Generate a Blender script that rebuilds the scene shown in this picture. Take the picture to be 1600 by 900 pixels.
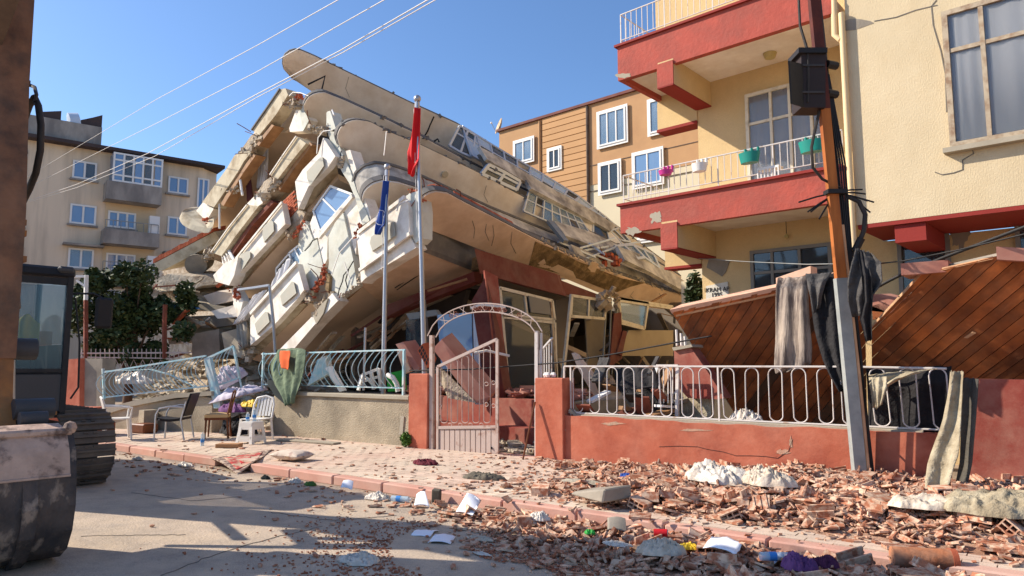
import bpy, bmesh, math, random
from mathutils import Vector, Matrix, noise
V = Vector
for o in list(bpy.data.objects): bpy.data.objects.remove(o)
sc = bpy.context.scene
COL = sc.collection
# ------------------------------------------------------------------ camera
F, CX, CY = 1105.0, 800.0, 450.0
PITCH = math.atan(120.0/1105.0); SP, CP = math.sin(PITCH), math.cos(PITCH)
YAW = math.radians(42.0)
FH = V((-math.sin(YAW), math.cos(YAW), 0)); RH = V((math.cos(YAW), math.sin(YAW), 0)); UP = V((0,0,1))
CAM = V((0,0,1.6))
cd = bpy.data.cameras.new('camera'); cam = bpy.data.objects.new('camera', cd); COL.objects.link(cam)
cd.sensor_width = 36; cd.lens = F/1600*36; cd.clip_start = 0.05; cd.clip_end = 2000
cam.location = CAM; cam.rotation_euler = (math.pi/2+PITCH, 0, YAW); sc.camera = cam
# ------------------------------------------------------------------ light
SUN = V((1.0, 0.64, -0.80)).normalized()          # direction the light travels
EL = math.asin(-SUN.z); AZ = math.atan2(-SUN.x, -SUN.y)
w = bpy.data.worlds.new('World'); sc.world = w; w.use_nodes = True
nt = w.node_tree; nt.nodes.clear()
sky = nt.nodes.new('ShaderNodeTexSky'); sky.sky_type = 'NISHITA'; sky.sun_disc = False
sky.sun_elevation = EL; sky.sun_rotation = AZ; sky.air_density = 1.0; sky.dust_density = 0.7; sky.ozone_density = 7.0
bg = nt.nodes.new('ShaderNodeBackground'); bg.inputs[1].default_value = 0.14
wo = nt.nodes.new('ShaderNodeOutputWorld')
nt.links.new(sky.outputs[0], bg.inputs[0]); nt.links.new(bg.outputs[0], wo.inputs[0])
sl = bpy.data.lights.new('sun', 'SUN'); sl.energy = 5.0; sl.angle = math.radians(0.5); sl.color = (1.0, 0.90, 0.77)
so = bpy.data.objects.new('sun', sl); COL.objects.link(so); so.rotation_euler = SUN.to_track_quat('-Z','Y').to_euler(); so.location = (-20,-20,30)
sc.view_settings.view_transform = 'Standard'; sc.view_settings.look = 'None'; sc.view_settings.gamma = 1
sc.view_settings.use_curve_mapping = False; sc.view_settings.exposure = 0.52
# ------------------------------------------------------------------ pixel helpers (photo pixel -> point on a plane of the place)
def ray(px, py):
    a = (px-CX)/F; b = (CY-py)/F
    return RH*a + FH*(CP-b*SP) + UP*(b*CP+SP)
def P(px, py, d):
    r = ray(px, py); return CAM + r*(d/((CP-((CY-py)/F)*SP)))
def PY(px, py, Y): r = ray(px, py); return CAM + r*(Y/r.y)
def PX(px, py, X): r = ray(px, py); return CAM + r*(X/r.x)
def PZ(px, py, Z): r = ray(px, py); return CAM + r*((Z-CAM.z)/r.z)
def PL(px, py, o, n): r = ray(px, py); return CAM + r*((o-CAM).dot(n)/r.dot(n))
def lerp(a, b, t): return a+(b-a)*t
def resample(pts, n):
    L = [0]
    for i in range(1, len(pts)): L.append(L[-1]+(pts[i]-pts[i-1]).length)
    out = []
    for k in range(n):
        s = L[-1]*k/(n-1); i = 1
        while i < len(pts)-1 and L[i] < s: i += 1
        t = (s-L[i-1])/max(1e-9, L[i]-L[i-1]); out.append(lerp(pts[i-1], pts[i], t))
    return out
# ------------------------------------------------------------------ mesh builder
WL = {}
class MB:
    def __init__(s): s.v = []; s.f = []
    def add(s, vs, fs):
        n = len(s.v); s.v += [V(x) for x in vs]; s.f += [tuple(i+n for i in f) for f in fs]; return s
    def obox(s, o, a, b, c):
        o, a, b, c = V(o), V(a), V(b), V(c)
        return s.add([o,o+a,o+a+b,o+b,o+c,o+a+c,o+a+b+c,o+b+c], [(0,1,2,3),(4,5,6,7),(0,1,5,4),(1,2,6,5),(2,3,7,6),(3,0,4,7)])
    def box(s, x0,x1,y0,y1,z0,z1): return s.obox((x0,y0,z0),(x1-x0,0,0),(0,y1-y0,0),(0,0,z1-z0))
    def rbox(s, c, sx, sy, sz, rot=None):
        m = rot or Matrix.Identity(3); a, b, d = m@V((sx,0,0)), m@V((0,sy,0)), m@V((0,0,sz))
        return s.obox(V(c)-(a+b+d)/2, a, b, d)
    def prism(s, pts, vec):
        pts = [V(p) for p in pts]; vec = V(vec); n = len(pts)
        return s.add(pts+[p+vec for p in pts], [tuple(range(n)), tuple(range(n,2*n))]+[(i,(i+1)%n,n+(i+1)%n,n+i) for i in range(n)])
    def loft(s, A, B):           # closed solid between two polygons
        n = len(A)
        return s.add(list(A)+list(B), [tuple(range(n)), tuple(range(n,2*n))]+[(i,(i+1)%n,n+(i+1)%n,n+i) for i in range(n)])
    def strip(s, A, B, vec, n=None):
        n = n or max(len(A), len(B)); A = resample(A, n); B = resample(B, n); vec = V(vec)
        vs = A+B+[p+vec for p in A]+[p+vec for p in B]; f = []
        for i in range(n-1):
            f += [(i,i+1,n+i+1,n+i),(2*n+i,2*n+i+1,3*n+i+1,3*n+i),(i,i+1,2*n+i+1,2*n+i),(n+i,n+i+1,3*n+i+1,3*n+i)]
        f += [(0,n,3*n,2*n),(n-1,2*n-1,4*n-1,3*n-1)]
        return s.add(vs, f)
    def tube(s, pts, r, n=6, closed=False, r1=None):
        pts = [V(p) for p in pts]; m = len(pts); vs = []; fs = []
        prev = None
        for i, p in enumerate(pts):
            if closed: t = pts[(i+1)%m]-pts[i-1]
            else: t = pts[min(i+1,m-1)]-pts[max(i-1,0)]
            if t.length < 1e-9: t = V((0,0,1))
            t.normalize()
            if prev is None:
                u = t.cross(V((0,0,1)))
                if u.length < .05: u = t.cross(V((0,1,0)))
            else:
                u = prev - t*prev.dot(t)
                if u.length < 1e-6: u = t.cross(V((1,0,0)))
            u.normalize(); prev = u; w_ = t.cross(u)
            rr = r if r1 is None else r+(r1-r)*i/(m-1)
            for k in range(n):
                a = 2*math.pi*(k+.5)/n; vs.append(p+u*(rr*math.cos(a))+w_*(rr*math.sin(a)))
        for i in range(m if closed else m-1):
            j = (i+1)%m
            for k in range(n): fs.append((i*n+k, i*n+(k+1)%n, j*n+(k+1)%n, j*n+k))
        if not closed: fs += [tuple(range(n)), tuple((m-1)*n+k for k in range(n))]
        return s.add(vs, fs)
    def cyl(s, a, b, r, n=12, r1=None): return s.tube([a, b], r, n, r1=r1)
    def bar(s, a, b, w, h, up=(0,0,1)):
        a, b = V(a), V(b); t = (b-a); u = t.cross(V(up))
        if u.length < 1e-6: u = t.cross(V((0,1,0)))
        u.normalize(); w_ = u.cross(t).normalized()
        return s.obox(a-u*w/2-w_*h/2, t, u*w, w_*h)
    def ball(s, c, r, n=8, sc=(1,1,1)):
        c = V(c); vs = [c+V((0,0,r*sc[2]))]; fs = []
        for i in range(1, n//2+1-1+1-0):
            if i >= n//2: break
            th = math.pi*i/(n//2)
            for k in range(n):
                a = 2*math.pi*k/n; vs.append(c+V((r*sc[0]*math.sin(th)*math.cos(a), r*sc[1]*math.sin(th)*math.sin(a), r*sc[2]*math.cos(th))))
        vs.append(c-V((0,0,r*sc[2]))); R = n//2-1; last = len(vs)-1
        for k in range(n): fs.append((0,1+k,1+(k+1)%n)); fs.append((last,1+(R-1)*n+(k+1)%n,1+(R-1)*n+k))
        for i in range(R-1):
            for k in range(n): fs.append((1+i*n+k,1+i*n+(k+1)%n,1+(i+1)*n+(k+1)%n,1+(i+1)*n+k))
        return s.add(vs, fs)
    def sheet(s, fn, nu, nv, vec):       # thick cloth: fn(u,v) -> point, closed by an offset copy
        n = (nu+1)*(nv+1); top = [V(fn(i/nu, j/nv)) for j in range(nv+1) for i in range(nu+1)]
        if callable(vec): bot = [p+V(vec(i/nu, j/nv)) for (p,(i,j)) in zip(top, [(i,j) for j in range(nv+1) for i in range(nu+1)])]
        else: bot = [p+V(vec) for p in top]
        f = []; W_ = nu+1
        for j in range(nv):
            for i in range(nu):
                q = (j*W_+i, j*W_+i+1, (j+1)*W_+i+1, (j+1)*W_+i); f += [q, tuple(n+x for x in q[::-1])]
        for i in range(nu): f += [(i,i+1,n+i+1,n+i),(nv*W_+i,nv*W_+i+1,n+nv*W_+i+1,n+nv*W_+i)]
        for j in range(nv): f += [(j*W_,(j+1)*W_,n+(j+1)*W_,n+j*W_),(j*W_+nu,(j+1)*W_+nu,n+(j+1)*W_+nu,n+j*W_+nu)]
        return s.add(top+bot, f)
    def mesh(s, name, origin):
        me = bpy.data.meshes.new(name); me.from_pydata([tuple(p-origin) for p in s.v], [], s.f)
        bm = bmesh.new(); bm.from_mesh(me); bmesh.ops.recalc_face_normals(bm, faces=bm.faces); bm.to_mesh(me); bm.free()
        return me
    def build(s, name, mat, parent=None, smooth=False, label=None, bevel=0):
        mn = [min(p[i] for p in s.v) for i in range(3)]; mx = [max(p[i] for p in s.v) for i in range(3)]
        org = V(((mn[0]+mx[0])/2, (mn[1]+mx[1])/2, mn[2]))
        me = s.mesh(name, org); me.materials.append(MT[mat] if isinstance(mat, str) else mat)
        if smooth:
            for p in me.polygons: p.use_smooth = True
            if smooth != 2: 
                try: me.set_sharp_from_angle(angle=math.radians(50))
                except Exception: pass
        o = bpy.data.objects.new(name, me); COL.objects.link(o)
        put(o, org, parent)
        if label: o['label'] = label
        if bevel:
            m = o.modifiers.new('bevel', 'BEVEL'); m.width = bevel; m.segments = 1; m.limit_method = 'ANGLE'
        return o
def put(o, org, parent=None):
    WL[o.name] = V(org)
    if parent is not None: o.parent = parent; o.location = V(org)-WL[parent.name]
    else: o.location = org
def tag(o, label, cat, group=None):
    o['label'] = label; o['category'] = cat
    if group: o['group'] = group
    return o
def thing(name, label, cat, loc, group=None):
    e = bpy.data.objects.new(name, None); COL.objects.link(e); e.empty_display_size = .2; put(e, V(loc)); return tag(e, label, cat, group)
def struct(o): o['kind'] = 'structure'; return o
def stuff(o): o['kind'] = 'stuff'; return o
def inst(src, name, org, parent=None, rot=None, scale=None):   # copy of one object sharing its mesh
    o = src.copy(); o.name = name; COL.objects.link(o)
    for k in list(o.keys()):
        if k in ('label','category','group'): del o[k]
    o.parent = None; put(o, org, parent)
    if rot is not None: o.rotation_euler = rot
    if scale is not None: o.scale = scale
    return o
# ------------------------------------------------------------------ materials
MT = {}
def srgb(r, g, b):
    def f(x): x /= 255; return x/12.92 if x <= .04045 else ((x+.055)/1.055)**2.4
    return (f(r), f(g), f(b), 1)
def mix(a, b, t): return tuple(x+(y-x)*t for x, y in zip(a, b))
def M(name, col, col2=None, cover=.5, soft=.12, scale=1.5, var=.14, vscale=.8, rough=.85, bump=.25, bscale=45, bdist=.01, metal=0, spec=.3, rand=0,
      stretch=None, dust=0, dustcol=None, alpha=1, trans=0, grain=0, sss=0, detail=6, coat=0):
    m = bpy.data.materials.new(name); m.use_nodes = True; MT[name] = m
    T = m.node_tree; N = T.nodes; L = T.links; bs = N['Principled BSDF']
    geo = N.new('ShaderNodeNewGeometry'); co = geo.outputs['Position']
    if stretch:
        mp = N.new('ShaderNodeMapping'); mp.inputs['Scale'].default_value = stretch; L.new(co, mp.inputs[0]); cs = mp.outputs[0]
    else: cs = co
    def nz(sca, vec, det=detail, ro=.6):
        n = N.new('ShaderNodeTexNoise'); n.inputs['Scale'].default_value = sca; n.inputs['Detail'].default_value = det; n.inputs['Roughness'].default_value = ro
        L.new(vec, n.inputs['Vector']); return n.outputs['Fac']
    def mx(fac, a, b, mode='MIX'):
        n = N.new('ShaderNodeMix'); n.data_type = 'RGBA'; n.blend_type = mode
        for s_, x in ((n.inputs[0], fac), (n.inputs[6], a), (n.inputs[7], b)):
            if hasattr(x, 'is_linked'): L.new(x, s_)
            else: s_.default_value = x
        return n.outputs[2]
    def rng(x, a, b, c=0., d=1.):
        n = N.new('ShaderNodeMapRange'); n.inputs[1].default_value = a; n.inputs[2].default_value = b; n.inputs[3].default_value = c; n.inputs[4].default_value = d; L.new(x, n.inputs[0]); return n.outputs[0]
    c = col
    if col2 is not None:
        k = nz(scale, cs); th = .5+(.5-cover)*.5
        c = mx(rng(k, th-soft/2, th+soft/2), col, col2)
    if var:
        v = rng(nz(vscale, cs, 8, .65), .25, .75, 1-var, 1+var); 
        cmb = N.new('ShaderNodeCombineColor'); [L.new(v, cmb.inputs[i]) for i in range(3)]
        c = mx(1.0, c, cmb.outputs[0], 'MULTIPLY')
    if grain:
        v = rng(nz(140, co, 2), .3, .7, 1-grain, 1+grain)
        cmb = N.new('ShaderNodeCombineColor'); [L.new(v, cmb.inputs[i]) for i in range(3)]
        c = mx(1.0, c, cmb.outputs[0], 'MULTIPLY')
    if rand:
        oi = N.new('ShaderNodeObjectInfo'); v = rng(oi.outputs['Random'], 0, 1, 1-rand, 1+rand)
        cmb = N.new('ShaderNodeCombineColor'); [L.new(v, cmb.inputs[i]) for i in range(3)]
        c = mx(1.0, c, cmb.outputs[0], 'MULTIPLY')
    if dust:
        k = rng(nz(2.2, co, 8, .7), .42, .68, 0, dust); c = mx(k, c, dustcol or srgb(196,176,150))
    if hasattr(c, 'is_linked'): L.new(c, bs.inputs['Base Color'])
    else: bs.inputs['Base Color'].default_value = c
    bs.inputs['Roughness'].default_value = rough; bs.inputs['Metallic'].default_value = metal; bs.inputs['Specular IOR Level'].default_value = spec
    if trans: bs.inputs['Transmission Weight'].default_value = trans
    if alpha < 1: bs.inputs['Alpha'].default_value = alpha
    if coat: bs.inputs['Coat Weight'].default_value = coat
    if sss: 
        bs.inputs['Subsurface Weight'].default_value = sss; bs.inputs['Subsurface Radius'].default_value = (.05,.05,.05)
    if bump:
        b = N.new('ShaderNodeBump'); b.inputs['Strength'].default_value = bump; b.inputs['Distance'].default_value = bdist
        L.new(nz(bscale, cs, 4), b.inputs['Height']); L.new(b.outputs[0], bs.inputs['Normal'])
    return m
def G(name, tint, rough=.05, alpha=.55, dust=.0):       # window pane: thin reflective, partly see-through
    m = bpy.data.materials.new(name); m.use_nodes = True; MT[name] = m; T = m.node_tree; N = T.nodes; L = T.links
    bs = N['Principled BSDF']; bs.inputs['Base Color'].default_value = tint; bs.inputs['Roughness'].default_value = rough
    bs.inputs['Specular IOR Level'].default_value = .8; bs.inputs['IOR'].default_value = 1.6; bs.inputs['Alpha'].default_value = alpha
    return m
M('road', srgb(184,166,146), srgb(164,150,134), .5, .3, .7, .2, 3.2, .94, .8, 45, .015, grain=.3, dust=.6, dustcol=srgb(206,184,156))
M('soil', srgb(166,146,124), srgb(140,124,106), .5, .2, .7, .2, .9, .95, .6, 30, .02)
M('paver', srgb(202,174,154), srgb(208,190,168), .5, .3, 1.1, .14, 2, .9, .4, 50, .008, rand=.14, grain=.12)
M('kerb', srgb(192,142,124), srgb(200,164,146), .45, .3, 1.6, .14, 2, .85, .3, 40, .008, rand=.09)
M('shard', srgb(166,108,80), srgb(202,172,146), .5, .14, 13, .3, 17, .92, .4, 60, .006, rand=.26)
M('shard_small', srgb(160,104,78), srgb(198,166,140), .5, .2, 11, .4, 14, .92, .4, 60, .006)
M('dustmound', srgb(178,148,124), srgb(152,114,92), .5, .2, 3, .2, 4, .95, .7, 40, .02)
M('redwall', srgb(182,98,72), srgb(164,84,62), .45, .2, 2.3, .13, 2.2, .85, .4, 22, .01, dust=.32, dustcol=srgb(196,140,114), grain=.05)
M('bareplaster', srgb(192,146,120), srgb(176,150,126), .5, .2, 12, .15, 8, .95, .8, 40, .01)
M('redband', srgb(170,78,64), srgb(148,62,52), .45, .2, 2.2, .16, 3, .8, .6, 16, .015, dust=.3, dustcol=srgb(188,118,100))
M('maroon', srgb(110,50,40), srgb(94,42,34), .5, .3, 1, .1, 1.5, .7, .15, 20, .006, dust=.1)
M('stuccogrey', srgb(176,162,138), srgb(146,134,114), .5, .2, 1.1, .2, .8, .95, 1.0, 38, .02, grain=.25)
M('concrete', srgb(158,148,132), srgb(126,118,106), .5, .3, 1.5, .2, 1, .92, .5, 30, .012)
M('cap', srgb(176,166,146), srgb(150,140,122), .5, .3, 2, .15, 2, .9, .4, 30, .01)
M('yellowst', srgb(214,186,136), srgb(204,176,130), .42, .3, .9, .10, .7, .92, .4, 55, .02, stretch=(1,1,.5), grain=.14, dust=.28, dustcol=srgb(186,154,108))
M('beigest', srgb(208,190,156), srgb(196,178,144), .42, .3, .9, .10, .7, .92, .4, 55, .02, stretch=(1,1,.5), grain=.14, dust=.28, dustcol=srgb(190,166,126))
M('soffit', srgb(234,224,209), srgb(214,200,182), .38, .25, 1.4, .08, 1.6, .88, .2, 20, .006, dust=.35, dustcol=srgb(206,184,154))
M('redtrim', srgb(140,44,36), None, var=.12, rough=.75)
M('orangewall', srgb(188,148,106), srgb(176,136,98), .5, .3, .8, .06, .5, .9, .2, 25, .01)
M('clad', srgb(190,146,100), None, var=.06, rough=.8, bump=.1, rand=.05)
M('palewall', srgb(208,196,166), None, var=.06, rough=.9)
M('greybeige', srgb(226,206,178), srgb(184,168,146), .36, .3, 1.3, .12, .5, .92, .3, 20, .01, stretch=(1,1,.10))
M('panelbeige', srgb(176,160,132), srgb(160,144,118), .5, .3, 2, .1, 1, .85)
M('cabblack', srgb(28,28,31), None, var=.25, rough=.5, dust=.10, dustcol=srgb(110,98,86))
M('exedgelight', srgb(124,86,62), srgb(84,62,50), .45, .25, 4, .25, 3, .7, .4, 30, .008, dust=.2, dustcol=srgb(150,126,104))  # lighter brown, painted as the highlight along the stick edge
M('excyl', srgb(70,62,58), srgb(96,82,72), .4, .25, 4, .25, 3, .5, .3, 30, .006, metal=.2)
M('greyconc', srgb(160,152,142), srgb(124,118,112), .45, .25, 1.2, .2, .7, .92, .3, 20, .01, stretch=(1,1,.4))
M('peach', srgb(206,184,150), None, var=.08)
M('darkroof', srgb(72,60,58), None, var=.25, rough=.85)
M('cream', srgb(236,229,217), srgb(210,200,184), .36, .16, 2.1, .10, 1.6, .88, .35, 26, .01, dust=.38, dustcol=srgb(188,176,156), grain=.06)
M('greengrey', srgb(206,208,197), srgb(186,187,175), .4, .16, 2.0, .09, 1.4, .88, .3, 26, .01, dust=.34, dustcol=srgb(190,176,150), grain=.06)
M('panelgrey', srgb(178,176,162), None, var=.12, dust=.3, rough=.85)
M('under', srgb(198,186,160), srgb(158,142,116), .4, .2, 2.4, .15, 1.6, .9, .4, 30, .01)
M('woodtrim', srgb(166,126,88), srgb(138,102,70), .5, .3, 4, .15, 3, .7, .2, 40, .006)
M('ceilbrown', srgb(214,190,164), srgb(196,172,146), .5, .3, .8, .08, .7, .9, .1)
M('soffitA', srgb(230,202,174), srgb(212,180,150), .38, .25, 1.4, .09, 1.6, .88, .2, 20, .006, dust=.35, dustcol=srgb(196,164,132))
M('plasterbroken', srgb(150,124,88), srgb(112,92,64), .5, .15, 3.5, .25, 3, .95, .9, 24, .02)
M('stained', srgb(200,194,182), srgb(128,122,116), .42, .25, 1.8, .2, 1.3, .9, .3, 30, .01)
M('rim', srgb(120,116,112), srgb(92,90,88), .5, .3, 3, .2, 3, .85, .3)
M('brick', srgb(182,98,66), srgb(160,80,54), .5, .3, 3, .15, 4, .9, .5, 40, .01, rand=.2)
M('broken', srgb(196,182,160), srgb(150,132,110), .5, .2, 3, .22, 3, .95, 1.0, 14, .04)
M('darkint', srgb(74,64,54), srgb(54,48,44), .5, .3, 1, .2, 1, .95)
M('greybeam', srgb(108,104,98), srgb(128,120,110), .4, .2, 2, .15, 2, .85)
M('alu', srgb(186,194,204), None, var=.08, rough=.4, metal=.35, spec=.5)
M('white', srgb(226,222,214), None, var=.06, rough=.5)
M('whitemetal', srgb(206,198,190), srgb(170,140,118), .22, .1, 7, .08, 3, .55, .1)
M('gatepaint', srgb(190,170,158), srgb(150,112,94), .25, .15, 6, .08, 3, .55, .1)
M('bluemetal', srgb(150,190,198), srgb(196,204,200), .45, .2, 6, .1, 4, .55, .1)
M('steel', srgb(176,176,178), None, var=.1, rough=.38, metal=.7)
M('steeldull', srgb(150,152,148), srgb(128,128,124), .5, .3, 3, .1, 3, .6, .1, metal=.2)
M('galv', srgb(164,166,160), srgb(142,146,142), .5, .3, 5, .1, 4, .6, .1, metal=.15)
M('poleorange', srgb(176,104,48), srgb(140,76,34), .45, .25, 5, .15, 4, .75, .3, 40, .006, stretch=(1,1,.15))
M('polebrown', srgb(96,44,32), srgb(70,32,26), .5, .3, 4, .15, 3, .7, .2)
M('black', srgb(34,32,32), None, var=.2, rough=.6)
M('rubber', srgb(44,40,38), None, var=.2, rough=.7, dust=.25, dustcol=srgb(110,98,86))
M('boxbrown', srgb(46,34,30), None, var=.2, rough=.6)
M('beigepipe', srgb(224,196,150), None, var=.06, rough=.6)
M('frame', srgb(214,204,182), srgb(180,166,140), .3, .2, 6, .08, 3, .6, .15)
M('framewood', srgb(176,160,136), srgb(142,116,92), .42, .2, 8, .15, 5, .75, .3)
M('framegrey', srgb(128,124,116), None, var=.1, rough=.6)
M('pvc', srgb(228,226,220), None, var=.04, rough=.4)
M('curtain', srgb(206,204,204), None, var=.1, rough=.9, bump=.4, bscale=8, stretch=(6,6,.2))
M('curtaindark', srgb(96,52,50), None, var=.2, rough=.9)
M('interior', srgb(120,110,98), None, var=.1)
M('darkpane', srgb(58,62,62), None, var=.2, rough=.25, spec=.6)
M('plank', srgb(166,92,44), srgb(112,58,28), .45, .25, 2.6, .3, 3.0, .78, .45, 40, .006, rand=.34, dust=.3, dustcol=srgb(120,92,70))
M('plankdark', srgb(104,70,44), srgb(78,56,42), .5, .3, 2.2, .2, 2.4, .75, .25, 40, .006, rand=.22)
M('timber', srgb(206,164,124), srgb(184,140,104), .5, .3, 4, .12, 3, .8, .2)
M('pinkedge', srgb(222,180,152), srgb(206,160,134), .5, .3, 3, .08, 2, .85, .2)
M('tarp', srgb(176,164,138), srgb(140,126,102), .5, .2, 3.2, .16, 2.5, .85, 1.0, 6, .06)
M('tarpdark', srgb(96,90,80), srgb(70,66,60), .5, .3, 2.4, .14, 2.5, .85, .9, 6, .05)
M('clothblack', srgb(30,28,30), srgb(48,46,46), .4, .3, 3, .2, 2, .9, 1.0, 6, .06)
M('clothgrey', srgb(92,88,84), srgb(60,57,56), .5, .3, 4, .15, 2, .9, 1.0, 7, .06)
M('clothstripe', srgb(150,136,124), srgb(96,84,78), .5, .12, 2.2, .2, 8, .9, .8, 8, .03, stretch=(6,6,.6), dust=.4, dustcol=srgb(196,178,156))
M('greencloth', srgb(122,136,108), srgb(92,106,84), .5, .3, 4, .12, 3, .95, .9, 8, .04)
M('orangecloth', srgb(214,98,52), None, var=.1, rough=.95)
M('darkcloth', srgb(40,46,46), None, var=.2, rough=.95)
M('plastic', srgb(212,198,178), srgb(186,168,146), .5, .2, 5, .12, 4, .45, .55, 6, .05)
M('plasticwhite', srgb(226,222,214), None, var=.05, rough=.4, dust=.12)
M('plasticbag', srgb(222,212,198), srgb(196,182,164), .45, .2, 6, var=.12, vscale=5, rough=.32, bump=.9, bscale=11, bdist=.025, alpha=.9, stretch=(1,.45,1))
M('sheetgrey', srgb(158,148,132), srgb(128,120,108), .5, .3, 3, .1, 2, .7)
M('paper', srgb(236,236,240), None, var=.03, rough=.8, bump=0)
M('yellowp', srgb(226,186,40), None, var=.1, rough=.5)
M('purple', srgb(120,74,122), srgb(96,54,98), .5, .3, 6, .15, 3, .8)
M('darkpurple', srgb(82,34,66), None, var=.2, rough=.8)
M('redcloth', srgb(110,36,48), srgb(78,28,38), .5, .3, 6, .2, 3, .9)
M('greyrag', srgb(112,104,90), srgb(84,78,68), .5, .3, 6, .2, 3, .9)
M('teal', srgb(28,134,120), None, var=.08, rough=.45)
M('pink', srgb(196,60,140), None, var=.08, rough=.45)
M('flagred', srgb(206,26,30), None, var=.08, rough=.8, bump=.2, bscale=20)
M('flagblue', srgb(40,74,150), None, var=.08, rough=.8, bump=.2, bscale=20)
M('green', srgb(36,150,52), None, var=.1, rough=.5)
M('seatbeige', srgb(206,172,122), None, var=.08, rough=.9)
M('woodbrown', srgb(122,70,38), srgb(96,52,28), .5, .3, 5, .12, 4, .5)
M('blackseat', srgb(30,30,32), None, var=.1, rough=.5)
M('bottle', srgb(196,220,232), None, var=.03, rough=.1, bump=0, alpha=.55)
M('labelblue', srgb(60,130,200), None, var=.05, rough=.4)
M('rug', srgb(172,64,60), srgb(186,160,136), .5, .08, 7, .12, 6, .95, .4, 60)
M('rugborder', srgb(110,84,76), srgb(180,160,140), .5, .06, 14, .12, 6, .95, .4, 60)
M('pillow', srgb(206,190,172), srgb(176,150,136), .35, .12, 9, .06, 2, .95, .2)
M('mattress', srgb(196,188,196), srgb(176,164,180), .4, .2, 6, .06, 2, .95, .2)
M('redcan', srgb(190,30,34), None, var=.08, rough=.4)
M('cardboard', srgb(170,128,92), None, var=.1, rough=.9)
M('rustblock', srgb(168,104,68), srgb(126,78,54), .45, .2, 8, .25, 6, .9, .5, 30, .01, dust=.5, dustcol=srgb(196,160,132))
M('bark', srgb(92,74,58), None, var=.25, rough=.95, bump=.8)
M('leafA', srgb(66,80,42), srgb(42,56,32), .5, .3, 3, .3, 8, .6, .1, rand=.1)
M('leafB', srgb(78,90,48), srgb(56,72,38), .5, .3, 3, .3, 8, .6, .1)
M('leafC', srgb(96,128,48), srgb(64,96,36), .5, .3, 5, .3, 8, .6, .1)
M('rust', srgb(134,74,56), srgb(104,60,46), .5, .3, 6, .15, 5, .85)
M('exbrown', srgb(88,72,62), srgb(66,56,50), .45, .25, 2.5, .2, 2, .7, .3, 30, .006, dust=.3, dustcol=srgb(150,126,104))
M('exyellow', srgb(168,112,58), srgb(120,82,52), .45, .25, 3, .2, 2, .65, .2, 30, .006, dust=.2, dustcol=srgb(150,126,104))
M('exdark', srgb(52,50,50), srgb(70,64,60), .4, .3, 3, .2, 2, .6, .2, 30, .006, dust=.15, dustcol=srgb(130,112,96))
M('exgrey', srgb(68,67,68), None, var=.12, rough=.55)
M('bucketworn', srgb(184,156,138), srgb(104,84,74), .34, .12, 6, .3, 4, .75, .7, 20, .012)
M('bucketdark', srgb(62,58,58), srgb(140,124,110), .30, .10, 7, .45, 4, .7, .9, 14, .02, metal=.1, stretch=(1,1,.6), dust=.3, dustcol=srgb(150,128,110))
M('trackshoe', srgb(96,86,76), srgb(70,64,60), .5, .3, 4, .25, 4, .75, .4, 30, .008, rand=.12, dust=.35, dustcol=srgb(150,132,112))
M('cabseat', srgb(40,42,46), None, var=.1, rough=.8)
M('vest', srgb(186,180,50), None, var=.1, rough=.8)
M('marble', srgb(214,208,192), srgb(196,190,176), .5, .3, 8, .06, 3, .6)
M('ink', srgb(60,54,48), None, var=0, rough=.8, bump=0)
M('lampglass', srgb(180,164,110), None, var=.05, rough=.4)
M('dish', srgb(206,176,136), srgb(170,130,96), .4, .2, 9, .08, 3, .6)
M('tank', srgb(196,204,214), None, var=.08, rough=.4)
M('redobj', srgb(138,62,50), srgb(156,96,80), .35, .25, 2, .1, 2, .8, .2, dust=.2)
M('pinkslab', srgb(168,108,92), srgb(186,138,118), .5, .3, 1.6, .1, 2, .8, .2)
G('glass', srgb(120,150,176), .04, .5)
G('glassblue', srgb(120,156,196), .03, .7)
G('glasssky', srgb(176,198,224), .08, .85)  # sky reflection put into the paler pane colour
M('brickdust', srgb(140,82,58), srgb(176,128,100), .45, .2, 11, .3, 12, .95, .3, 60)
G('glassdark', srgb(60,72,80), .04, .5)
G('glassclear', srgb(46,88,110), .03, .30)
G('glasswin', srgb(120,126,130), .04, .35)
G('film', srgb(230,226,220), .35, .75)
# ================================================================== SETTING
rnd = random.Random(7)
def YK(X): return 6.2+.087*(X+2)           # kerb line
def YW(X): return 9.05+.10*(X+6)           # garden wall line
PZT = .12
struct(MB().box(-260,260,-160,340,-.3,-.004).build('ground', 'soil'))
# road: sheet with slight unevenness
m = MB(); NX, NY = 90, 40
def roadp(u, v):
    X = -60+80*u; Y = lerp(-14, YK(X)+.05, v); return V((X, Y, .004+.012*noise.noise(V((X*.7, Y*.7, 0)))+.004))
m.sheet(roadp, NX, NY, (0,0,-.05)); struct(m.build('road', 'road', smooth=2))
m = MB(); m.add([(-40,YK(-40)+.1,.0),(12,YK(12)+.1,0),(12,YW(12)+.3,0),(-40,YW(-40)+.3,0),(-40,YK(-40)+.1,.098),(12,YK(12)+.1,.098),(12,YW(12)+.3,.098),(-40,YW(-40)+.3,.098)],
      [(0,1,2,3),(4,5,6,7),(0,1,5,4),(1,2,6,5),(2,3,7,6),(3,0,4,7)])
pavement = struct(m.build('pavement', 'kerb'))
m = MB(); m.add([(-40,YW(-40)+.3,0),(14,YW(14)+.3,0),(14,60,0),(-40,60,0),(-40,YW(-40)+.3,.10),(14,YW(14)+.3,.10),(14,60,.10),(-40,60,.10)],
      [(0,1,2,3),(4,5,6,7),(0,1,5,4),(1,2,6,5),(2,3,7,6),(3,0,4,7)])
struct(m.build('garden_ground', 'soil'))
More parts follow.
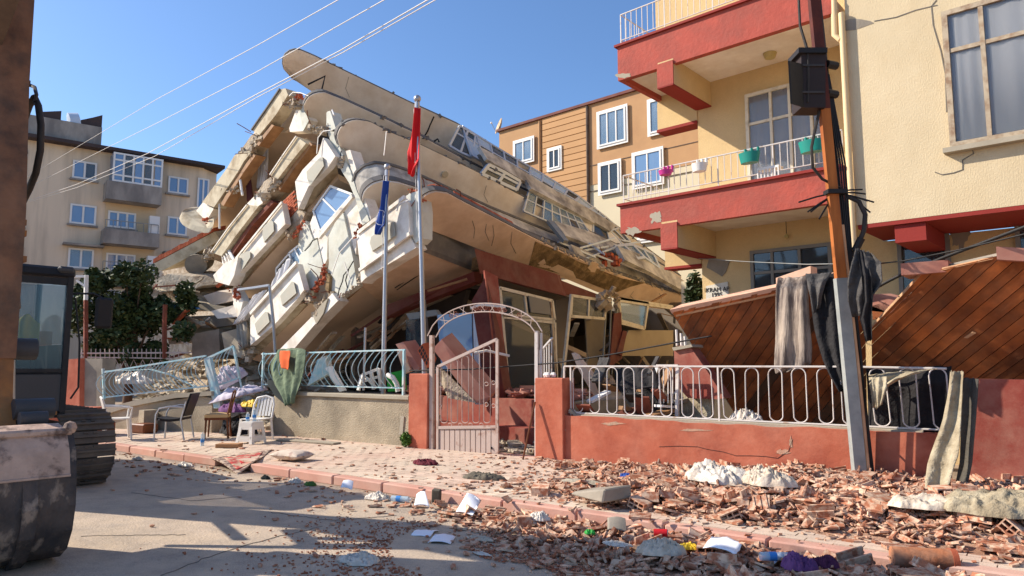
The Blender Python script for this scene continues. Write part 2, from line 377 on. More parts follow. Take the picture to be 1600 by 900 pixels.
# kerb stones
X = 6.0; kerb = None; ks = []
ksrc = None
while X > -15.5:
    Lk = .95; a = math.atan(.087)
    mm = MB().obox((-Lk/2+.006,-.11,0),(Lk-.012,0,0),(0,.16,0),(0,0,PZT+.006))
    if ksrc is None:
        kerb = struct(MB().obox((6.5,YK(6.5)+.03,-.0),(-22,-22*.087,0),(0,.10,0),(0,0,.09)).build('kerb', 'kerb'))
        ksrc = mm.build('kerb_stone', 'kerb', kerb, bevel=.014); 
        ksrc.location = V((X-Lk/2, YK(X-Lk/2), 0))-WL[kerb.name]; ksrc.rotation_euler = (0,0,a); WL[ksrc.name] = V((X-Lk/2, YK(X-Lk/2), 0))
    elif not (-11.2 < X-Lk/2 < -10.3):
        inst(ksrc, 'kerb_stone', (X-Lk/2, YK(X-Lk/2), rnd.uniform(-.006,.004)), kerb, (rnd.uniform(-.02,.02), 0, a+rnd.uniform(-.012,.012)))
    X -= Lk
# pavers
PW, PH = .225, .115
cand = []
row = 0; off = .16
while off < 3.05:
    X = 5.0+(.5*PW if row % 2 else 0)
    while X > -19:
        Yb = YK(X)+off
        if Yb < YW(X)-.02: cand.append((X, Yb))
        X -= PW
    row += 1; off += PH
def vis(X, Y):
    d = V((X, Y, 0))-V((0,0,0)); f = d.dot(FH); r = d.dot(RH)
    return f > 3 and abs(r/f) < .76
cand.sort(key=lambda p: (0 if vis(*p) and p[0] < -4.2 else 1, p[0]**2+p[1]**2))
base = MB().obox((-PW/2+.004,-PH/2+.004,0),(PW-.008,0,0),(0,PH-.008,0),(0,0,.026))
psrc = None; rest = MB(); a = math.atan(.087); R2 = Matrix.Rotation(a, 3, 'Z')
for i, (X, Y) in enumerate(cand):
    z = .094+rnd.uniform(-.003, .004)+.008*noise.noise(V((X*.8,Y*.8,3)))
    if i < 300:
        if psrc is None:
            psrc = base.build('paver', 'paver', pavement); WL[psrc.name] = V((X,Y,z)); psrc.location = V((X,Y,z))-WL[pavement.name]; psrc.rotation_euler = (0,0,a)
        else: inst(psrc, 'paver', (X,Y,z), pavement, (rnd.uniform(-.02,.02), rnd.uniform(-.012,.012), a))
    elif vis(X, Y):
        e1, e2 = R2@V((PW-.008,0,0)), R2@V((0,PH-.008,0)); rest.obox(V((X,Y,z))-e1/2-e2/2, e1, e2, (0,0,.026))
stuff(rest.build('paver_field', 'paver', pavement))

# ================================================================== GARDEN WALLS
def wallpt(px, py, dy=0): 
    X = -6.0
    for _ in range(12): p = PY(px, py, YW(X)+dy); X = p.x
    return p
def wall_solid(pxs, zt, name, mat, parent, dy=0, th=.22, jag=0, z0=0.0, seed=1):
    r_ = random.Random(seed); A = []; n = 30
    Xs = [wallpt(p, 650, dy).x for p in pxs]
    front = []; 
    for i in range(n+1):
        X = lerp(Xs[0], Xs[-1], i/n); zz = zt(i/n) if callable(zt) else zt
        front.append((X, YW(X)+dy, zz+r_.uniform(-jag, jag)))
    mm = MB(); k = len(front)
    vs = [V((x,y,z0)) for x,y,z in front]+[V(p) for p in front]+[V((x,y+th,z0)) for x,y,z in front]+[V((x,y+th,z)) for x,y,z in front]
    fs = []
    for i in range(k-1): fs += [(i,i+1,k+i+1,k+i),(2*k+i,2*k+i+1,3*k+i+1,3*k+i),(k+i,k+i+1,3*k+i+1,3*k+i),(i,i+1,2*k+i+1,2*k+i)]
    fs += [(0,k,3*k,2*k),(k-1,2*k-1,4*k-1,3*k-1)]
    return mm.add(vs, fs).build(name, mat, parent)
rw = thing('garden_wall', 'low terracotta red rendered garden wall with pillar below the white loop railing', 'wall', wallpt(1040,740))
wall_solid((846,1475), lambda t: .80+.01*math.sin(t*9), 'wall', 'redwall', rw, jag=.012)
wx = wallpt(856,650)
def pillar(px0, px1, ztop, parent, name='pillar', dy=-.06, dep=.36):
    a, b = wallpt(px0, 700, dy), wallpt(px1, 700, dy)
    u = (b-a); u.z = 0; nrm = V((-u.y, u.x, 0)).normalized()
    return MB().obox((a.x,a.y,0), u, nrm*dep, (0,0,ztop)).build(name, 'redwall', parent, bevel=.012)
pillar(836,880,1.39,rw)
# chips where the red paint has come off, and the crack line with bare render
def chip(parent, pts, dy, mat='bareplaster', name='bare_patch', th=.004):
    q = [wallpt(px, py, dy) for px, py in pts]
    return MB().prism(q, (0,.003,0)).build(name, mat, parent)
def blob(cx, cy, rx, ry, n, seed):
    r_ = random.Random(seed); n = 26
    return [(cx+rx*math.cos(2*math.pi*i/n)*r_.uniform(.85,1.15)*(1+.7*noise.noise(V((math.cos(i*.24)*1.7+seed,math.sin(i*.24)*1.7,seed)))), cy+ry*math.sin(2*math.pi*i/n)*r_.uniform(.8,1.2)*(1+.7*noise.noise(V((math.cos(i*.24)*2+seed,math.sin(i*.24)*2,seed*3))))) for i in range(n)]
chip(rw, blob(879,676,4,9,9,1), -.004); chip(rw, blob(1224,706,11,4,10,3), -.004); chip(rw, blob(1236,692,3,8,9,4), -.004)
chip(rw, blob(955,662,18,2.2,11,2), -.004); chip(rw, blob(1085,672,22,1.8,11,5), -.004); chip(rw, blob(965,741,14,3,11,15), -.004)
cr = [(1030,698),(1060,697),(1090,698),(1105,702),(1130,706),(1150,712),(1172,712),(1195,713),(1215,716),(1232,705),(1238,688)]
MB().tube([wallpt(x,y,-.002) for x,y in cr], .0035, 4).build('crack', 'black', rw)
# coping dust strip
MB().tube([wallpt(x, 640+0*x, .08)*1 for x in (890,)]+[V((wallpt(x,640,.08).x, YW(wallpt(x,640,.08).x)+.1, .80)) for x in range(900,1470,30)], .035, 5).build('mortar_bed', 'cap', rw)
# dark red end wall on the right
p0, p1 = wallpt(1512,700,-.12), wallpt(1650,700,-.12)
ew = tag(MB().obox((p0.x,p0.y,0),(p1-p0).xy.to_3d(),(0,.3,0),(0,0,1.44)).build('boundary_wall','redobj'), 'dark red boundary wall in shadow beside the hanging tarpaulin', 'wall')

# right railing with oval loops
fr = thing('loop_railing', 'white metal railing of long oval loops on the red garden wall', 'railing', (wallpt(1150,690).x, YW(wallpt(1150,690).x)+.11, .8))
DYF = .11
def fx(px): return wallpt(px, 620, DYF).x
zt, zb = 1.575, .845
def fpt(X, z): return V((X, YW(X)+DYF, z))
MB().tube([fpt(fx(882),zt), fpt(fx(1000),zt), fpt(fx(1330),zt-.0), fpt(fx(1482),zt-.02)], .014, 6).build('top_rail','whitemetal',fr)
MB().tube([fpt(fx(882),zb), fpt(fx(1482),zb)], .012, 6).build('bottom_rail','whitemetal',fr)
for px in (882, 892, 1123):
    X = fx(px); MB().bar(fpt(X,.78), fpt(X,zt), .022, .022, (0,1,0)).build('post','whitemetal',fr)
src = None
for i, px in enumerate((903,929,956,984,1011,1041,1074,1105,1140,1174,1212,1250,1290,1327,1378,1422,1470)):
    X = fx(px); pts = []; wv, h0, h1 = .088, zb+.012, zt-.016
    for k in range(20):
        a = 2*math.pi*k/20; c_, s_ = math.cos(a), math.sin(a)
        zc = h1-wv if s_ >= 0 else h0+wv
        pts.append(V((wv*c_, .10*wv*c_, zc+wv*s_-zb)))
    if src is None:
        src = MB().tube([p+fpt(X,zb) for p in pts], .0085, 5, True).build('loop_bar','whitemetal',fr,smooth=1)
        off0 = WL[src.name]-fpt(X,zb)
    else: inst(src, 'loop_bar', fpt(X,zb)+off0, fr, (rnd.uniform(-.03,.03), rnd.uniform(-.03,.03)+(0 if px < 1370 else -.04), 0))

# ---------------------------------------------------------------- left stucco wall
def lw(px, py, dy=0):
    # line through (-10.4,8.44) and (-13.8,8.03)
    X = -11
    for _ in range(12): Y = 8.44+(X+10.4)*.1206+dy; p = PY(px, py, Y); X = p.x
    return p
def LY(X): return 8.44+(X+10.4)*.1206
sw = thing('stucco_wall', 'rough grey stucco garden wall under the pale blue curved railing', 'wall', lw(540,692))
a, b = lw(410,690), lw(640,700)
pts = []; n = 24
for i in range(n+1):
    X = lerp(a.x, b.x, i/n); pts.append((X, LY(X)))
wt = 1.03
mm = MB(); cnr = a.x
body = []
for i in range(n+1):
    X, Y = pts[i]; t = i/n
    # rounded, broken left end
    top = wt-.07 if t > .1 else lerp(.86, wt-.07, (t/.1)**.6)
    y = Y+(.25*(1-t/.12)**2 if t < .12 else 0)
    body.append((X, y, top))
k = len(body)
vs = [V((x,y,0)) for x,y,z in body]+[V(p) for p in body]+[V((x,y+.3,0)) for x,y,z in body]+[V((x,y+.3,z)) for x,y,z in body]
fs = []
for i in range(k-1): fs += [(i,i+1,k+i+1,k+i),(2*k+i,2*k+i+1,3*k+i+1,3*k+i),(k+i,k+i+1,3*k+i+1,3*k+i),(i,i+1,2*k+i+1,2*k+i)]
fs += [(0,k,3*k,2*k),(k-1,2*k-1,4*k-1,3*k-1)]
mm.add(vs, fs).build('wall','stuccogrey',sw)
c0, c1 = lw(447,620,-.05), lw(638,625,-.05)
MB().obox((c0.x,c0.y,wt-.07),(c1.x-c0.x,c1.y-c0.y,0),(0,.4,0),(0,0,.075)).build('coping','cap',sw,bevel=.01)
MB().rbox(lw(628,665,-.002)+V((0,.0,0)), .10,.02,.34, Matrix.Rotation(.1,3,'Y')).build('bare_patch','concrete',sw)
lf = thing('curved_railing', 'pale blue railing of curved bars standing on the grey stucco wall', 'railing', lw(520,610,.1))
za, zb2 = 1.09, 1.87
def lfp(px, z): X = lw(px,580,.12).x; return V((X, LY(X)+.12, z))
MB().bar(lfp(408,1.84), lfp(633,1.88), .035,.03).build('top_rail','bluemetal',lf)
MB().bar(lfp(410,1.17), lfp(633,1.17), .03,.025).build('bottom_rail','bluemetal',lf)
for px in (411, 631): MB().bar(lfp(px,1.0), lfp(px,1.87), .045,.045,(0,1,0)).build('post','bluemetal',lf)
src = None; X0, X1 = lfp(418,1).x, lfp(625,1).x; nb = 24
for i in range(nb):
    X = lerp(X0, X1, i/(nb-1)); o = V((X, LY(X)+.12, 1.17))
    pts = [o+V((-.10*math.sin(math.pi*t)*.8, -.17*math.sin(math.pi*t), .69*t)) for t in [k/9 for k in range(10)]]
    if src is None: src = MB().tube(pts, .009, 5).build('curved_bar','bluemetal',lf,smooth=1); off0 = WL[src.name]-o
    else: inst(src,'curved_bar', o+off0, lf, (0,0,rnd.uniform(-.08,.08)))

# ---------------------------------------------------------------- gate
gp = thing('gate_pillar', 'short terracotta red gate pillar between grey stucco wall and gate', 'pillar', lw(654,705,-.05))
a, b = lw(637,700,-.08), lw(667,700,-.08); u = (b-a).xy.to_3d()
MB().obox((a.x,a.y,0), u, V((-u.y,u.x,0)).normalized()*.3, (0,0,1.44)).build('shaft','redwall',gp,bevel=.012)
GA = lw(680,710,.0); GB = wallpt(840,700,-.0)
gd = (GB-GA).xy.to_3d(); gl_ = gd.length; gu = gd.normalized(); gn = V((-gu.y, gu.x, 0))
def gpt(px, py, dy=0):
    return PL(px, py, V((GA.x,GA.y,0))+gn*dy, gn)
ga = thing('garden_gate', 'pale pink metal garden gate leaf with slanted top and oval loops, standing closed', 'gate', gpt(730,712))
for (q0, q1, nm) in (((684,706),(684,573),'stile'),((777,716),(777,530),'stile'),((684,573),(777,530),'top_rail'),((684,668),(777,667),'middle_rail'),((684,704),(777,714),'bottom_rail')):
    MB().bar(gpt(*q0), gpt(*q1), .05,.035, gn).build(nm,'gatepaint',ga)
for i in range(11):
    x0 = 687+i*8.1; a, b = gpt(x0,671), gpt(x0+6.6,671); c, d = gpt(x0+6.6,704+i*.9), gpt(x0,704+i*.9)
    MB().prism([a,b,c,d], gn*.012).build('panel_slat','gatepaint',ga)
pp = [gpt(686,670),gpt(775,670),gpt(775,712),gpt(686,703)]
MB().prism([p+gn*.016 for p in pp], gn*.006).build('back_panel','gatepaint',ga)
for i, (xc, yt) in enumerate(((694,570),(710,562),(727,556),(744,548),(761,540))):
    pts = []; w_ = 5.4
    for k in range(16):
        a = 2*math.pi*k/16; s_ = math.sin(a); yc = (yt+w_) if s_ >= 0 else 661-w_
        pts.append(gpt(xc+w_*math.cos(a), yc-w_*s_))
    MB().tube(pts, .007, 5, True).build('loop_bar','gatepaint',ga,smooth=1)
for (x, y) in ((687,601),(760,600),(687,634),(760,632),(771,598),(771,634),(703,664),(719,664),(735,664),(752,664)):
    MB().tube([gpt(x+3*math.cos(t*.7854), y+3*math.sin(t*.7854)) for t in range(8)], .005,4,True).build('ring','gatepaint',ga)
MB().cyl(gpt(768,700,-.02), gpt(768,700,.02), .018, 8).build('lock','black',ga)
ar = thing('gate_arch', 'curved wrought iron arch with scrolls over the garden gate', 'arch', gpt(760,715))
def arc(px0,py0,pxm,pym,px1,py1,n=22):
    out = []
    for i in range(n+1):
        t = i/n*2-1; x = lerp(px0,px1,(t+1)/2) ; 
        s_ = math.sqrt(max(0,1-(abs(t))**2.0*.96)); yb = lerp(py0,py1,(t+1)/2); s0 = math.sqrt(.04); yy = yb-(yb-pym)*(s_-s0)/(1-s0); out.append((x,yy))
    return out
oA = arc(668,525,757,474,847,518); iA = arc(681,527,757,487,836,519)
for dy in (-.09, .09):
    MB().tube([gpt(x,y,dy) for x,y in oA], .012, 5).build('outer_arc','gatepaint',ar,smooth=1)
    MB().tube([gpt(x,y,dy) for x,y in iA], .012, 5).build('inner_arc','gatepaint',ar,smooth=1)
for i in range(2, 21, 1):
    a, b = oA[i], iA[i-1 if i % 2 else i+1] if i < 21 else iA[i]
    MB().tube([gpt(*a,-.09), gpt(*b,-.09)], .006,4).build('lattice_bar','gatepaint',ar)
for i in range(1, 22, 4): MB().tube([gpt(*oA[i],-.09), gpt(*oA[i],.09)], .008,4).build('cross_bar','gatepaint',ar)
for i in (4,5,9,10,11,14,15,18):
    c = ((oA[i][0]+iA[i][0])/2, (oA[i][1]+iA[i][1])/2)
    pts = [gpt(c[0]+(4.2-.32*k)*math.cos(k*.75), c[1]+(4.2-.32*k)*math.sin(k*.75), -.09) for k in range(12)]
    MB().tube(pts, .007,4).build('scroll','rust',ar,smooth=1)
MB().bar(gpt(675,712), gpt(675,524), .07,.07,gn).build('post','gatepaint',ar)
MB().bar(gpt(839,712,.08), gpt(839,517,.08), .06,.06,gn).build('post','whitemetal',ar)
MB().bar(gpt(846,712,.1), gpt(846,520,.1), .035,.035,gn).build('post','whitemetal',ar)
# broom handle leaning on the right pillar
tag(MB().tube([PZ(817,718,.12)+V((0,.0,0)), gpt(836,628,-.1)], .016,6).build('broom_handle','woodbrown'), 'thin brown wooden pole leaning on the gate pillar', 'pole')
# shells on the pillar
for i,(dx,dy) in enumerate(((-.07,.0),(0,-.03),(.07,.03),(.02,.07))):
    p = wallpt(858,595,.1); MB().ball((p.x+dx,p.y+dy,1.39+.045),.05,8,(1,.8,.95)).build('white_gourd' , 'plasticwhite', None if i else None)
for o in [o for o in bpy.data.objects if o.name.startswith('white_gourd')]:
    tag(o, 'small white round lump in the cluster lying on the gate pillar top', 'ornament', 'white lumps on the pillar')
# small white stair rail behind the gate
sr = thing('stair_railing', 'white sloping stair railing just behind the right gate post', 'railing', P(858,640,13.2))
MB().bar(P(842,552,12.9), P(863,528,13.8), .04,.03).build('top_rail','whitemetal',sr)
for i in range(6):
    t = i/5; MB().bar(P(lerp(843,862,t),lerp(552,530,t),lerp(12.9,13.8,t)), P(lerp(843,862,t),600,lerp(12.9,13.8,t)), .02,.02,(0,1,0)).build('baluster','whitemetal',sr)
MB().bar(P(842,600,12.9), P(864,600,13.8), .03,.03).build('bottom_rail','whitemetal',sr)
# terrace wall behind the gate
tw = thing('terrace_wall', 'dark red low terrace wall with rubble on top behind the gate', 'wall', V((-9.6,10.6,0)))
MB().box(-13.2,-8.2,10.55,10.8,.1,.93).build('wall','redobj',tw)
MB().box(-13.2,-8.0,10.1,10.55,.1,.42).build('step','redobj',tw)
struct(MB().box(-22,-8.2,10.8,24,.1,.90).build('terrace_floor','concrete'))
# ================================================================== YELLOW APARTMENT BUILDING (right)
yb = thing('yellow_apartment_building', 'standing yellow stucco apartment building with red balcony bands on the right', 'building', (-3,13,0))
YR, YF, YWG = 12.57, 11.1, 11.2          # recess wall, balcony front, wing front
XC, XB = -6.36, -7.25                    # wall corner, balcony left end
XWL = PY(1338,352,YWG).x; ZW = PY(1338,352,YWG).z
HT = 13.5
MB().box(XC,XWL,YR,YR+.25,0,HT).build('recess_wall','yellowst',yb)
MB().box(XC,XC+.25,YR+.25,24,0,HT).build('side_wall','yellowst',yb)
# upper bay part sticking out left above the roof balcony line
MB().box(XB,XC,YR,YR+.25,6.98,HT).build('upper_bay_wall','yellowst',yb)
MB().box(XB,XC-.002,YR-.02,YR+.28,6.42,6.98).build('edge_beam','yellowst',yb)
MB().box(XB-.01,XC-.004,YR-.04,YR+.3,6.36,6.42).build('beam_trim','redtrim',yb)
MB().box(XB+.1,XC-.002,YR-.02,YR+.28,3.55,4.03).build('edge_beam','yellowst',yb)
MB().box(XB+.09,XC-.004,YR-.04,YR+.3,3.5,3.55).build('beam_trim','redtrim',yb)
# wing
MB().box(XWL,7,YWG,YWG+.25,ZW,HT).build('wing_wall','beigest',yb)
MB().box(XWL,XWL+.25,YWG+.25,YR,ZW,HT).build('wing_return_wall','yellowst',yb)
MB().box(XWL+.02,7,YWG+.003,YR-.004,ZW-.06,ZW-.003).build('wing_soffit','redtrim',yb)
MB().box(XWL+.5,XWL+.9,YWG+.05,YR,ZW-.32,ZW-.065).build('wing_beam','redtrim',yb)
MB().box(XWL,7,YR-.0,YR+.25,0,ZW-.07).build('ground_floor_wall','yellowst',yb)
# balconies
def balcony(z0, z1, zb, right):
    b = MB().box(XB,right,YF+.12,YR-.003,z0+.1,z0+.24).build('balcony_slab','soffit',yb)
    MB().prism([V((XB,YF,z0)),V((right,YF,z0)),V((right,YF,z1)),V((XB,YF,z1))],(0,.117,0)).build('fascia','redband',b)
    MB().box(XB,XB+.1,YF+.12,YR-.003,z0+.002,z1-.01).build('side_fascia','redband',b)
    MB().box(XB-.05,right,YF-.05,YF+.16,z1,z1+.045).build('coping','redtrim',b)
    bm_ = MB().box(XC-.02,XC+.30,YF-.003,YR-.004,zb,z0+.098).build('drop_beam','yellowst',yb)
    MB().box(XC-.024,XC+.304,YF-.03,YF-.004,zb,z0+.06).build('beam_face','redband',bm_)
    MB().box(XC-.024,XC+.304,YF-.03,YR-.004,zb-.025,zb-.002).build('beam_underside','redtrim',bm_)
    return b
RB = XWL-.12
bl = balcony(4.05,4.57,3.66,RB); bu = balcony(7.03,7.70,6.65,RB)
MB().box(XB,RB,YR-.004-1.3,YR-.004,10.1,10.3).build('balcony_slab','soffit',yb)
# chips on the red bands
for (bb, z, pts) in ((bl,4.3,blob(1025,340,9,9,12,21)),(bl,4.1,blob(988,361,11,6,10,22)),(bu,7.1,blob(973,118,12,4,10,23))):
    MB().prism([PY(x,y,YF-.004) for x,y in pts],(0,.003,0)).build('bare_patch','cap',bb)
# balcony railings
def balrail(z, h, parent, loops, label):
    r = MB().tube([V((XB+.05,YR-.1,z+h)),V((XB+.05,YF+.05,z+h)),V((RB,YF+.05,z+h))],.014,5).build('railing','whitemetal',parent)
    MB().tube([V((XB+.05,YR-.1,z+.1)),V((XB+.05,YF+.05,z+.1)),V((RB,YF+.05,z+.1))],.01,5).build('bottom_rail','whitemetal',r)
    n = 34
    for i in range(n):
        X = lerp(XB+.05, RB, i/(n-1)); 
        MB().bar((X,YF+.05,z+(.1 if i % 8 else 0)),(X,YF+.05,z+h),.011 if i % 8 else .02,.011,(0,1,0)).build('baluster','whitemetal',r)
    for i in range(1,9):
        Y = lerp(YF+.05, YR-.1, i/8); MB().bar((XB+.05,Y,z+.1),(XB+.05,Y,z+h),.011,.011,(0,1,0)).build('baluster','whitemetal',r)
    return r
balrail(4.615,.55,bl,True,''); balrail(7.745,.62,bu,True,'')
# windows on plane Y
def win(pxr, Y, parent, nv, hs=(), fmat='framewood', gmat='glassdark', curtain='curtain', dep=.12, fw=.06, sill=True, box=None, rec=0, glassy=True, inner='darkint'):
    if box: x0,x1,z0,z1 = box
    else:
        (a0,b0),(a1,b1) = pxr; p = PY(a0,b0,Y); q = PY(a1,b1,Y); x0,x1,z0,z1 = p.x,q.x,q.z,p.z
    yo = Y-.02-rec
    w_ = MB().box(x0,x1,yo,yo+.012,z0,z1).build('window',inner,parent)
    yf = yo-.002
    f = MB()
    f.box(x0,x1,yf-dep*.5,yf,z0,z0+fw).box(x0,x1,yf-dep*.5,yf,z1-fw,z1).box(x0,x0+fw,yf-dep*.5,yf,z0+fw+.001,z1-fw-.001).box(x1-fw,x1,yf-dep*.5,yf,z0+fw+.001,z1-fw-.001)
    xs = [x0+fw]+[lerp(x0,x1,t) for t in nv]+[x1-fw]; zs = [z0+fw]+[lerp(z0,z1,t) for t in hs]+[z1-fw]
    for x in xs[1:-1]: f.box(x-fw*.4,x+fw*.4,yf-dep*.45,yf,z0+fw+.002,z1-fw-.002)
    for z in zs[1:-1]: f.box(x0+fw+.002,x1-fw-.002,yf-dep*.4,yf,z-fw*.4,z+fw*.4)
    f.build('frame',fmat,w_)
    for i in range(len(xs)-1):
        for j in range(len(zs)-1):
            MB().box(xs[i]+.004,xs[i+1]-.004,yf-dep*.22,yf-dep*.22+.006,zs[j]+.004,zs[j+1]-.004).build('pane',gmat,w_)
    if curtain:
        def cf(u, v): return V((lerp(x0+fw,x1-fw,u), yf-.012+.008*math.sin(u*60+3*math.sin(u*9)), lerp(z1-fw,z0+fw+.02,v)))
        MB().sheet(cf, 60, 1, (0,.003,0)).build('curtain',curtain,w_,smooth=2)
    if sill: MB().box(x0-.08,x1+.08,Y-.14-rec,Y-.001-rec,z0-.07,z0-.002).build('sill','cap',w_)
    return w_
win(((1166,150),(1302,276)),YR,yb,(.32,.55,.8),(.68,),'frame','glasswin','curtain',sill=False)
win(((1174,393),(1305,470)),YR,yb,(.28,.62),(.58,),'framegrey','glassdark',None,inner='interior')
win(((1472,22),(1760,185)),YWG,yb,(.25,.62),(.70,),'framewood','glasswin','curtain',fw=.07)
win(((1402,366),(1490,470)),YR,yb,(.98,),(.42,),'framegrey','glassdark',None,sill=False)
win(((1585,345),(1760,420)),YR,yb,(.5,),(),'framegrey','glassdark',None)
# grey repair smears
MB().prism([PY(x,y,YR-.004) for x,y in blob(1500,370,12,22,12,31)],(0,.003,0)).build('bare_patch','concrete',yb)
MB().prism([PY(x,y,YWG-.004) for x,y in [(1316,45),(1318,33),(1330,29),(1345,30),(1360,33),(1366,36),(1350,42),(1335,47),(1322,48)]],(0,.003,0)).build('bare_patch','concrete',yb)
for pts in ([(1366,33),(1400,27),(1430,16),(1455,10),(1464,8)],[(1517,187),(1522,195),(1526,213),(1518,224),(1521,240),(1504,250),(1504,265),(1490,270),(1472,273),(1461,269)],[(1463,0),(1455,10),(1458,40),(1470,80),(1477,115),(1479,175)]):
    MB().tube([PY(x,y,YWG-.003) for x,y in pts],.008,4).build('crack','greybeam',yb)
# downpipe
dp = [PY(1303,0,YWG-.07),PY(1304,55,YWG-.07),PY(1313,62,YWG-.07),PY(1317,66,YWG-.07)]
dp += [V((dp[-1].x,dp[-1].y,z)) for z in (7,5.5,4.2,3.3)]
MB().tube(dp,.045,8).build('downpipe','beigepipe',yb,smooth=1)
# ceiling lamp, hanging bulb
c = PZ(1203,84,7.12); MB().cyl(c+V((0,0,.004)),c-V((0,0,.08)),.12,14,r1=.09).build('ceiling_lamp','lampglass',yb,smooth=1)
c = PZ(1228,346,4.14); k = MB().tube([c,c-V((0,0,.22))],.006,5).build('lamp_cord','black',yb); MB().ball(c-V((0,0,.27)),.045,8).build('bulb','lampglass',k,smooth=1)
# date plaque
q = [PY(x,y,YR-.03) for x,y in ((1103,447),(1137,440),(1139,470),(1103,475))]
pl = MB().prism(q,(0,.025,0)).build('plaque','marble',yb,label='pale marble plaque with inscribed name and year')
def text(s, org, u, v, size, mat, parent, depth=.004, name='lettering'):
    cu = bpy.data.curves.new('t','FONT'); cu.body = s; cu.size = size; cu.extrude = depth; cu.align_x = 'CENTER'
    to = bpy.data.objects.new('t', cu); COL.objects.link(to); dg = bpy.context.evaluated_depsgraph_get()
    me = bpy.data.meshes.new_from_object(to.evaluated_get(dg)); n = u.cross(v)
    vs = [org+u*p.co.x+v*p.co.y+n*p.co.z for p in me.vertices]; fs = [tuple(p.vertices) for p in me.polygons]
    bpy.data.objects.remove(to); mm = MB(); mm.add(vs, fs); return mm.build(name, mat, parent)
text('IKRAM AP', PY(1120,455.5,YR-.037), V((1,0,0)), V((0,0,1)), .115, 'ink', pl)
text('1995', PY(1120,463.5,YR-.037), V((1,0,0)), V((0,0,1)), .115, 'ink', pl)
MB().prism([PY(x,y,YR-.02) for x,y in [(1108,402),(1140,408),(1134,425),(1128,432),(1115,424),(1104,418)]],(0,.015,0)).build('bare_patch','concrete',yb)
# pale wall segment beyond the corner, lit by the sun
sw2 = MB().box(-7.9,XC-.3,YR+2.0,YR+2.2,0,3.5)
tag(sw2.build('side_yard_wall','palewall'),'cream side yard wall between collapsed building and yellow building','wall')

# things on the balcony
def planter(px, py, w_, h_, mat, label, group=None, hooks=True):
    c = PY(px,py,YF-.06); t = thing('railing_planter', label, 'planter', c-V((0,0,h_/2)))
    prof = []
    A = [c+V((w_/2*math.cos(a)*.82, .09*math.sin(a), -h_/2)) for a in [k*math.pi/8 for k in range(16)]]
    B = [c+V((w_/2*math.cos(a), .12*math.sin(a), h_/2)) for a in [k*math.pi/8 for k in range(16)]]
    MB().loft(A,B).build('pot',mat,t,smooth=1)
    if hooks:
        for dx in (-.3,0,.3): MB().tube([c+V((dx*w_,.1,h_/2-.02)),c+V((dx*w_,.1,h_/2+.1)),c+V((dx*w_,.15,h_/2+.1))],.022,6).build('hook',mat,t)
    return t
planter(1171,247,.36,.17,'teal','teal plastic planter hooked on the lower balcony railing, left of the two')
planter(1269,229,.42,.18,'teal','teal plastic planter hooked on the lower balcony railing beside the utility pole')
planter(1040,270,.26,.08,'pink','bright pink planter hanging near the left end of balcony railing')
planter(1093,262,.28,.14,'plasticwhite','white planter hanging on railing with dry plant below')
t = thing('plastic_crate','small white plastic crate standing on the red balcony edge','crate',PY(1200,278,YF+.03))
c = PY(1200,278,YF+.03); z0 = 4.62
MB().box(c.x-.18,c.x+.18,c.y-.0,c.y+.2,z0,z0+.02).build('base','plasticwhite',t)
MB().box(c.x-.18,c.x+.18,c.y-.0,c.y+.2,z0+.15,z0+.19).build('rim','plasticwhite',t)
for i in range(7): MB().box(c.x-.18+i*.0566,c.x-.16+i*.0566,c.y-.0,c.y+.015,z0+.02,z0+.15).build('slat','plasticwhite',t)

# ================================================================== ORANGE BUILDING (behind)
YO = 25.0
ob = thing('orange_apartment_building','ochre apartment building with grooved boarding behind the collapsed building','building',(-14,YO,0))
ox0 = PY(780,215,YO).x; ztop = PY(985,145,YO).z; xcl0, xcl1 = PY(849,300,YO).x, PY(918,300,YO).x; xr = PY(1110,300,YO).x+6
zpale = PY(930,288,YO).z
MB().box(ox0,xr,YO,YO+.4,zpale,ztop).build('wall','orangewall',ob)
MB().box(ox0+.01,xr,YO+.02,YO+.42,0,zpale-.003).build('lower_wall','palewall',ob)
MB().box(ox0,ox0+.3,YO+.41,YO+12,0,ztop-.01).build('side_wall','orangewall',ob)
MB().box(ox0-.1,xr,YO-.12,YO+.5,ztop,ztop+.12).build('roof_edge','maroon',ob)
n = 26; zz0 = zpale-4; 
for i in range(n):
    h = (ztop-zz0)/n; MB().obox((xcl0,YO-.05,zz0+i*h+.02),(xcl1-xcl0,0,0),(0,.045,0),(0,0,h-.035)).build('cladding_board','clad',ob)
MB().tube([V((xcl0-.15,YO-.06,ztop-.1)),V((xcl0-.15,YO-.06,2))],.06,6).build('downpipe','orangewall',ob)
MB().tube([V((xcl1+.08,YO-.06,ztop-.05)),V((xcl1+.08,YO-.06,zpale-3))],.07,6).build('downpipe','exbrown',ob)
def owin(px0,py0,px1,py1, nv=(.5,), gm='glass'):
    p, q = PY(px0,py0,YO), PY(px1,py1,YO)
    w_ = win(None,YO,ob,nv,(),'pvc',gm,'curtain' if gm != 'glassdark' else None,box=(p.x,q.x,q.z,p.z),fw=.07,sill=False,rec=0.06)
    s = MB(); x0,x1,z0,z1 = p.x,q.x,q.z,p.z; y0 = YO-.11
    s.box(x0-.10,x0-.002,y0,YO-.05,z0-.10,z1+.10).box(x1+.002,x1+.10,y0,YO-.05,z0-.10,z1+.10).box(x0-.001,x1+.001,y0,YO-.05,z1+.002,z1+.10).box(x0-.001,x1+.001,y0,YO-.05,z0-.10,z0-.002)
    s.build('surround','pvc',w_)
owin(806,224,834,250); owin(859,236,877,262,gm='glassdark'); owin(937,179,980,220,(.33,.66)); owin(939,259,970,297,gm='glassdark'); owin(992,243,1036,285,gm='glassblue'); owin(1016,160,1080,195); owin(1000,338,1040,372)
for z in (4,): pass
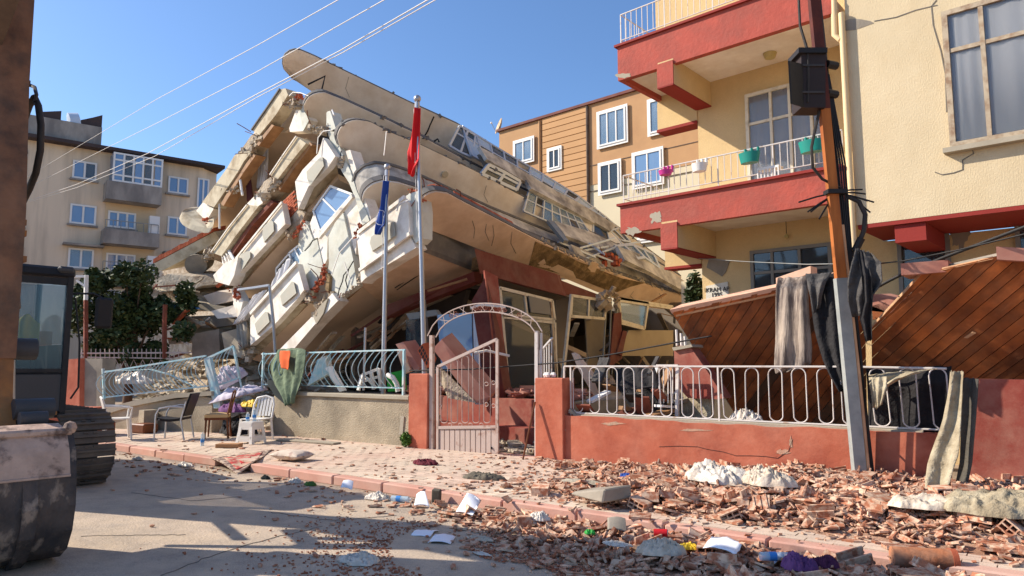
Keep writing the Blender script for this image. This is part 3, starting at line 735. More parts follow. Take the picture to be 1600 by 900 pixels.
for k, (pxa,pya,pxb,pyb) in enumerate(((920,260,1100,205),(920,300,1100,258))):
    a, b = PY(pxa,pya,YO-.01), PY(pxb,pyb,YO-.01); MB().bar(a,V((b.x,b.y,a.z)),.02,.03).build('groove','exbrown',ob)
sd = thing('satellite_dish','small rusty satellite dish on the roof corner of the ochre building','satellite dish',PY(781,212,YO+.3))
c = PY(782,198,YO+.3); MB().tube([PY(781,214,YO+.3),c],.03,5).build('mast','steeldull',sd)
ax = V((-.5,-.8,.3)).normalized(); u = ax.cross(UP).normalized(); v = u.cross(ax)
A = []; rings = []
mm = MB(); vs = [c-ax*.0]; fs = []
for i in range(1,5):
    for k in range(14): a = 2*math.pi*k/14; vs.append(c+(u*math.cos(a)+v*math.sin(a))*(.42*i/4)+ax*(.12*(i/4)**2))
for k in range(14): fs.append((0,1+k,1+(k+1)%14))
for i in range(3):
    for k in range(14): fs.append((1+i*14+k,1+i*14+(k+1)%14,1+(i+1)*14+(k+1)%14,1+(i+1)*14+k))
nb_ = len(vs); vs2 = [p-ax*.02 for p in vs]; fs2 = [tuple(x+nb_ for x in f) for f in fs]; ed = [(1+3*14+k,1+3*14+(k+1)%14,nb_+1+3*14+(k+1)%14,nb_+1+3*14+k) for k in range(14)]
mm.add(vs+vs2, fs+fs2+ed).build('dish','dish',sd,smooth=1)
MB().tube([c-v*.38+ax*.1,c+ax*.5],.015,4).build('feed_arm','steeldull',sd); MB().ball(c+ax*.5,.06,6).build('feed_horn','plasticwhite',sd)

# ================================================================== BEIGE BUILDING (far left)
BO = P(165,400,38.0); bang = math.radians(14)
bu_ = (V((math.cos(bang)*RH.x - math.sin(bang)*-FH.x*-1, 0, 0)))
bdir = (RH*math.cos(math.radians(38))+FH*math.sin(math.radians(38))).normalized(); bnrm = V((bdir.y,-bdir.x,0))
if bnrm.dot(FH) > 0: bnrm = -bnrm
def bp(px, py, off=0): return PL(px, py, BO+bnrm*off, bnrm)
bb = thing('beige_apartment_building','weathered grey beige apartment block with balconies at the far left','building',bp(150,560))
def bpoly(name, pts, mat, parent, off=0, th=.3): return MB().prism([bp(x,y,off) for x,y in pts], bnrm*-th).build(name, mat, parent)
def bz(px, z): 
    p = bp(px, 400); return V((p.x,p.y,z))
zr = bp(165,238).z
def bbox(px0, px1, z0, z1, o0, o1, name, mat, parent):
    a, b = bz(px0,z0), bz(px1,z0); return MB().obox(a+bnrm*o0, b-a, bnrm*(o1-o0), (0,0,z1-z0)).build(name, mat, parent)
bbox(-260,312,0,zr,-.4,0,'wall','greybeige',bb)
e = bz(312,0); MB().obox(e-bnrm*.41-bdir*.35,bdir*.35,-bnrm*12,(0,0,zr-.02)).build('side_wall','greybeige',bb)
# chamfered end with tall window strip
e2 = (bdir*.75-bnrm*.6).normalized()
MB().obox(e+bnrm*-.0,e2*1.2,-bnrm*.3,(0,0,zr-.03)).build('corner_wall','greybeige',bb)
rf = MB(); a, b = bz(-262,zr), bz(318,zr)
rf.obox(a+bnrm*.7,b-a+bdir*.8,-bnrm*12,(0,0,.18)).build('roof','darkroof',bb)
bbox(-262,146,zr+.18,zr+1.3,-1.5,.2,'parapet','greyconc',bb)
def bwin(px0,py0,px1,py1,nv=(.5,),gm='glassblue',hood=False,hs=()):
    a, b = bp(px0,py0), bp(px1,py1); z0,z1 = b.z,a.z; A = V((a.x,a.y,z0)); L = (V((b.x,b.y,0))-V((a.x,a.y,0))); ul = L.normalized(); Ln = L.length
    w_ = MB().obox(A+bnrm*.01,L,bnrm*.02,(0,0,z1-z0)).build('window','curtain',bb)
    f = MB(); fw = .09
    f.obox(A+bnrm*.035,L,bnrm*.06,(0,0,fw)).obox(A+bnrm*.035+V((0,0,z1-z0-fw)),L,bnrm*.06,(0,0,fw))
    for t in [0]+list(nv)+[1]:
        s_ = min(max(t*Ln-fw/2,0),Ln-fw); f.obox(A+bnrm*.036+ul*s_+V((0,0,fw+.001)),ul*fw,bnrm*.058,(0,0,z1-z0-2*fw-.002))
    f.build('frame','pvc',w_)
    ts = [0]+list(nv)+[1]
    for i in range(len(ts)-1):
        MB().obox(A+bnrm*.05+ul*(ts[i]*Ln+fw/2+.01)+V((0,0,fw)),ul*((ts[i+1]-ts[i])*Ln-fw-.02),bnrm*.01,(0,0,z1-z0-2*fw)).build('pane',gm if i % 2 == 0 else ('glassdark' if gm == 'glassblue' and px1 < 300 and py1 < 290 else gm),w_)
    MB().obox(A+bnrm*.002-ul*.1-V((0,0,.12)),ul*(Ln+.2),bnrm*.18,(0,0,.1)).build('sill','greyconc',w_)
    if hood: MB().obox(A+bnrm*.002-ul*.3+V((0,0,z1-z0+.1)),ul*(Ln+.7),bnrm*.6,(0,0,.1)).build('hood','greyconc',w_)
bwin(114,250,150,283); bwin(110,318,149,353); bwin(107,387,145,421,gm='glass',hood=True)
bwin(263,275,293,305); bwin(262,338,291,369); bwin(262,400,291,432,gm='glass',hood=True); bwin(20,232,40,285); bwin(12,318,36,355); bwin(12,385,34,425)
bwin(169,329,211,359,(.35,.68)); bwin(166,395,210,425,(.35,.68)); bwin(160,450,215,500,(.5,)); bwin(105,455,145,490); bwin(262,460,291,490)
for (pyt, pyb_, enc) in ((286,320,True),(360,388,False),(424,452,False)):
    z0, z1 = bp(165,pyb_-4).z, bp(165,pyt+2).z
    bal = bbox(155,241,z0,z1,.003,1.1,'balcony','greyconc',bb)
    if enc:
        zt_ = bp(165,243).z; A = bz(163,z1+.01)+bnrm*.98; L = bz(241,0)-bz(163,0); ul = L.normalized(); Ln = L.length; f = MB()
        for t in [k/5 for k in range(6)]:
            f.obox(A+ul*(t*(Ln-.09)),ul*.09,bnrm*.08,(0,0,zt_-z1))
        for z in (0,.32,(zt_-z1)*.72,zt_-z1-.09): f.obox(A+V((0,0,z))+bnrm*.01,L,bnrm*.06,(0,0,.09))
        f.build('glazing_frame','pvc',bal)
        for i in range(5): MB().obox(A+ul*(i/5*Ln+.1)+bnrm*.03,ul*(Ln/5-.12),bnrm*.01,(0,0,zt_-z1-.02)).build('pane','glassblue' if i%2==0 else 'glassdark',bal)
        B0 = bz(163,z1+.01)+bnrm*.003; MB().obox(B0,bnrm*.97,ul*.03,(0,0,zt_-z1)).build('side_pane','glassblue',bal)
    else:
        A = bz(157,z1)+bnrm*1.0; L = bz(239,0)-bz(157,0)
        MB().bar(A+V((0,0,.5)),A+L+V((0,0,.5)),.04,.04).build('hand_rail','steeldull',bal)
        for k in range(8): MB().bar(A+L*(k/7),A+L*(k/7)+V((0,0,.5)),.03,.03,(0,1,0)).build('baluster','steeldull',bal)
        c_ = bz(226,z1)+bnrm*.5; MB().obox(c_,bdir*.5,bnrm*.4,(0,0,1.0)).build('cabinet','pvc',bal)
    bbox(160,240,z1,min(zr,z1+2.0),-.0+.004,.03,'recess_panel','peach',bb) if not enc else None
bwin(309,278,324,340,(.5,),hs=())
# roof clutter
wt_ = tag(MB().cyl(bz(96,zr+1.3)+bnrm*-.6,bz(112,zr+1.3)+bnrm*-.6+V((0,0,.1)),.7,14).build('water_tank','tank',smooth=1),'pale cylindrical water tank lying on the far left roof','tank')
for i,(px0,px1,h) in enumerate(((44,80,.55),(112,130,.5),(122,146,.75))):
    a, b = bz(px0,zr+1.31), bz(px1,zr+1.31); 
    tag(MB().add([a,b,b-bnrm*1.2,a-bnrm*1.2,a+V((0,0,h*.5)),b+V((0,0,h)),b-bnrm*1.2+V((0,0,h*.9)),a-bnrm*1.2+V((0,0,h*.6))],[(0,1,2,3),(4,5,6,7),(0,1,5,4),(1,2,6,5),(2,3,7,6),(3,0,4,7)]).build('roof_shed','darkroof'),
        ['dark lean-to sheet nearest the excavator boom on the far roof','low dark shed beside the roof water tank','dark jagged sheet shed at the right end of the roof parapet'][i],'shed')
# ================================================================== COLLAPSED BUILDING
cb = thing('collapsed_apartment_building','collapsed cream apartment building tilted on its side with pancaked rounded balconies','building',V((-13,11,.1)))
YS = 9.5
def avgn(A, B):
    n = V((0,0,0)); k = min(len(A), len(B)); A = resample(A, 12); B = resample(B, 12)
    for i in range(11): n += (A[i+1]-A[i]).cross(B[i]-A[i])
    n.normalize(); return n if n.z > 0 else -n
def pd(l): return [P(*q) for q in l]
# --- balcony decks on the side facade: (outer edge, inner edge) in (px,py,forward distance)
decks = {
 'i':   ([(455,122,17.6),(443,108,17.4),(441,95,17.3),(448,83,17.2),(458,78,17.2),(468,78,17.3),(490,87,17.5),(520,102,17.7),(640,160,18.6),(715,194,19.3),(800,245,20.4),(905,310,22.0),(1000,380,23.3),(1060,425,24.0)],
         [(457,124,18.0),(465,128,18.1),(487,143,18.3),(520,158,18.5),(640,218,19.3),(740,275,20.2),(830,330,21.2),(905,370,22.4),(980,420,23.6),(1040,455,24.3)]),
 'ii':  ([(483,188,17.0),(475,172,16.9),(475,163,16.8),(482,152,16.7),(492,146,16.7),(505,144,16.7),(540,158,17.0),(605,188,17.4),(657,213,17.9),(740,258,18.9),(830,303,20.2),(920,350,21.8),(1010,400,23.2),(1065,433,23.9)],
         [(486,190,17.4),(500,200,17.6),(520,206,17.7),(560,225,17.9),(640,262,18.5),(740,310,19.6),(830,350,20.8),(920,390,22.2),(1000,425,23.4),(1050,460,24.0)]),
 'iii': ([(545,236,16.2),(531,228,16.1),(527,214,16.0),(530,202,15.9),(540,192,15.9),(555,187,15.9),(578,190,16.0),(608,206,16.3),(657,226,16.8),(740,266,17.9),(820,309,19.2),(870,337,20.2),(950,375,21.8),(1020,410,23.0)],
         [(552,245,16.6),(565,262,16.8),(590,275,17.0),(640,292,17.4),(740,335,18.6),(800,362,19.4),(870,390,20.6),(950,425,22.0),(1010,450,23.2)]),
 'iv':  ([(570,328,15.6),(565,312,15.5),(570,298,15.4),(582,288,15.3),(600,283,15.3),(622,286,15.4),(655,296,15.8),(700,315,16.4),(780,350,17.8),(870,385,19.6),(960,415,21.6),(1020,440,22.9)],
         [(572,332,16.0),(590,335,16.2),(610,340,16.4),(660,350,16.9),(740,375,18.0),(800,395,19),(870,415,20.4),(960,445,22.0),(1010,462,23.1)]),
 'v':   ([(658,345,14.6),(657,328,14.3),(658,312,14.1),(668,303,14.0),(682,300,14.0),(700,303,14.1),(718,313,14.4),(735,322,14.7),(832,372,16.8),(880,395,18.0),(960,428,20.2),(1040,455,22.3),(1092,468,23.5)],
         [(660,352,14.9),(668,358,15.0),(700,370,15.6),(745,388,16.3),(800,408,17.3),(850,425,18.3),(890,438,19.2),(930,455,20.2),(990,478,21.8),(1046,484,23.2)]),
}
DK = {}
for k, (o_, i_) in decks.items():
    A, B = pd(o_), pd(i_); n = avgn(A, B)
    mm = MB(); mm.strip(A, B, n*.05, 110)
    d = mm.build('balcony_soffit', 'soffitA' if k == 'v' else 'soffit', cb, smooth=1); DK[k] = (A, B, n, d)
    mm = MB(); mm.strip([p+n*.052-(q-p).normalized()*.03 for p, q in zip(resample(A,110), resample(B,110))], [p+n*.052 for p in resample(B,110)], n*.15, 110); mm.build('balcony_slab','rim',cb)
# soffit spots (ceiling lamp holes)
for k, px, py in (('i',594,162),('iii',695,272)):
    A, B, n, d = DK[k]; Q = [A[len(A)//2], B[len(B)//2]]
    o0 = A[6 if k == 'i' else 8]; nn = (A[8]-A[7]).cross(B[3]-A[7]).normalized(); c = PL(px,py,A[8],nn)
    if nn.z > 0: nn = -nn
    MB().cyl(c+nn*.03,c-nn*.03,.09,12).build('lamp_socket','under',cb)
# parapet shells standing on the decks
def parapet(k, i0, i1, h, mat, lean=.0, name='parapet', th=.1):
    A, B, n, d = DK[k]; R = resample(A, 160)[i0*4:i1*4]; S = resample(B, 160)[i0*4:i1*4]
    base = [p+n*.21 for p in R]; top = [p+n*(.21+h)-(q-p).normalized()*lean for p, q in zip(R, S)]
    ins = (S[len(S)//2]-R[len(R)//2]).normalized()*th
    return MB().strip(base, top, ins, len(R)).build(name, mat, cb, smooth=1)
parapet('iv', 0, 34, .42, 'stained'); parapet('iii', 10, 38, .05, 'rim'); parapet('ii', 14, 38, .10, 'rim')
parapet('v', 20, 39, .28, 'stained', .1)
# rim cap on iv
A, B, n, d = DK['iv']; R = resample(A,160)[:136]
MB().tube([p+n*.66 for p in R],.05,5).build('parapet_cap','rim',cb,smooth=1)
# broken brick rim of the lowest deck: single bricks
A, B, n, d = DK['v']; R = resample(A, 90); bsrc = None
for i in range(6, 46):
    p = R[i]+n*.20; t = (R[i+1]-R[i-1]).normalized(); inw = (resample(B,90)[i]-R[i]).normalized()
    for lay in range(2 if 10 < i < 26 else 1):
        if rnd.random() < .12: continue
        MB().obox(p+n*(.005+.1*lay)+inw*(.02+.02*rnd.random()), t*.16, inw*.12, n*.085).build('brick','brick',cb)
# damaged plaster patch on lowest soffit
def on_soffit(k, px, py, off=.004):
    A, B, n, d = DK[k]; A2, B2 = resample(A,30), resample(B,30)
    best = None
    from mathutils.geometry import intersect_ray_tri
    r = ray(px, py)
    for i in range(29):
        for tri in ((A2[i],A2[i+1],B2[i+1]),(A2[i],B2[i+1],B2[i])):
            h = intersect_ray_tri(tri[0],tri[1],tri[2], r, CAM, True)
            if h is not None: return h-n*off
    # fall back to local plane
    j = min(range(30), key=lambda q: abs((A2[q]-CAM).normalized().dot(r.normalized())-1))
    nn = (A2[min(j+1,29)]-A2[max(j-1,0)]).cross(B2[j]-A2[j]).normalized(); return PL(px,py,A2[j],nn)-n*off
def patch(k, pts, mat, name, off=.005, th=.004):
    q = [on_soffit(k, x, y, off) for x, y in pts]; cx = sum(q, V((0,0,0)))/len(q)
    mm = MB(); nn = len(q); n = DK[k][2]; vs = q+[cx]; fs = [(i,(i+1)%nn,nn) for i in range(nn)]
    vs2 = [p+n*(th) for p in vs]; mm.add(vs+vs2, fs+[tuple(x+nn+1 for x in f) for f in fs]+[(i,(i+1)%nn,nn+1+(i+1)%nn,nn+1+i) for i in range(nn)])
    return mm.build(name, mat, cb)
patch('v', [(836,377),(845,381),(860,387),(880,396),(905,409),(925,416),(948,426),(975,436),(1003,441),(1008,432+10),(985,448),(965,456),(955,456),(930,446),(905,436),(885,430),(860,424),(838,418),(826,414),(830,400)], 'plasterbroken','broken_plaster')
for pts in ([(840,411),(850,404),(853,411),(845,414)],[(913,425),(925,408),(935,412),(928,428),(922,434)],[(952,438),(962,427),(966,431),(958,440)],[(858,420),(872,413),(895,424),(900,434),(880,430)]):
    patch('v', pts, 'soffitA','plaster_remnant',.012,.004)
# --- roof and floor slabs going back (street edge, then depth)
def backslab(pL, pC, Y, dep, th, mat, edge, name='floor_slab'):
    L, C = PY(*pL, Y), PY(*pC, Y); e2 = V((.12, 1, -.30)).normalized()*dep
    n = (C-L).cross(e2).normalized(); n = n if n.z > 0 else -n
    o = MB().obox(L, C-L, e2, n*th).build(name, mat, cb); return L, C, e2, n, o
S = {}
S['i'] = backslab((306,345),(440,150),9.45,9,.18,'ceilbrown','under','roof_slab')
S['ii'] = backslab((325,402),(478,222),9.5,9,.18,'ceilbrown','under')
S['iii'] = backslab((368,458),(528,280),9.5,9,.18,'ceilbrown','under')
S['iv'] = backslab((395,562),(560,400),9.6,9,.18,'ceilbrown','under')
#S['v'] = backslab((440,556),(655,392),9.35,8,.2,'soffitA','under','floor_slab')
# rear/party walls that close the rooms
def fpoly(name, pts, mat, Y, th=.18, parent=None, label=None):
    if isinstance(Y, (int, float)): q = [PY(x,y,Y) for x,y in pts]
    else: q = [PY(x,y,yy) for (x,y),yy in zip(pts,Y)]
    return MB().prism(q,(0,th,0)).build(name, mat, parent or cb, label=label)
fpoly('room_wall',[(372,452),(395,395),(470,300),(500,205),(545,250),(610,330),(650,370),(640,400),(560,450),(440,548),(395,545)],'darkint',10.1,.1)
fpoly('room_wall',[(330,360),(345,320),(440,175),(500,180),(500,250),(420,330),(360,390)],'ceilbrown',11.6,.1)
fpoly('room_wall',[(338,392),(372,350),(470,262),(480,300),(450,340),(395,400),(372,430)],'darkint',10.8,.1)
# ---- roof edge beam along the street, in broken segments, with wood trim below
def edge(name, pts_top, pts_bot, mat, Y, dep=.35):
    return fpoly(name, pts_top+pts_bot[::-1], mat, Y, dep)
edge('roof_edge_beam',[(393,203),(418,168),(436,140),(446,138)],[(405,211),(432,178),(444,158),(450,148)],'under',9.2)
edge('roof_edge_beam',[(378,232),(392,212),(402,206)],[(391,240),(402,225),(404,214)],'broken',9.25)
edge('roof_edge_beam',[(316,316),(340,283),(355,262),(366,243),(378,236)],[(334,324),(352,298),(372,268),(381,252),(394,236)],'under',9.2)
edge('wood_trim',[(400,224),(424,194)],[(404,228),(428,196)],'woodtrim',9.24,.3)
edge('wood_trim',[(345,318),(372,272),(396,240)],[(349,322),(380,270),(400,242)],'woodtrim',9.24,.3)
MB().tube([PY(x,y,9.18) for x,y in ((393,203),(418,167),(437,139))],.03,4).build('roof_flashing','rim',cb)
fpoly('roof_edge_end',[(306,330),(318,315),(334,326),(322,346),(309,340)],'cream',9.3,.25)
# left rounded balcony of the roof slab: a thick half disc lit from the left
c = P(322,346,20.5); a1 = P(281,340,20.9)-c; pts = []
u = (P(330,335,20.4)-P(282,335,20.9)).normalized(); vv = V((.1,.95,.12)).normalized()
disc = [c+u*(-.75*math.sin(t))+vv*(-1.1*math.cos(t))+V((0,0,-.25*math.sin(t)*-1)) for t in [math.pi*k/12 for k in range(13)]]
nn = (disc[6]-disc[0]).cross(disc[12]-disc[0]).normalized(); nn = nn if nn.z > 0 else -nn
q = [P(x,y,d) for x,y,d in ((279,341,20.8),(283,335,20.9),(293,331,21.2),(305,330,21.6),(318,332,21.4),(330,338,20.8),(331,358,20.3),(327,365,20.2),(312,363,20.3),(296,358,20.4),(284,351,20.6))]
q = [lerp(q[i],q[(i+1)%len(q)],t)+V((0,0,.0)) for i in range(len(q)) for t in (0,.5)]; q = [(q[i-1]+q[i]*2+q[(i+1)%len(q)])/4 for i in range(len(q))]
MB().prism(q, V((.1,.35,.9)).normalized()*.16).build('rounded_balcony','under',cb)
# ---- third floor edges
edge('floor_edge_beam',[(422,273),(440,246),(463,213)],[(433,281),(452,256),(478,224)],'under',9.2)
edge('wood_trim',[(432,296),(456,260),(484,222)],[(436,299),(461,261),(488,226)],'woodtrim',9.3,.3)
edge('floor_edge_beam',[(405,296),(413,283),(424,276)],[(415,312),(428,296),(433,281)],'broken',9.25)
edge('floor_edge_beam',[(330,394),(357,356),(386,320)],[(346,400),(370,366),(404,322)],'under',9.2)
edge('floor_edge_beam',[(386,318),(396,308),(407,300)],[(398,326),(409,318),(418,312)],'cream',9.28)
edge('wood_trim',[(358,397),(390,350),(424,312)],[(362,400),(396,350),(428,316)],'rust',9.3,.3)
MB().tube([PY(x,y,9.16) for x,y in ((330,394),(357,356),(386,320))],.025,4).build('edge_moulding','cream',cb)
MB().tube([PY(x,y,9.16) for x,y in ((422,273),(440,246),(463,213))],.025,4).build('edge_moulding','cream',cb)
# ---- parapets with raised lozenge panels
def parap(front, under, panel, Yf=9.15, depth=.55):
    p = fpoly('parapet', front, 'cream', Yf, .16)
    n = len(under)//2
    q = [PY(x,y,Yf+.165) for x,y in under[:n]]+[PY(x,y,Yf+depth) for x,y in under[n:]]
    MB().prism(q, V((-.05,.02,.06))).build('underside','under',p)
    for pn in panel:
        q = [PY(x,y,Yf-.06) for x,y in pn]; c = sum(q, V((0,0,0)))/len(q)
        big = [PY(x,y,Yf-.002) for x,y in pn]; cb_ = sum(big, V((0,0,0)))/len(big)
        big = [cb_+(b-cb_)*1.02 for b in big]
        MB().loft(q, big).build('raised_panel','panelgrey',p)
    return p
parap([(365,447),(368,405),(418,341),(440,317),(446,350),(435,361),(376,425)],[(364,450),(376,426),(435,362),(446,351), (452,378),(426,402),(398,432),(384,456)],
      [[(410,366),(411,354),(424,344),(427,347),(428,361),(413,378)],[(374,404),(375,397),(388,392),(391,394),(391,402),(378,422)]])
parap([(391,540),(391,496),(430,448),(464,412),(475,453),(463,469),(429,507)],[(388,555),(391,541),(429,508),(463,470), (482,477),(468,496),(440,524),(411,552)],
      [[(438,462),(456,440),(459,441),(463,458),(441,477)],[(398,506),(414,487),(418,488),(421,503),(402,522)]])
parap([(466,326),(461,284),(473,265),(497,240),(505,215),(524,244),(512,262),(482,291)],[(466,328),(482,292),(512,263),(524,247), (529,273),(516,288),(497,314),(484,331)],
      [[(480,279),(479,268),(500,246),(504,246),(506,259),(485,290)]],9.12)
parap([(563,420),(557,367),(631,309),(638,316),(640,366)],[(563,424),(563,421),(640,367),(642,370), (644,372),(600,404),(580,418),(565,428)],
      [[(578,379),(580,370),(612,347),(616,347),(618,368),(582,392)]],9.1,.3)
# sill mouldings
for a, b, r in (((499,371),(552,306),.06),((478,462),(391,492),.0),((392,490),(464,410),.05),((560,364),(633,308),.05),((562,422),(641,365),.045),((369,404),(441,316),.035)):
    if r: MB().bar(PY(*a,9.1),PY(*b,9.1),r*1.6,r*1.3,(0,1,0)).build('sill_moulding','cream',cb)
# lowest band (slab edge)
fpoly('slab_edge_band',[(434,549),(489,493),(519,458),(528,470),(491,508),(456,549)],'cream',9.2,.3)
fpoly('slab_edge_band',[(563,424),(641,370),(650,387),(572,434),(564,442)],'cream',9.18,.3)
fpoly('slab_edge_broken',[(489,493),(500,478),(512,466),(505,490),(494,507)],'cap',9.16,.04)
q = [PY(456,550,9.5),PY(528,471,9.5),PY(560,446,9.48),PY(650,388,9.48)]; r_ = [PY(480,556,10.6),PY(545,480,10.6),PY(580,452,10.6),PY(670,396,10.6)]
MB().strip(q, r_, V((-.03,0,.06)), 8).build('underside','ceilbrown',cb)
# ---- wall panels of the street face
def wp(pts, mat='greengrey', Y=9.42, th=.16, name='wall_panel'): return fpoly(name, pts, mat, Y, th)
wp([(478,345),(489,374),(474,393),(466,386),(468,358)])
wp([(489,377),(495,374),(505,416),(498,434),(482,461),(475,452),(468,420),(467,400)])
wp([(527,340),(536,332),(552,407),(557,441),(558,446),(530,467),(519,456),(511,432),(514,410),(513,370)], Y=9.38)
wp([(497,372),(526,341),(512,370),(511,405),(505,418),(500,396)],'cream',9.44)
wp([(538,330),(552,307),(556,312),(568,345),(558,365),(556,398),(549,380)],'cream',9.44)
wp([(484,350),(490,334),(500,362),(498,371),(490,373)],'cream',9.46)
wp([(452,200),(464,168),(467,165),(475,166),(483,187),(473,205),(453,206)],'cream',9.3,.25)
wp([(466,166),(475,166),(483,187),(474,204)],'greengrey',9.27,.02)
wp([(510,203),(510,176),(512,174),(516,173),(525,202)],'greengrey',9.35,.3)
wp([(511,204),(523,206),(533,236),(536,245),(547,266),(558,300),(572,330),(577,345),(566,352),(556,312),(545,285),(534,268),(524,244)],'greengrey',9.3,.3,'corner_column')
wp([(540,236),(547,234),(556,262),(566,300),(577,330),(580,345),(572,330),(558,296)],'cream',9.33,.3,'corner_column')
wp([(631,309),(640,302),(655,298),(659,330),(658,372),(650,380),(641,366),(638,316)],'greengrey',9.2,.3,'corner_column')
wp([(420,206),(432,190),(452,168),(464,165),(452,200),(445,206)],'soffit',9.8,.1)
fpoly('concrete_patch',[(465,327),(478,331),(468,354),(450,367),(448,348)],'broken',9.4,.2)
fpoly('broken_wall',[(511,432),(519,456),(497,478),(482,474),(484,462),(500,440),(506,420)],'broken',9.55,.2)
fpoly('wall_return',[(511,426),(515,432),(513,458),(508,452)],'plasterbroken',9.3,.2)
# exposed brick panel made of single bricks
BQ = [PY(*q,9.38) for q in ((446,347),(465,326),(460,297),(440,316))]
nb_r, nb_c = 9, 3
for r in range(nb_r):
    for c in range(nb_c):
        t0, t1 = r/nb_r+.01, (r+1)/nb_r-.012; o_ = (.5 if r % 2 else 0)/nb_c
        s0, s1 = max(0,c/nb_c-o_+.012), min(1,(c+1)/nb_c-o_-.012)
        if s1-s0 < .05: continue
        f = lambda s, t: lerp(lerp(BQ[0],BQ[1],s), lerp(BQ[3],BQ[2],s), t)
        MB().prism([f(s0,t0),f(s1,t0),f(s1,t1),f(s0,t1)],(0,.12+.03*rnd.random(),0)).build('brick','brick',cb)
fpoly('mortar_backing',[(446,347),(465,326),(460,297),(440,316)],'cap',9.41,.1)
def crumbs(pts, Y, n, size, mat, width=3, name='broken_edge', seed=1):
    r_ = random.Random(seed); m_ = MB(); q = [V((x,y,0)) for x,y in pts]; R = resample(q, 60)
    for i in range(n):
        p = r_.choice(R); c = PY(p.x+r_.gauss(0,width),p.y+r_.gauss(0,width),Y+r_.uniform(-.08,.06)); s_ = size*r_.uniform(.35,1.3)
        m_.rbox(c, s_*r_.uniform(.7,1.8), s_, s_*r_.uniform(.4,.9), Matrix.Rotation(r_.random()*6,3,'Z')@Matrix.Rotation(r_.random()*6,3,'X'))
    return stuff(m_.build(name, mat, cb))
for i,(pts,mt,n_,sz,wd) in enumerate((([(476,345),(470,352),(458,372)],'brick',34,.055,2),([(505,414),(506,430),(500,442)],'brick',34,.055,2),([(560,348),(562,352),(558,366),(556,372)],'brick',28,.05,2),([(500,440),(486,466)],'brick',34,.055,2.2),
    ([(404,212),(392,238),(378,236)],'broken',40,.12,3),([(433,284),(415,308),(405,300)],'broken',50,.12,3),([(372,300),(352,298)],'broken',16,.1,3),([(446,150),(452,165),(470,162)],'broken',40,.10,3),([(462,158),(470,150),(478,158)],'brick',26,.06,2.5),
    ([(484,196),(500,204),(512,204)],'broken',34,.1,3),([(536,246),(530,262)],'broken',14,.08,2),([(392,545),(384,556)],'broken',30,.12,4),([(365,448),(372,470)],'brick',30,.06,3),([(370,402),(366,445)],'broken',20,.08,2.5),
    ([(330,396),(318,402)],'broken',22,.12,4),([(310,340),(322,350)],'brick',26,.06,3),([(519,458),(505,478),(490,495)],'broken',44,.1,3),([(560,445),(566,430)],'broken',14,.07,2),([(640,300),(655,300),(660,315)],'brick',30,.055,2.5),
    ([(475,452),(484,474)],'broken',26,.1,3),([(440,317),(446,350),(452,376)],'broken',20,.07,1.5),([(528,470),(556,448)],'broken',18,.06,2))):
    crumbs(pts, 9.3 if i > 3 else 9.36, n_, sz, mt, wd, seed=50+i)
# crushed core of the building that fills the gap behind the left rooms
fpoly('crushed_core',[(236,432),(262,415),(300,392),(335,362),(350,330),(380,300),(440,240),(470,300),(440,420),(392,500),(388,562),(236,566)],'broken',12.6,3.0)
# cracks
for pts in ([(552,408),(545,420),(537,430),(535,440),(530,452),(528,462)],[(545,420),(540,438),(543,450)],[(489,375),(484,384),(476,392)],[(511,204),(514,230),(523,245)],[(533,236),(531,255),(536,262)],[(590,402),(588,415)]):
    MB().tube([PY(x,y,9.30) for x,y in pts],.014,4).build('crack','black',cb)
# window of middle floor: frame + panes
def fwin(q, nv=(.5,), Y=9.36, gm='glassblue', fm='pvc', fw=.05):
    c4 = [PY(x,y,Y) for x,y in q]; w_ = MB().prism([p+V((0,.1,0)) for p in c4],(0,.02,0)).build('window','darkint',cb)
    f = lambda s, t: lerp(lerp(c4[0],c4[1],s), lerp(c4[3],c4[2],s), t)
    m_ = MB()
    for a, b in ((0,1),(1,2),(2,3),(3,0)): m_.bar(c4[a],c4[b],fw,fw,(0,1,0))
    for t in nv: m_.bar(f(t,0),f(t,1),fw*.9,fw*.9,(0,1,0))
    m_.build('frame',fm,w_); ts = [0]+list(nv)+[1]
    for i in range(len(ts)-1): MB().prism([f(ts[i]+.02,.02),f(ts[i+1]-.02,.02),f(ts[i+1]-.02,.98),f(ts[i]+.02,.98)],(0,.008,0)).build('pane',gm,w_)
    return w_
fwin([(501,361),(551,304),(517,291),(490,329)],(.52,))
fwin([(462,418),(478,404),(467,384),(452,396)],(.6,),9.5,'glass')
fwin([(434,455),(462,420),(452,397),(432,420)],(),9.6,'glassdark')
# lace curtains torn and hanging out
def drape(name, top, bot, mat, Y, amp=.06, n=26, label=None):
    def fn(u, v):
        a = lerp(PY(*top[0],Y),PY(*top[1],Y),u); b = lerp(PY(*bot[0],Y-.1),PY(*bot[1],Y-.1),u); p = lerp(a,b,v)
        return p+V((amp*.3*math.sin(v*7+u*5), amp*math.sin(u*22+2*v)*(.4+.6*v), 0))
    return MB().sheet(fn, n, 8, (0,.006,0)).build(name, mat, cb, smooth=2, label=label)
drape('curtain',((408,222),(419,218)),((401,296),(417,285)),'curtain',9.9,.06,label='pale grey curtain hanging from the top floor')
drape('curtain',((384,262),(388,258)),((386,315),(396,312)),'curtaindark',9.6,.04,label='dark red curtain bundle in the top floor')
drape('curtain',((432,426),(455,400)),((420,458),(452,430)),'curtain',9.45,.08)
drape('curtain',((395,462),(418,452)),((366,508),(386,500)),'curtain',9.3,.1,label='white curtain blown out of the first floor')
drape('curtain',((366,500),(384,490)),((375,548),(392,540)),'sheetgrey',9.25,.08)
drape('curtain',((344,390),(352,384)),((352,424),(372,424)),'plasticbag',9.3,.08)
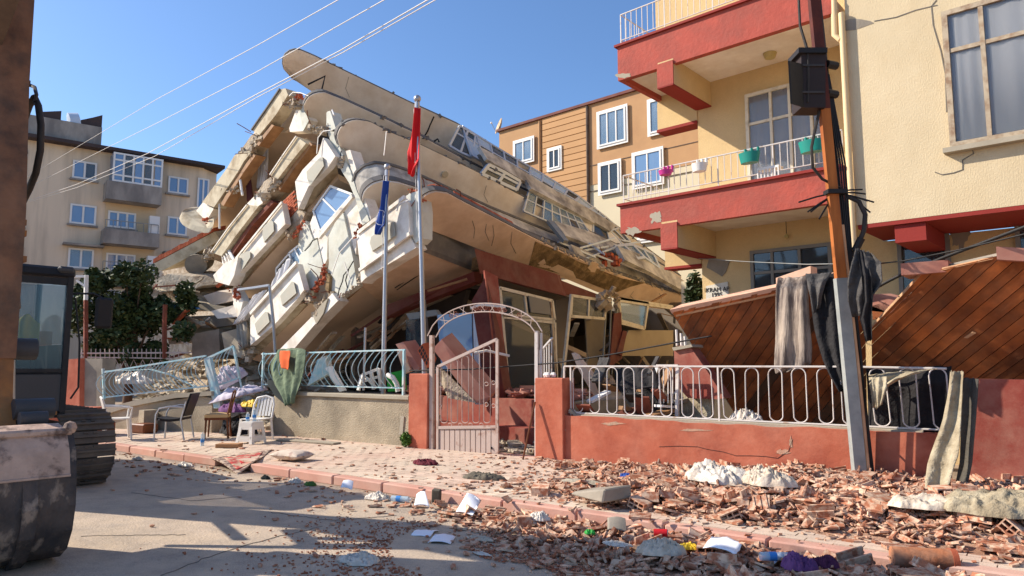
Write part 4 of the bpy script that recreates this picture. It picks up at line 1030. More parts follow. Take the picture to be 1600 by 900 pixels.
for a, b, r in (((373,264),(379,305),.035),((343,307),(343,357),.03),((379,232),(382,242),.03),((358,392),(368,410),.05),((519,172),(522,180),.02)):
    MB().cyl(PY(*a,9.3),PY(*b,9.25),r,7).build('pipe','pvc',cb)
# crumbs of facade at the left end of the parapets
fpoly('wall_fragment',[(333,430),(352,410),(372,402),(366,430),(358,446),(337,440)],'cream',9.0,.3)
fpoly('wall_fragment',[(362,452),(368,446),(380,470),(372,500),(365,480)],'cream',9.3,.2)
fpoly('wall_fragment',[(376,505),(388,495),(392,545),(386,560),(378,540)],'greengrey',9.4,.2)
# ---- beams under the lowest slab
bmA = [P(655,353,14.9),P(655,391,14.9),P(735,422,16.6),P(744,402,16.8),P(741,388,16.8)]
MB().prism(bmA, V((.0,.35,.05))).build('beam','greybeam',cb)
MB().prism([P(738,404,16.4),P(745,400,16.4),P(747,420,16.4),P(736,424,16.4)],V((0,.3,0))).build('broken_plaster','plasterbroken',cb)
MB().prism([PY(543,462,9.9),PY(552,457,9.9),PY(600,476,11.5),PY(596,486,11.5)],V((0,.1,.12))).build('beam','greybeam',cb)
# soffit behind the lowest band (street overhang, in shade) and dark room below
MB().strip([P(564,446,16.0),P(600,424,15.6),P(650,390,15.0),P(660,392,15.0)],[P(600,478,18.0),P(650,465,17.6),P(700,448,17.2),P(742,424,16.8)],V((0,.02,.08)),10).build('ceiling','soffitA',cb)
MB().strip([P(456,552,18.2),P(500,505,17.4),P(545,468,16.6),P(566,448,16.2)],[P(500,560,19.5),P(545,520,18.8),P(585,492,18.2),P(602,480,18.0)],V((0,.02,.08)),10).build('ceiling','ceilbrown',cb)
for a,b in (((617,450,16.6),(656,424,16.2)),((620,453,16.6),(657,428,16.2))): MB().tube([P(*a),P(*b)],.012,4).build('conduit','black',cb)
# ---- ground floor: red corner column, fascia, storefront along X = XS
XS = -10.6
def PXs(px, py, dx=0): return PX(px, py, XS+dx)
fz = .9
col_ = PX(762,560,XS)
def sfpoly(name, pts, mat, dx=0, th=.12, parent=None): return MB().prism([PXs(x,y,dx) for x,y in pts],(-th,0,0)).build(name, mat, parent or cb)
MB().prism([P(737,470,14.6),P(760,430,14.6),P(790,630,14.6),P(762,632,14.6)],V((-.1,.35,0))).build('corner_column','maroon',cb)
MB().prism([P(757,422,14.55),P(778,432,14.9),P(796,630,14.9),P(780,632,14.55)],V((-.15,.1,0))).build('corner_column','redobj',cb)
MB().prism([P(741,388,15.6),P(870,428,17.6),P(881,462,17.6),P(815,447,16.6),P(750,427,15.6)],V((-.1,.25,0))).build('fascia','maroon',cb)
MB().prism([P(872,436,17.7),P(900,447,18.2),P(956,468,19.4),P(905,463,18.3),P(882,460,17.8)],V((-.1,.25,0))).build('fascia','maroon',cb)
# interior
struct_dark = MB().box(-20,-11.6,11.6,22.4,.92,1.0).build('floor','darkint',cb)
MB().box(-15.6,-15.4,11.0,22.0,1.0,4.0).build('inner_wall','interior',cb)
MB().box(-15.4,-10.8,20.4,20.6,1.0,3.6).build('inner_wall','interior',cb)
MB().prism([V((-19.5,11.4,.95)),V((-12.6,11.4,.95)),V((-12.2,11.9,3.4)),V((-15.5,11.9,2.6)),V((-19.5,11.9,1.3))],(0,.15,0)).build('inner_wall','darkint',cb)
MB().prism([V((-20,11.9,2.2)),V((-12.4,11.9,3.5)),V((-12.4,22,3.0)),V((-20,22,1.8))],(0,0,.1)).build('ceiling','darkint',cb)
# storefront frames along the side (px polygons on X = XS)
def sfwin(q, nv=(), nh=(), gm='glassdark', fm='frame', fw=.07, dx=0, panes=True):
    c4 = [PXs(x,y,dx) for x,y in q]; f = lambda s,t: lerp(lerp(c4[0],c4[1],s),lerp(c4[3],c4[2],s),t)
    m_ = MB()
    for a,b in ((0,1),(1,2),(2,3),(3,0)): m_.bar(c4[a],c4[b],fw,fw,(1,0,0))
    for t in nv: m_.bar(f(t,0),f(t,1),fw*.8,fw*.8,(1,0,0))
    for t in nh: m_.bar(f(0,t),f(1,t),fw,fw*.8,(1,0,0))
    w_ = m_.build('window',fm,cb); ts = [0]+list(nv)+[1]; hs = [0]+list(nh)+[1]
    if panes:
        for i in range(len(ts)-1):
            for j in range(len(hs)-1): MB().prism([f(ts[i]+.02,hs[j]+.02),f(ts[i+1]-.02,hs[j]+.02),f(ts[i+1]-.02,hs[j+1]-.02),f(ts[i]+.02,hs[j+1]-.02)],(-.01,0,0)).build('pane',gm,w_)
    return w_
sfwin([(780,450),(862,470),(866,500),(784,492)],(.46,),(),'glassdark')                    # transom
sfwin([(784,495),(866,504),(870,618),(796,630)],(),(),'glassdark','frame')                # big lower pane
MB().prism([PXs(x,y,.06) for x,y in ((826,462),(858,470),(861,492),(830,488))],(-.03,0,0)).build('open_casement','framegrey',cb)
sfwin([(893,462),(945,470),(944,498),(891,494)],(.5,),(),'glassdark')
MB().bar(PXs(893,460),PXs(878,600),.08,.06,(1,0,0)).build('leaning_frame','frame',cb)
MB().bar(PXs(860,470),PXs(868,600),.07,.07,(1,0,0)).build('post','framewood',cb)
for x0,y0,x1,y1,r in ((948,470,940,600,.03),(966,468,948,590,.07),(955,470,951,590,.03),(962,472,956,585,.025)): MB().bar(PXs(x0,y0),PXs(x1,y1),r,r,(1,0,0)).build('bent_post','steeldull',cb)
sfwin([(966,466),(1012,474),(1006,514),(970,505)],(),(),'glass')
sfwin([(966,466),(1050,479),(1050,482),(967,470)],(),(),'frame',panes=False)
MB().bar(PXs(970,502),PXs(1004,512),.1,.06,(1,0,0)).build('transom','frame',cb)
for pts, mm_, dx in (([(960,490),(971,488),(972,560),(952,575)],'maroon',.05),([(974,516),(980,518),(972,556),(964,552)],'maroon',.1),([(982,516),(1052,516),(1052,556),(968,556)],'panelbeige',-.1),([(915,495),(945,500),(946,590),(920,590)],'panelbeige',-.8),
                     ([(868,470),(890,464),(880,560),(872,560)],'interior',-.6)): sfpoly('loose_panel',pts,mm_,dx,.04)
# big reflecting shop pane on the street side, with red posts
q = [P(683,492,14.9),P(737,488,14.7),P(738,578,14.7),P(690,580,14.9)]
MB().prism(q,V((-.0,.02,0))).build('shop_pane','glassblue',cb,label='large blue reflecting shop window pane')
MB().prism([P(*a) for a in ((739,488,14.62),(745,486,14.6),(752,632,14.6),(742,632,14.62))],V((0,.1,0))).build('shop_frame','alu',cb)
MB().prism([P(*a) for a in ((655,470,15.6),(660,468,15.6),(672,600,15.6),(664,600,15.6))],V((0,.1,0))).build('shop_frame','greybeam',cb)
MB().prism([P(*a) for a in ((634,490,15.7),(680,484,15.6),(686,492,15.6),(640,500,15.7))],V((0,.1,0))).build('shop_frame','steeldull',cb)
MB().prism([P(*a) for a in ((634,500,15.7),(655,498,15.6),(668,600,15.6),(634,600,15.7))],V((0,.05,0))).build('shop_pane','glassdark',cb)
MB().prism([P(*a) for a in ((600,478,16.4),(740,424,16.2),(742,440,16.2),(640,480,16.4),(602,496,16.4))],V((0,.25,0))).build('fascia','maroon',cb)
MB().tube([P(668,455,15.9),P(730,436,15.9)],.03,6).build('conduit','woodtrim',cb)
MB().tube([P(735,482,14.5),P(752,476,14.5),P(790,480,14.5)],.03,5).build('column_band','cream',cb)
MB().tube([P(741,552,14.5),P(760,548,14.5),P(796,556,14.6)],.03,5).build('column_band','cream',cb)
# collapsed timber and plaster in the dark space on the left of the ground floor
for i in range(26):
    x0 = rnd.uniform(470,640); y0 = lerp(560,480,(x0-470)/170)+rnd.uniform(0,40); l = rnd.uniform(20,60); a = rnd.uniform(-.9,-.3)
    MB().bar(P(x0,y0,16.8+rnd.random()),P(x0+l*math.cos(a),y0+l*math.sin(a),16.8+rnd.random()),rnd.uniform(.04,.16),rnd.uniform(.03,.06)).build('fallen_batten',rnd.choice(['woodtrim','broken','darkint','maroon','under']),cb)
for i in range(26):
    x0 = rnd.uniform(872,1045); y0 = rnd.uniform(470,590); l = rnd.uniform(15,45); a = rnd.uniform(-1.3,1.3)
    MB().bar(PX(x0,y0,XS-.5-rnd.random()),PX(x0+l*math.cos(a),y0+l*math.sin(a),XS-.4-rnd.random()),rnd.uniform(.03,.14),rnd.uniform(.02,.05)).build('fallen_batten',rnd.choice(['woodtrim','broken','interior','panelbeige','frame']),cb)
for i in range(16):
    x0 = rnd.uniform(935,965); y0 = rnd.uniform(455,480)
    MB().rbox(PX(x0,y0,XS+.1),rnd.uniform(.1,.3),rnd.uniform(.05,.2),rnd.uniform(.05,.2),Matrix.Rotation(rnd.random()*3,3,'X')@Matrix.Rotation(rnd.random(),3,'Z')).build('rubble_lump','broken',cb)
# ---- side glazing (enclosed balconies) lying at a slant
def glazing(top, bot, n, gm='glass', fm='alu', hs=(.35,), fw=.06):
    A, B = resample(pd(top), n+1), resample(pd(bot), n+1); nn = avgn(A, B)
    m_ = MB()
    for i in range(n+1): m_.bar(A[i],B[i],fw,fw,nn)
    for i in range(n):
        m_.bar(A[i],A[i+1],fw,fw,nn); m_.bar(B[i],B[i+1],fw,fw,nn)
        for h in hs: m_.bar(lerp(A[i],B[i],h),lerp(A[i+1],B[i+1],h),fw*.8,fw*.8,nn)
    w_ = m_.build('balcony_glazing',fm,cb); hh = [0]+list(hs)+[1]
    for i in range(n):
        if rnd.random() < .12: continue
        for j in range(len(hh)-1):
            q = [lerp(A[i],B[i],hh[j]+.03),lerp(A[i+1],B[i+1],hh[j]+.03),lerp(A[i+1],B[i+1],hh[j+1]-.03),lerp(A[i],B[i],hh[j+1]-.03)]
            MB().prism(q, nn*.008).build('pane',gm if rnd.random() < .8 else 'glassdark',w_)
    return w_
glazing([(718,197,18.9),(722,199,18.9),(742,212,19.2)],[(702,228,18.6),(722,240,18.7),(737,246,18.8)],2,'glassdark')
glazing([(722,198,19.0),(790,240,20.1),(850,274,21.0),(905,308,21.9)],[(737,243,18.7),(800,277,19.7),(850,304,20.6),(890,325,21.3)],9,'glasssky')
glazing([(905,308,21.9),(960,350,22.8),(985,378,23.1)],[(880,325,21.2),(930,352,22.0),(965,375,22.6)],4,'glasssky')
# grey parapet bands under them
def band(a, b, mat, th=.1, name='parapet_band'):
    A, B = pd(a), pd(b); n = avgn(A, B); return MB().strip(A, B, n*th, 12).build(name, mat, cb)
band([(745,232,18.5),(800,262,19.4),(860,298,20.6),(905,322,21.4),(960,355,22.4)],[(757,252,18.3),(808,282,19.2),(860,312,20.3),(900,335,21.1),(950,364,22.0)],'stained')
band([(757,252,18.4),(770,262,18.4),(775,268,18.4)],[(745,243,18.5),(752,254,18.5),(756,262,18.5)],'greybeam')
glazing([(763,258,18.3),(800,276,19.0),(812,284,19.2)],[(752,272,18.1),(790,290,18.8),(806,297,19.0)],2,'glassdark',fw=.09)
band([(818,284,19.4),(870,312,20.5),(930,345,21.8)],[(826,298,19.2),(872,322,20.2),(925,352,21.5)],'stained')
glazing([(826,300,19.3),(870,323,20.2),(905,340,21.0)],[(818,330,19.0),(862,349,19.9),(922,366,21.0)],7,'glass',hs=(.4,),fw=.05)
glazing([(905,332,21.2),(940,348,21.9),(965,372,22.4)],[(900,350,21.0),(940,375,21.7),(980,395,22.3)],3,'film',hs=())
band([(862,349,19.5),(920,366,20.8),(960,385,21.6)],[(880,372,19.2),(930,390,20.3),(965,402,21.2)],'stained')
MB().bar(P(858,346,19.3),P(884,378,18.6),.16,.1).build('gutter_pipe','steeldull',cb)
band([(960,388,20.6),(1000,402,21.6),(1050,432,22.6),(1085,456,23.2)],[(972,410,20.2),(1010,428,21.2),(1060,456,22.4),(1090,464,23.0)],'stained',.12)
glazing([(960,386,20.8),(985,382,21.4),(1020,398,22)],[(985,408,20.8),(1005,402,21.4),(1030,420,22)],4,'glass',hs=(),fw=.09)
for a,b in (((890,395,19),(950,385,20.6)),((905,388,19.2),(960,372,21)),((915,404,19.2),(965,385,20.8)),((920,380,20),(945,398,19.8)),((1000,378,22),(960,384,21)),((872,378,18.8),(930,402,19.4)),((930,398,19.8),(960,410,20))):
    MB().bar(P(*a),P(*b),.06,.05).build('bent_frame','alu',cb)
for i in range(14):
    MB().rbox(P(rnd.uniform(938,968),rnd.uniform(398,415),20.0),rnd.uniform(.1,.25),rnd.uniform(.1,.2),rnd.uniform(.06,.14),Matrix.Rotation(rnd.random()*3,3,'X')).build('brick','brick',cb)
# reinforcing bars, hanging wires
for pts in ([(481,132),(508,119),(502,143)],[(678,221),(684,217),(686,222)]): MB().tube([P(x,y,17.2) for x,y in pts],.025,5).build('steel_bracket','black',cb)
for pts in ([(452,150),(458,144),(470,145),(482,150)],[(495,240),(497,215),(505,205),(520,203)],[(555,367),(530,395),(518,430)],[(604,205),(602,225),(600,243)],[(620,330),(624,318),(640,312)],[(538,410),(548,440)]): MB().tube([PY(x,y,9.05) for x,y in pts],.012,4).build('loose_wire','white',cb)
# crack across the top soffit
MB().tube([on_soffit('i',x,y,.003) for x,y in ((678,182),(672,195),(668,205),(662,215))],.02,4).build('crack','black',cb)

# bent reinforcing bars sticking out of broken edges
rr_ = random.Random(91)
for (x,y) in ((403,214),(395,240),(410,308),(430,286),(392,206),(455,160),(470,158),(486,196),(512,206),(366,446),(388,552),(322,352),(505,420),(500,442),(488,470),(515,456),(660,300),(664,297),(690,292),(720,310),(838,378),(955,430),(960,405),(945,402),(530,466)):
    p = PY(x,y,9.3) if x < 640 else P(x,y,14.2+max(0,(x-700))*.021)
    d = V((rr_.uniform(-1,.6),rr_.uniform(-.9,-.1),rr_.uniform(-.3,1))).normalized(); e = V((rr_.uniform(-1,1),rr_.uniform(-.5,.5),rr_.uniform(-1,.2)))*.12; L = rr_.uniform(.18,.5)
    MB().tube([p,p+d*L*.5,p+d*L+e],.011,4).build('reinforcing_bar','rust',cb)

# crumbled rims and hairline cracks of the balcony decks
for k, i0, i1, cnt in (('i',2,150,30),('ii',20,150,60),('iii',10,140,90),('v',60,150,90)):
    A, B, n, d = DK[k]; R = resample(A,160); m_ = MB()
    for q in range(cnt):
        p = R[rr_.randrange(i0,i1)]+n*rr_.uniform(.0,.22); s_ = rr_.uniform(.03,.10)
        m_.rbox(p, s_*1.6, s_, s_*.7, Matrix.Rotation(rr_.random()*6,3,'Z')@Matrix.Rotation(rr_.random()*6,3,'X'))
    stuff(m_.build('crumbled_rim','rim' if k != 'v' else 'broken',cb))
for k, pts in (('v',((738,345),(742,358),(740,372))),('v',((770,352),(772,368),(768,384))),('v',((800,362),(798,380),(806,396))),('v',((760,350),(758,362),(764,376))),('iii',((640,235),(636,250),(642,262))),('iii',((760,290),(756,304),(762,316))),('i',((545,120),(540,138),(546,152))),('v',((990,455),(985,462),(992,470))),('v',((1030,458),(1034,466),(1030,474)))):
    MB().tube([on_soffit(k,x,y,.002) for x,y in pts],.006,4).build('crack','greybeam',cb)
# ================================================================== RUBBLE PILE left of the collapsed building
rp = random.Random(11)
def noisy(p, s, a, k=0): return a*noise.noise(V((p[0]*s+k,p[1]*s,p[2]*s)))
m = MB()
def mound(u, v):
    X = lerp(-25,-14.8,u); Y = lerp(9.0,16,v); 
    h = 2.5*max(0,1-abs((u-.38)/.55)**2.2)*min(1,v*3.2+.15)*(1.0)
    return V((X,Y,.1+h+.35*noise.noise(V((X*.9,Y*.9,1)))+.15*noise.noise(V((X*3,Y*3,5)))))
m.sheet(mound, 46, 26, lambda u,v: (0,0,-.1-max(0,0)))
rb_ = stuff(m.build('rubble_heap','broken')); rb_['label'] = 'grey heap of crushed concrete and plaster at the left of the collapsed building'; rb_['category'] = 'rubble'
def slabthing(pts, mat, vec, label, name='fallen_slab', edge=None):
    t = thing(name, label, 'slab', min((P(*q) for q in pts), key=lambda p: p.z))
    q = [P(*a) for a in pts]; MB().prism(q, vec).build('slab', mat, t)
    return t, q
t, q = slabthing([(240,412,21.5),(335,362,20.9),(345,375,20.9),(252,424,21.5)],'under',V((.2,1.6,.5)),'long fallen slab with broken red brick along its upper edge')
for i in range(22):
    a = lerp(q[0],q[1],i/22); b = lerp(q[0],q[1],(i+.9)/22); MB().obox(a+V((0,-.02,.01)),b-a,V((.05,.35,.12)),V((0,0,.11+.05*rp.random()))).build('brick','brick',t)
slabthing([(272,502,20.5),(300,494,20.3),(345,492,20.1),(366,500,19.9),(364,508,19.9),(330,512,20.1),(290,512,20.4)],'concrete',V((.0,1.5,.10)),'rounded concrete balcony slab lying flat on the rubble')
slabthing([(276,514,20.5),(362,505,20.1),(362,514,20.1),(290,524,20.4)],'cap',V((0,1.8,.05)),'flat cream slab just under the rounded balcony slab')
slabthing([(224,440,21.3),(280,440,21.1),(330,470,20.7),(322,484,20.7),(270,470,21.1),(236,462,21.3)],'broken',V((.2,1.2,.25)),'folded grey slab draped over the top of the heap')
slabthing([(318,462,20.2),(340,455,20.1),(365,458,20.0),(364,470,20.0),(330,478,20.2)],'soffit',V((.1,.8,.2)),'curved cream balcony fragment below the white plaster chunk')
slabthing([(300,522,19.9),(342,514,19.7),(344,560,19.7),(300,562,19.9)],'concrete',V((-.3,.8,0)),'plain grey column block standing under the slabs')
for i_,(pts,mt,vec,lab) in enumerate((([(240,476,20.6),(300,470,20.4),(352,480,20.0),(350,490,20.0),(298,482,20.4),(244,488,20.6)],'cap',V((.1,1.6,.12)),'thin cream slab wedged in the middle of the heap'),
    ([(262,528,20.2),(330,520,20.0),(372,526,19.6),(370,534,19.6),(330,530,20.0),(264,538,20.2)],'concrete',V((.1,1.4,.1)),'lowest cracked grey slab above the column block'),
    ([(228,446,21.0),(262,428,20.8),(300,432,20.6),(318,446,20.4),(300,452,20.5),(250,456,20.8)],'broken',V((.1,1.2,.2)),'buckled slab lying on the crest of the heap'),
    ([(330,486,19.6),(368,476,19.4),(384,484,19.2),(380,494,19.2),(340,498,19.5)],'soffit',V((.1,1.0,.12)),'cream slab end jutting out beside the building edge'),
    ([(346,520,19.2),(376,512,19.0),(388,540,18.8),(380,560,18.8),(352,552,19.2)],'cap',V((-.1,.5,.05)),'upright cream wall piece between column block and building'))): slabthing(pts, mt, vec, lab)
t = thing('concrete_drum','round concrete drum end poking out of the rubble','drum',P(310,420,20.9))
MB().cyl(P(306,414,21.1),P(318,406,22.1),.32,16).build('drum','concrete',t,smooth=1)
ch = MB()
for i in range(1100):
    u_, v_ = rp.uniform(.02,.98), rp.random()**1.6*.75; p = mound(u_, v_)+V((0,rp.uniform(-.15,.1),rp.uniform(-.05,.22))); s_ = rp.uniform(.05,.2)*(1.6 if rp.random() < .12 else 1)
    ch.rbox(p, s_*rp.uniform(.8,2.6), s_, s_*rp.uniform(.15,.5), Matrix.Rotation(rp.random()*3,3,'Z')@Matrix.Rotation(rp.uniform(-.6,.6),3,'X')@Matrix.Rotation(rp.uniform(-.5,.5),3,'Y'))
o = stuff(ch.build('rubble_chunks','cap')); o['label'] = 'loose grey and cream concrete chunks covering the left heap'; o['category'] = 'rubble'
for i in range(26):
    px = rp.uniform(230,380); py = rp.uniform(440,560); a = rp.uniform(-1,1); l = rp.uniform(12,46)
    mt = rp.choice(['rust','woodtrim','under','cap','pvc','black','brick','labelblue'])
    tag(MB().bar(P(px,py,19.6+rp.random()),P(px+l*math.cos(a),py+l*math.sin(a)*.7,19.4+rp.random()),rp.uniform(.03,.16),rp.uniform(.02,.06)).build('debris_strip',mt),
        'narrow broken strip sticking out of the rubble heap on the left','debris','strips in the left rubble')
# mattress, bedding and furniture in front of the heap
def crumple(name, c, sx, sy, h, mat, rot=0, seed=1, fold=3.0, nx=42, ny=36, edgeh=.004, tilt=(0,0), shape=None):
    c = V(c); Rm = Matrix.Rotation(rot,3,'Z')@Matrix.Rotation(tilt[0],3,'X')@Matrix.Rotation(tilt[1],3,'Y')
    def top(u, v):
        x, y = (u-.5)*2, (v-.5)*2
        ang = math.atan2(y,x); rr = max(abs(x),abs(y)); k = 1.0 if rr < 1e-6 else (1-.27*abs(math.sin(2*ang))**2)
        wob = 1+.30*noise.noise(V((math.cos(ang)*1.3+seed*7.1,math.sin(ang)*1.3,seed)))+.12*noise.noise(V((math.cos(ang)*4+seed,math.sin(ang)*4,seed*2)))
        X, Y = x*k*wob*sx/2, y*k*wob*sy/2
        e = max(0,1-rr**2.4)**.5
        n1 = noise.noise(V((x*1.2+seed*3,y*1.2,seed))); n2 = noise.noise(V((x*fold*.9+seed,y*fold*.9,seed*2.3))); n3 = .6-2.2*abs(noise.noise(V((x*fold*1.1+y*1.5+seed,y*fold*1.7-x,seed*4.3))))+.5*noise.noise(V((x*fold*3,y*fold*3,seed)))
        z = edgeh+h*e*(.5+.38*n1+.24*n2+.26*n3)
        return X, Y, max(edgeh,z)
    def fn(u, v): X,Y,z = top(u,v); return c+Rm@V((X,Y,z))
    def dn(u, v): X,Y,z = top(u,v); return Rm@V((0,0,-z+.001))
    return MB().sheet(fn, nx, ny, dn).build(name, mat, smooth=2)
tag(crumple('mattress',P(372,612,15.9)+V((0,0,-.12)),1.5,.9,.32,'mattress',.3,3,2,tilt=(.12,-.2)),'lilac quilted mattress slumped behind the broken blue railing','mattress')
tag(crumple('mattress',P(362,590,16.6)+V((0,0,-.1)),.9,.6,.5,'mattress',.6,4,2,tilt=(.5,-.4)),'pale folded mattress leaning above the slumped one','mattress')
tag(crumple('bedding',P(205,590,18)+V((0,0,-.15)),1.6,.8,.4,'plasticbag',.1,8,4),'white bundled bedding on top of the bent blue railing','bedding')
tag(crumple('orange_cloth',P(392,628,15.3)+V((0,0,-.1)),.6,.3,.2,'yellowp',.1,9,4),'orange yellow cloth heaped beside the collapsed wall end','cloth')
tag(crumple('clothes_heap',P(376,655,15.2)+V((0,0,-.3)),1.0,.6,.45,'clothblack',.1,12,4),'black heap of clothes behind the wooden chair','clothes')
tag(crumple('clothes_heap',P(362,632,15.4)+V((0,0,-.15)),.9,.4,.25,'purple',.1,13,4),'purple and white clothes heap below the mattress','clothes')
# ================================================================== collapsed left wall and bent fence
l2 = thing('broken_wall','low crumbling grey wall with slipped coping behind the chairs','wall',PZ(250,675,.12))
W2O = V((-15.56,7.24,0)); W2N = V((.378,-1,0)).normalized()*-1
def w2(px,py,dy=0): return PL(px,py,W2O+W2N*dy,W2N)
MB().prism([w2(157,672),w2(330,676),w2(332,622),w2(318,620),w2(250,627),w2(200,636),w2(160,646)],(0,.25,0)).build('wall','stuccogrey',l2)
MB().prism([w2(154,640,-.06),w2(205,627,-.06),w2(272,615,-.06),w2(330,611,-.06),w2(330,618,-.06),w2(272,622,-.06),w2(205,635,-.06),w2(156,650,-.06)],(0,.4,0)).build('coping','cap',l2)
MB().rbox(PZ(252,672,.12)+V((0,-.3,.22)),.3,.3,.5).build('block','stuccogrey',l2)
bf = thing('bent_railing','pale blue curved bar railing bent and leaning over the broken wall','railing',w2(240,612))
def bfp(px,py,dy=0): return w2(px,py,dy)
tA, tB = (160,582),(322,556); bA, bB = (163,621),(326,603)
MB().bar(bfp(*tA),bfp(*tB),.04,.035).build('top_rail','bluemetal',bf); MB().bar(bfp(*bA),bfp(*bB),.035,.03).build('bottom_rail','bluemetal',bf)
MB().bar(bfp(161,576),bfp(163,624),.05,.05,(0,1,0)).build('post','bluemetal',bf)
MB().prism([bfp(318,560),bfp(327,558),bfp(345,638),bfp(334,638)],(0,.07,0)).build('post','bluemetal',bf)
for i in range(24):
    t_ = (i+.5)/24; a = bfp(lerp(tA[0],tB[0],t_),lerp(tA[1],tB[1],t_)); b = bfp(lerp(bA[0],bB[0],t_),lerp(bA[1],bB[1],t_))
    MB().tube([lerp(a,b,s)+V((-.14*math.sin(math.pi*s),-.16*math.sin(math.pi*s),0)) for s in [k/7 for k in range(8)]],.010,4).build('curved_bar','bluemetal',bf,smooth=1)
MB().tube([bfp(*q,.1) for q in ((165,580),(235,577),(265,585),(290,597),(310,606))],.02,4).build('bent_rail','bluemetal',bf,smooth=1)
b2 = thing('railing_fragment','short torn pale blue railing panel tilted against the mattress','railing',bfp(350,620,.2))
for a,b,w_ in (((324,560),(365,541),.045),((365,541),(374,590),.045),((374,590),(384,632),.03),((330,606),(375,590),.03)): MB().bar(bfp(*a,.2),bfp(*b,.2),w_,w_).build('rail','bluemetal',b2)
for i in range(6):
    t_ = (i+.5)/6; a = bfp(lerp(326,365,t_),lerp(560,542,t_),.2); b = bfp(lerp(332,374,t_),lerp(606,590,t_),.2)
    MB().tube([lerp(a,b,s)+V((-.1*math.sin(math.pi*s),-.12*math.sin(math.pi*s),0)) for s in [k/6 for k in range(7)]],.010,4).build('curved_bar','bluemetal',b2)
# red / grey end piers far left
t = thing('wall_pier','grey concrete wall pier with red painted side next to the excavator cab','pier',PZ(140,672,.12))
MB().prism([w2(126,560,.2),w2(160,560,.2),w2(158,680,.2),w2(124,680,.2)],(0,.3,0)).build('pier','concrete',t)
MB().prism([w2(100,562,.1),w2(125,560,.1),w2(123,690,.1),w2(96,690,.1)],(0,.3,0)).build('painted_side','redwall',t)
tag(MB().obox(PZ(20,690,.0),RH*1.6,V((-.3,.4,0)),(0,0,.7)).build('low_red_wall','redwall'),'low red wall glimpsed between excavator cab and track','wall')
sf = thing('spiked_fence','thin metal fence with short spikes below the dark tree','fence',P(200,560,18.6))
MB().bar(P(125,552,18.6),P(300,551,18.6),.04,.04).build('rail','gatepaint',sf); MB().bar(P(125,558,18.6),P(270,560,18.6),.03,.03).build('rail','gatepaint',sf)
for i in range(22): x = 128+i*7.2; MB().bar(P(x,560,18.6),P(x,545,18.6),.018,.018,(0,1,0)).build('spike','gatepaint',sf)
for i in range(8): x = 160+i*14; MB().tube([P(x,576,18.6),P(x+7,562,18.6),P(x+14,576,18.6)],.012,4).build('diagonal','gatepaint',sf)
for px,y0,y1,lab in ((134,430,560,'rusty red white topped metal post beside the excavator mirror'),(257,476,560,'rusty red metal post in front of the dark tree')):
    tp = thing('metal_post',lab,'post',P(px,560,18.6)); MB().bar(P(px,560,18.6),P(px,lerp(y0,y1,.3),18.6),.09,.09,(0,1,0)).build('shaft','rust',tp); MB().bar(P(px,lerp(y0,y1,.3),18.6),P(px+1,y0,18.6),.085,.085,(0,1,0)).build('upper_shaft','white' if px < 200 else 'rust',tp)
    if px < 200: MB().bar(P(134,432,18.6),P(115,432,18.6),.07,.06).build('arm','white',tp); MB().bar(P(134,448,18.6),P(120,438,18.6),.05,.05).build('brace','white',tp)
# ================================================================== TREE
def leafmesh(n, center, rad, size, seed, squash=None, clumps=None):
    r_ = random.Random(seed); vs = []; fs = []
    for i in range(n):
        if clumps:
            cc, cr = r_.choice(clumps); d = V((r_.gauss(0,1),r_.gauss(0,1),r_.gauss(0,1))).normalized()*cr*(r_.random()**.45); p = cc+d
        else:
            d = V((r_.gauss(0,1),r_.gauss(0,1),r_.gauss(0,1))).normalized()*(r_.random()**.4); p = center+V((d.x*rad[0],d.y*rad[1],d.z*rad[2]))
        a = V((r_.gauss(0,1),r_.gauss(0,1),r_.gauss(0,.6))).normalized(); b = a.cross(V((r_.gauss(0,1),r_.gauss(0,1),r_.gauss(0,1)))).normalized()
        L = size*r_.uniform(.6,1.5); w_ = L*.28; k = len(vs)
        vs += [p-a*L/2, p+b*w_, p+a*L/2, p-b*w_]; fs.append((k,k+1,k+2,k+3))
    mm = MB(); mm.v = vs; mm.f = fs; return mm
tb = P(200,600,19.6); tb.z = .1
tr = thing('dark_tree','dense dark green tree between the excavator cab and the rubble heap','tree',tb)
MB().tube([tb,tb+V((.05,0,.9)),tb+V((-.1,.1,1.8)),tb+V((.1,.1,2.6))],.14,8,r1=.05).build('trunk','bark',tr,smooth=1)
cl = []
rt = random.Random(5)
for i in range(64):
    px = rt.gauss(198,42); py = rt.gauss(490,36)
    px = min(max(px,122),292); py = min(max(py,428),556)
    if px > 250 and py < 450: continue
    cl.append((P(px,py,19.6+rt.uniform(-.8,.8)), rt.uniform(.18,.45)))
for i in range(7):
    e = cl[i*5][0]; MB().tube([tb+V((0,0,1.0)),lerp(tb+V((0,0,1.4)),e,.5)+V((0,0,.1)),e],.05,5,r1=.012).build('limb','bark',tr)
leafmesh(15000,None,None,.13,3,clumps=cl).build('crown','leafA',tr); leafmesh(6000,None,None,.13,4,clumps=cl).build('crown','leafB',tr)
def shrub(px,py,Y,w_,h_,n,size,label,mat='leafC',name='shrub',z0=.1,seed=1):
    b = PY(px,py,Y); b.z = z0; t = thing(name,label,'plant',b)
    for i in range(5): MB().tube([b,b+V((rnd.uniform(-w_,w_)*.7,rnd.uniform(-w_,w_)*.4,h_*rnd.uniform(.6,1)))],.012,4,r1=.004).build('stem','bark',t)
    leafmesh(n,b+V((0,0,h_*.55)),(w_,w_*.6,h_*.5),size,seed).build('foliage',mat,t); return t
shrub(634,700,lw(634,700,-.1).y,.13,.26,420,.06,'small bright green weed growing at the foot of the red gate pillar',z0=.12)
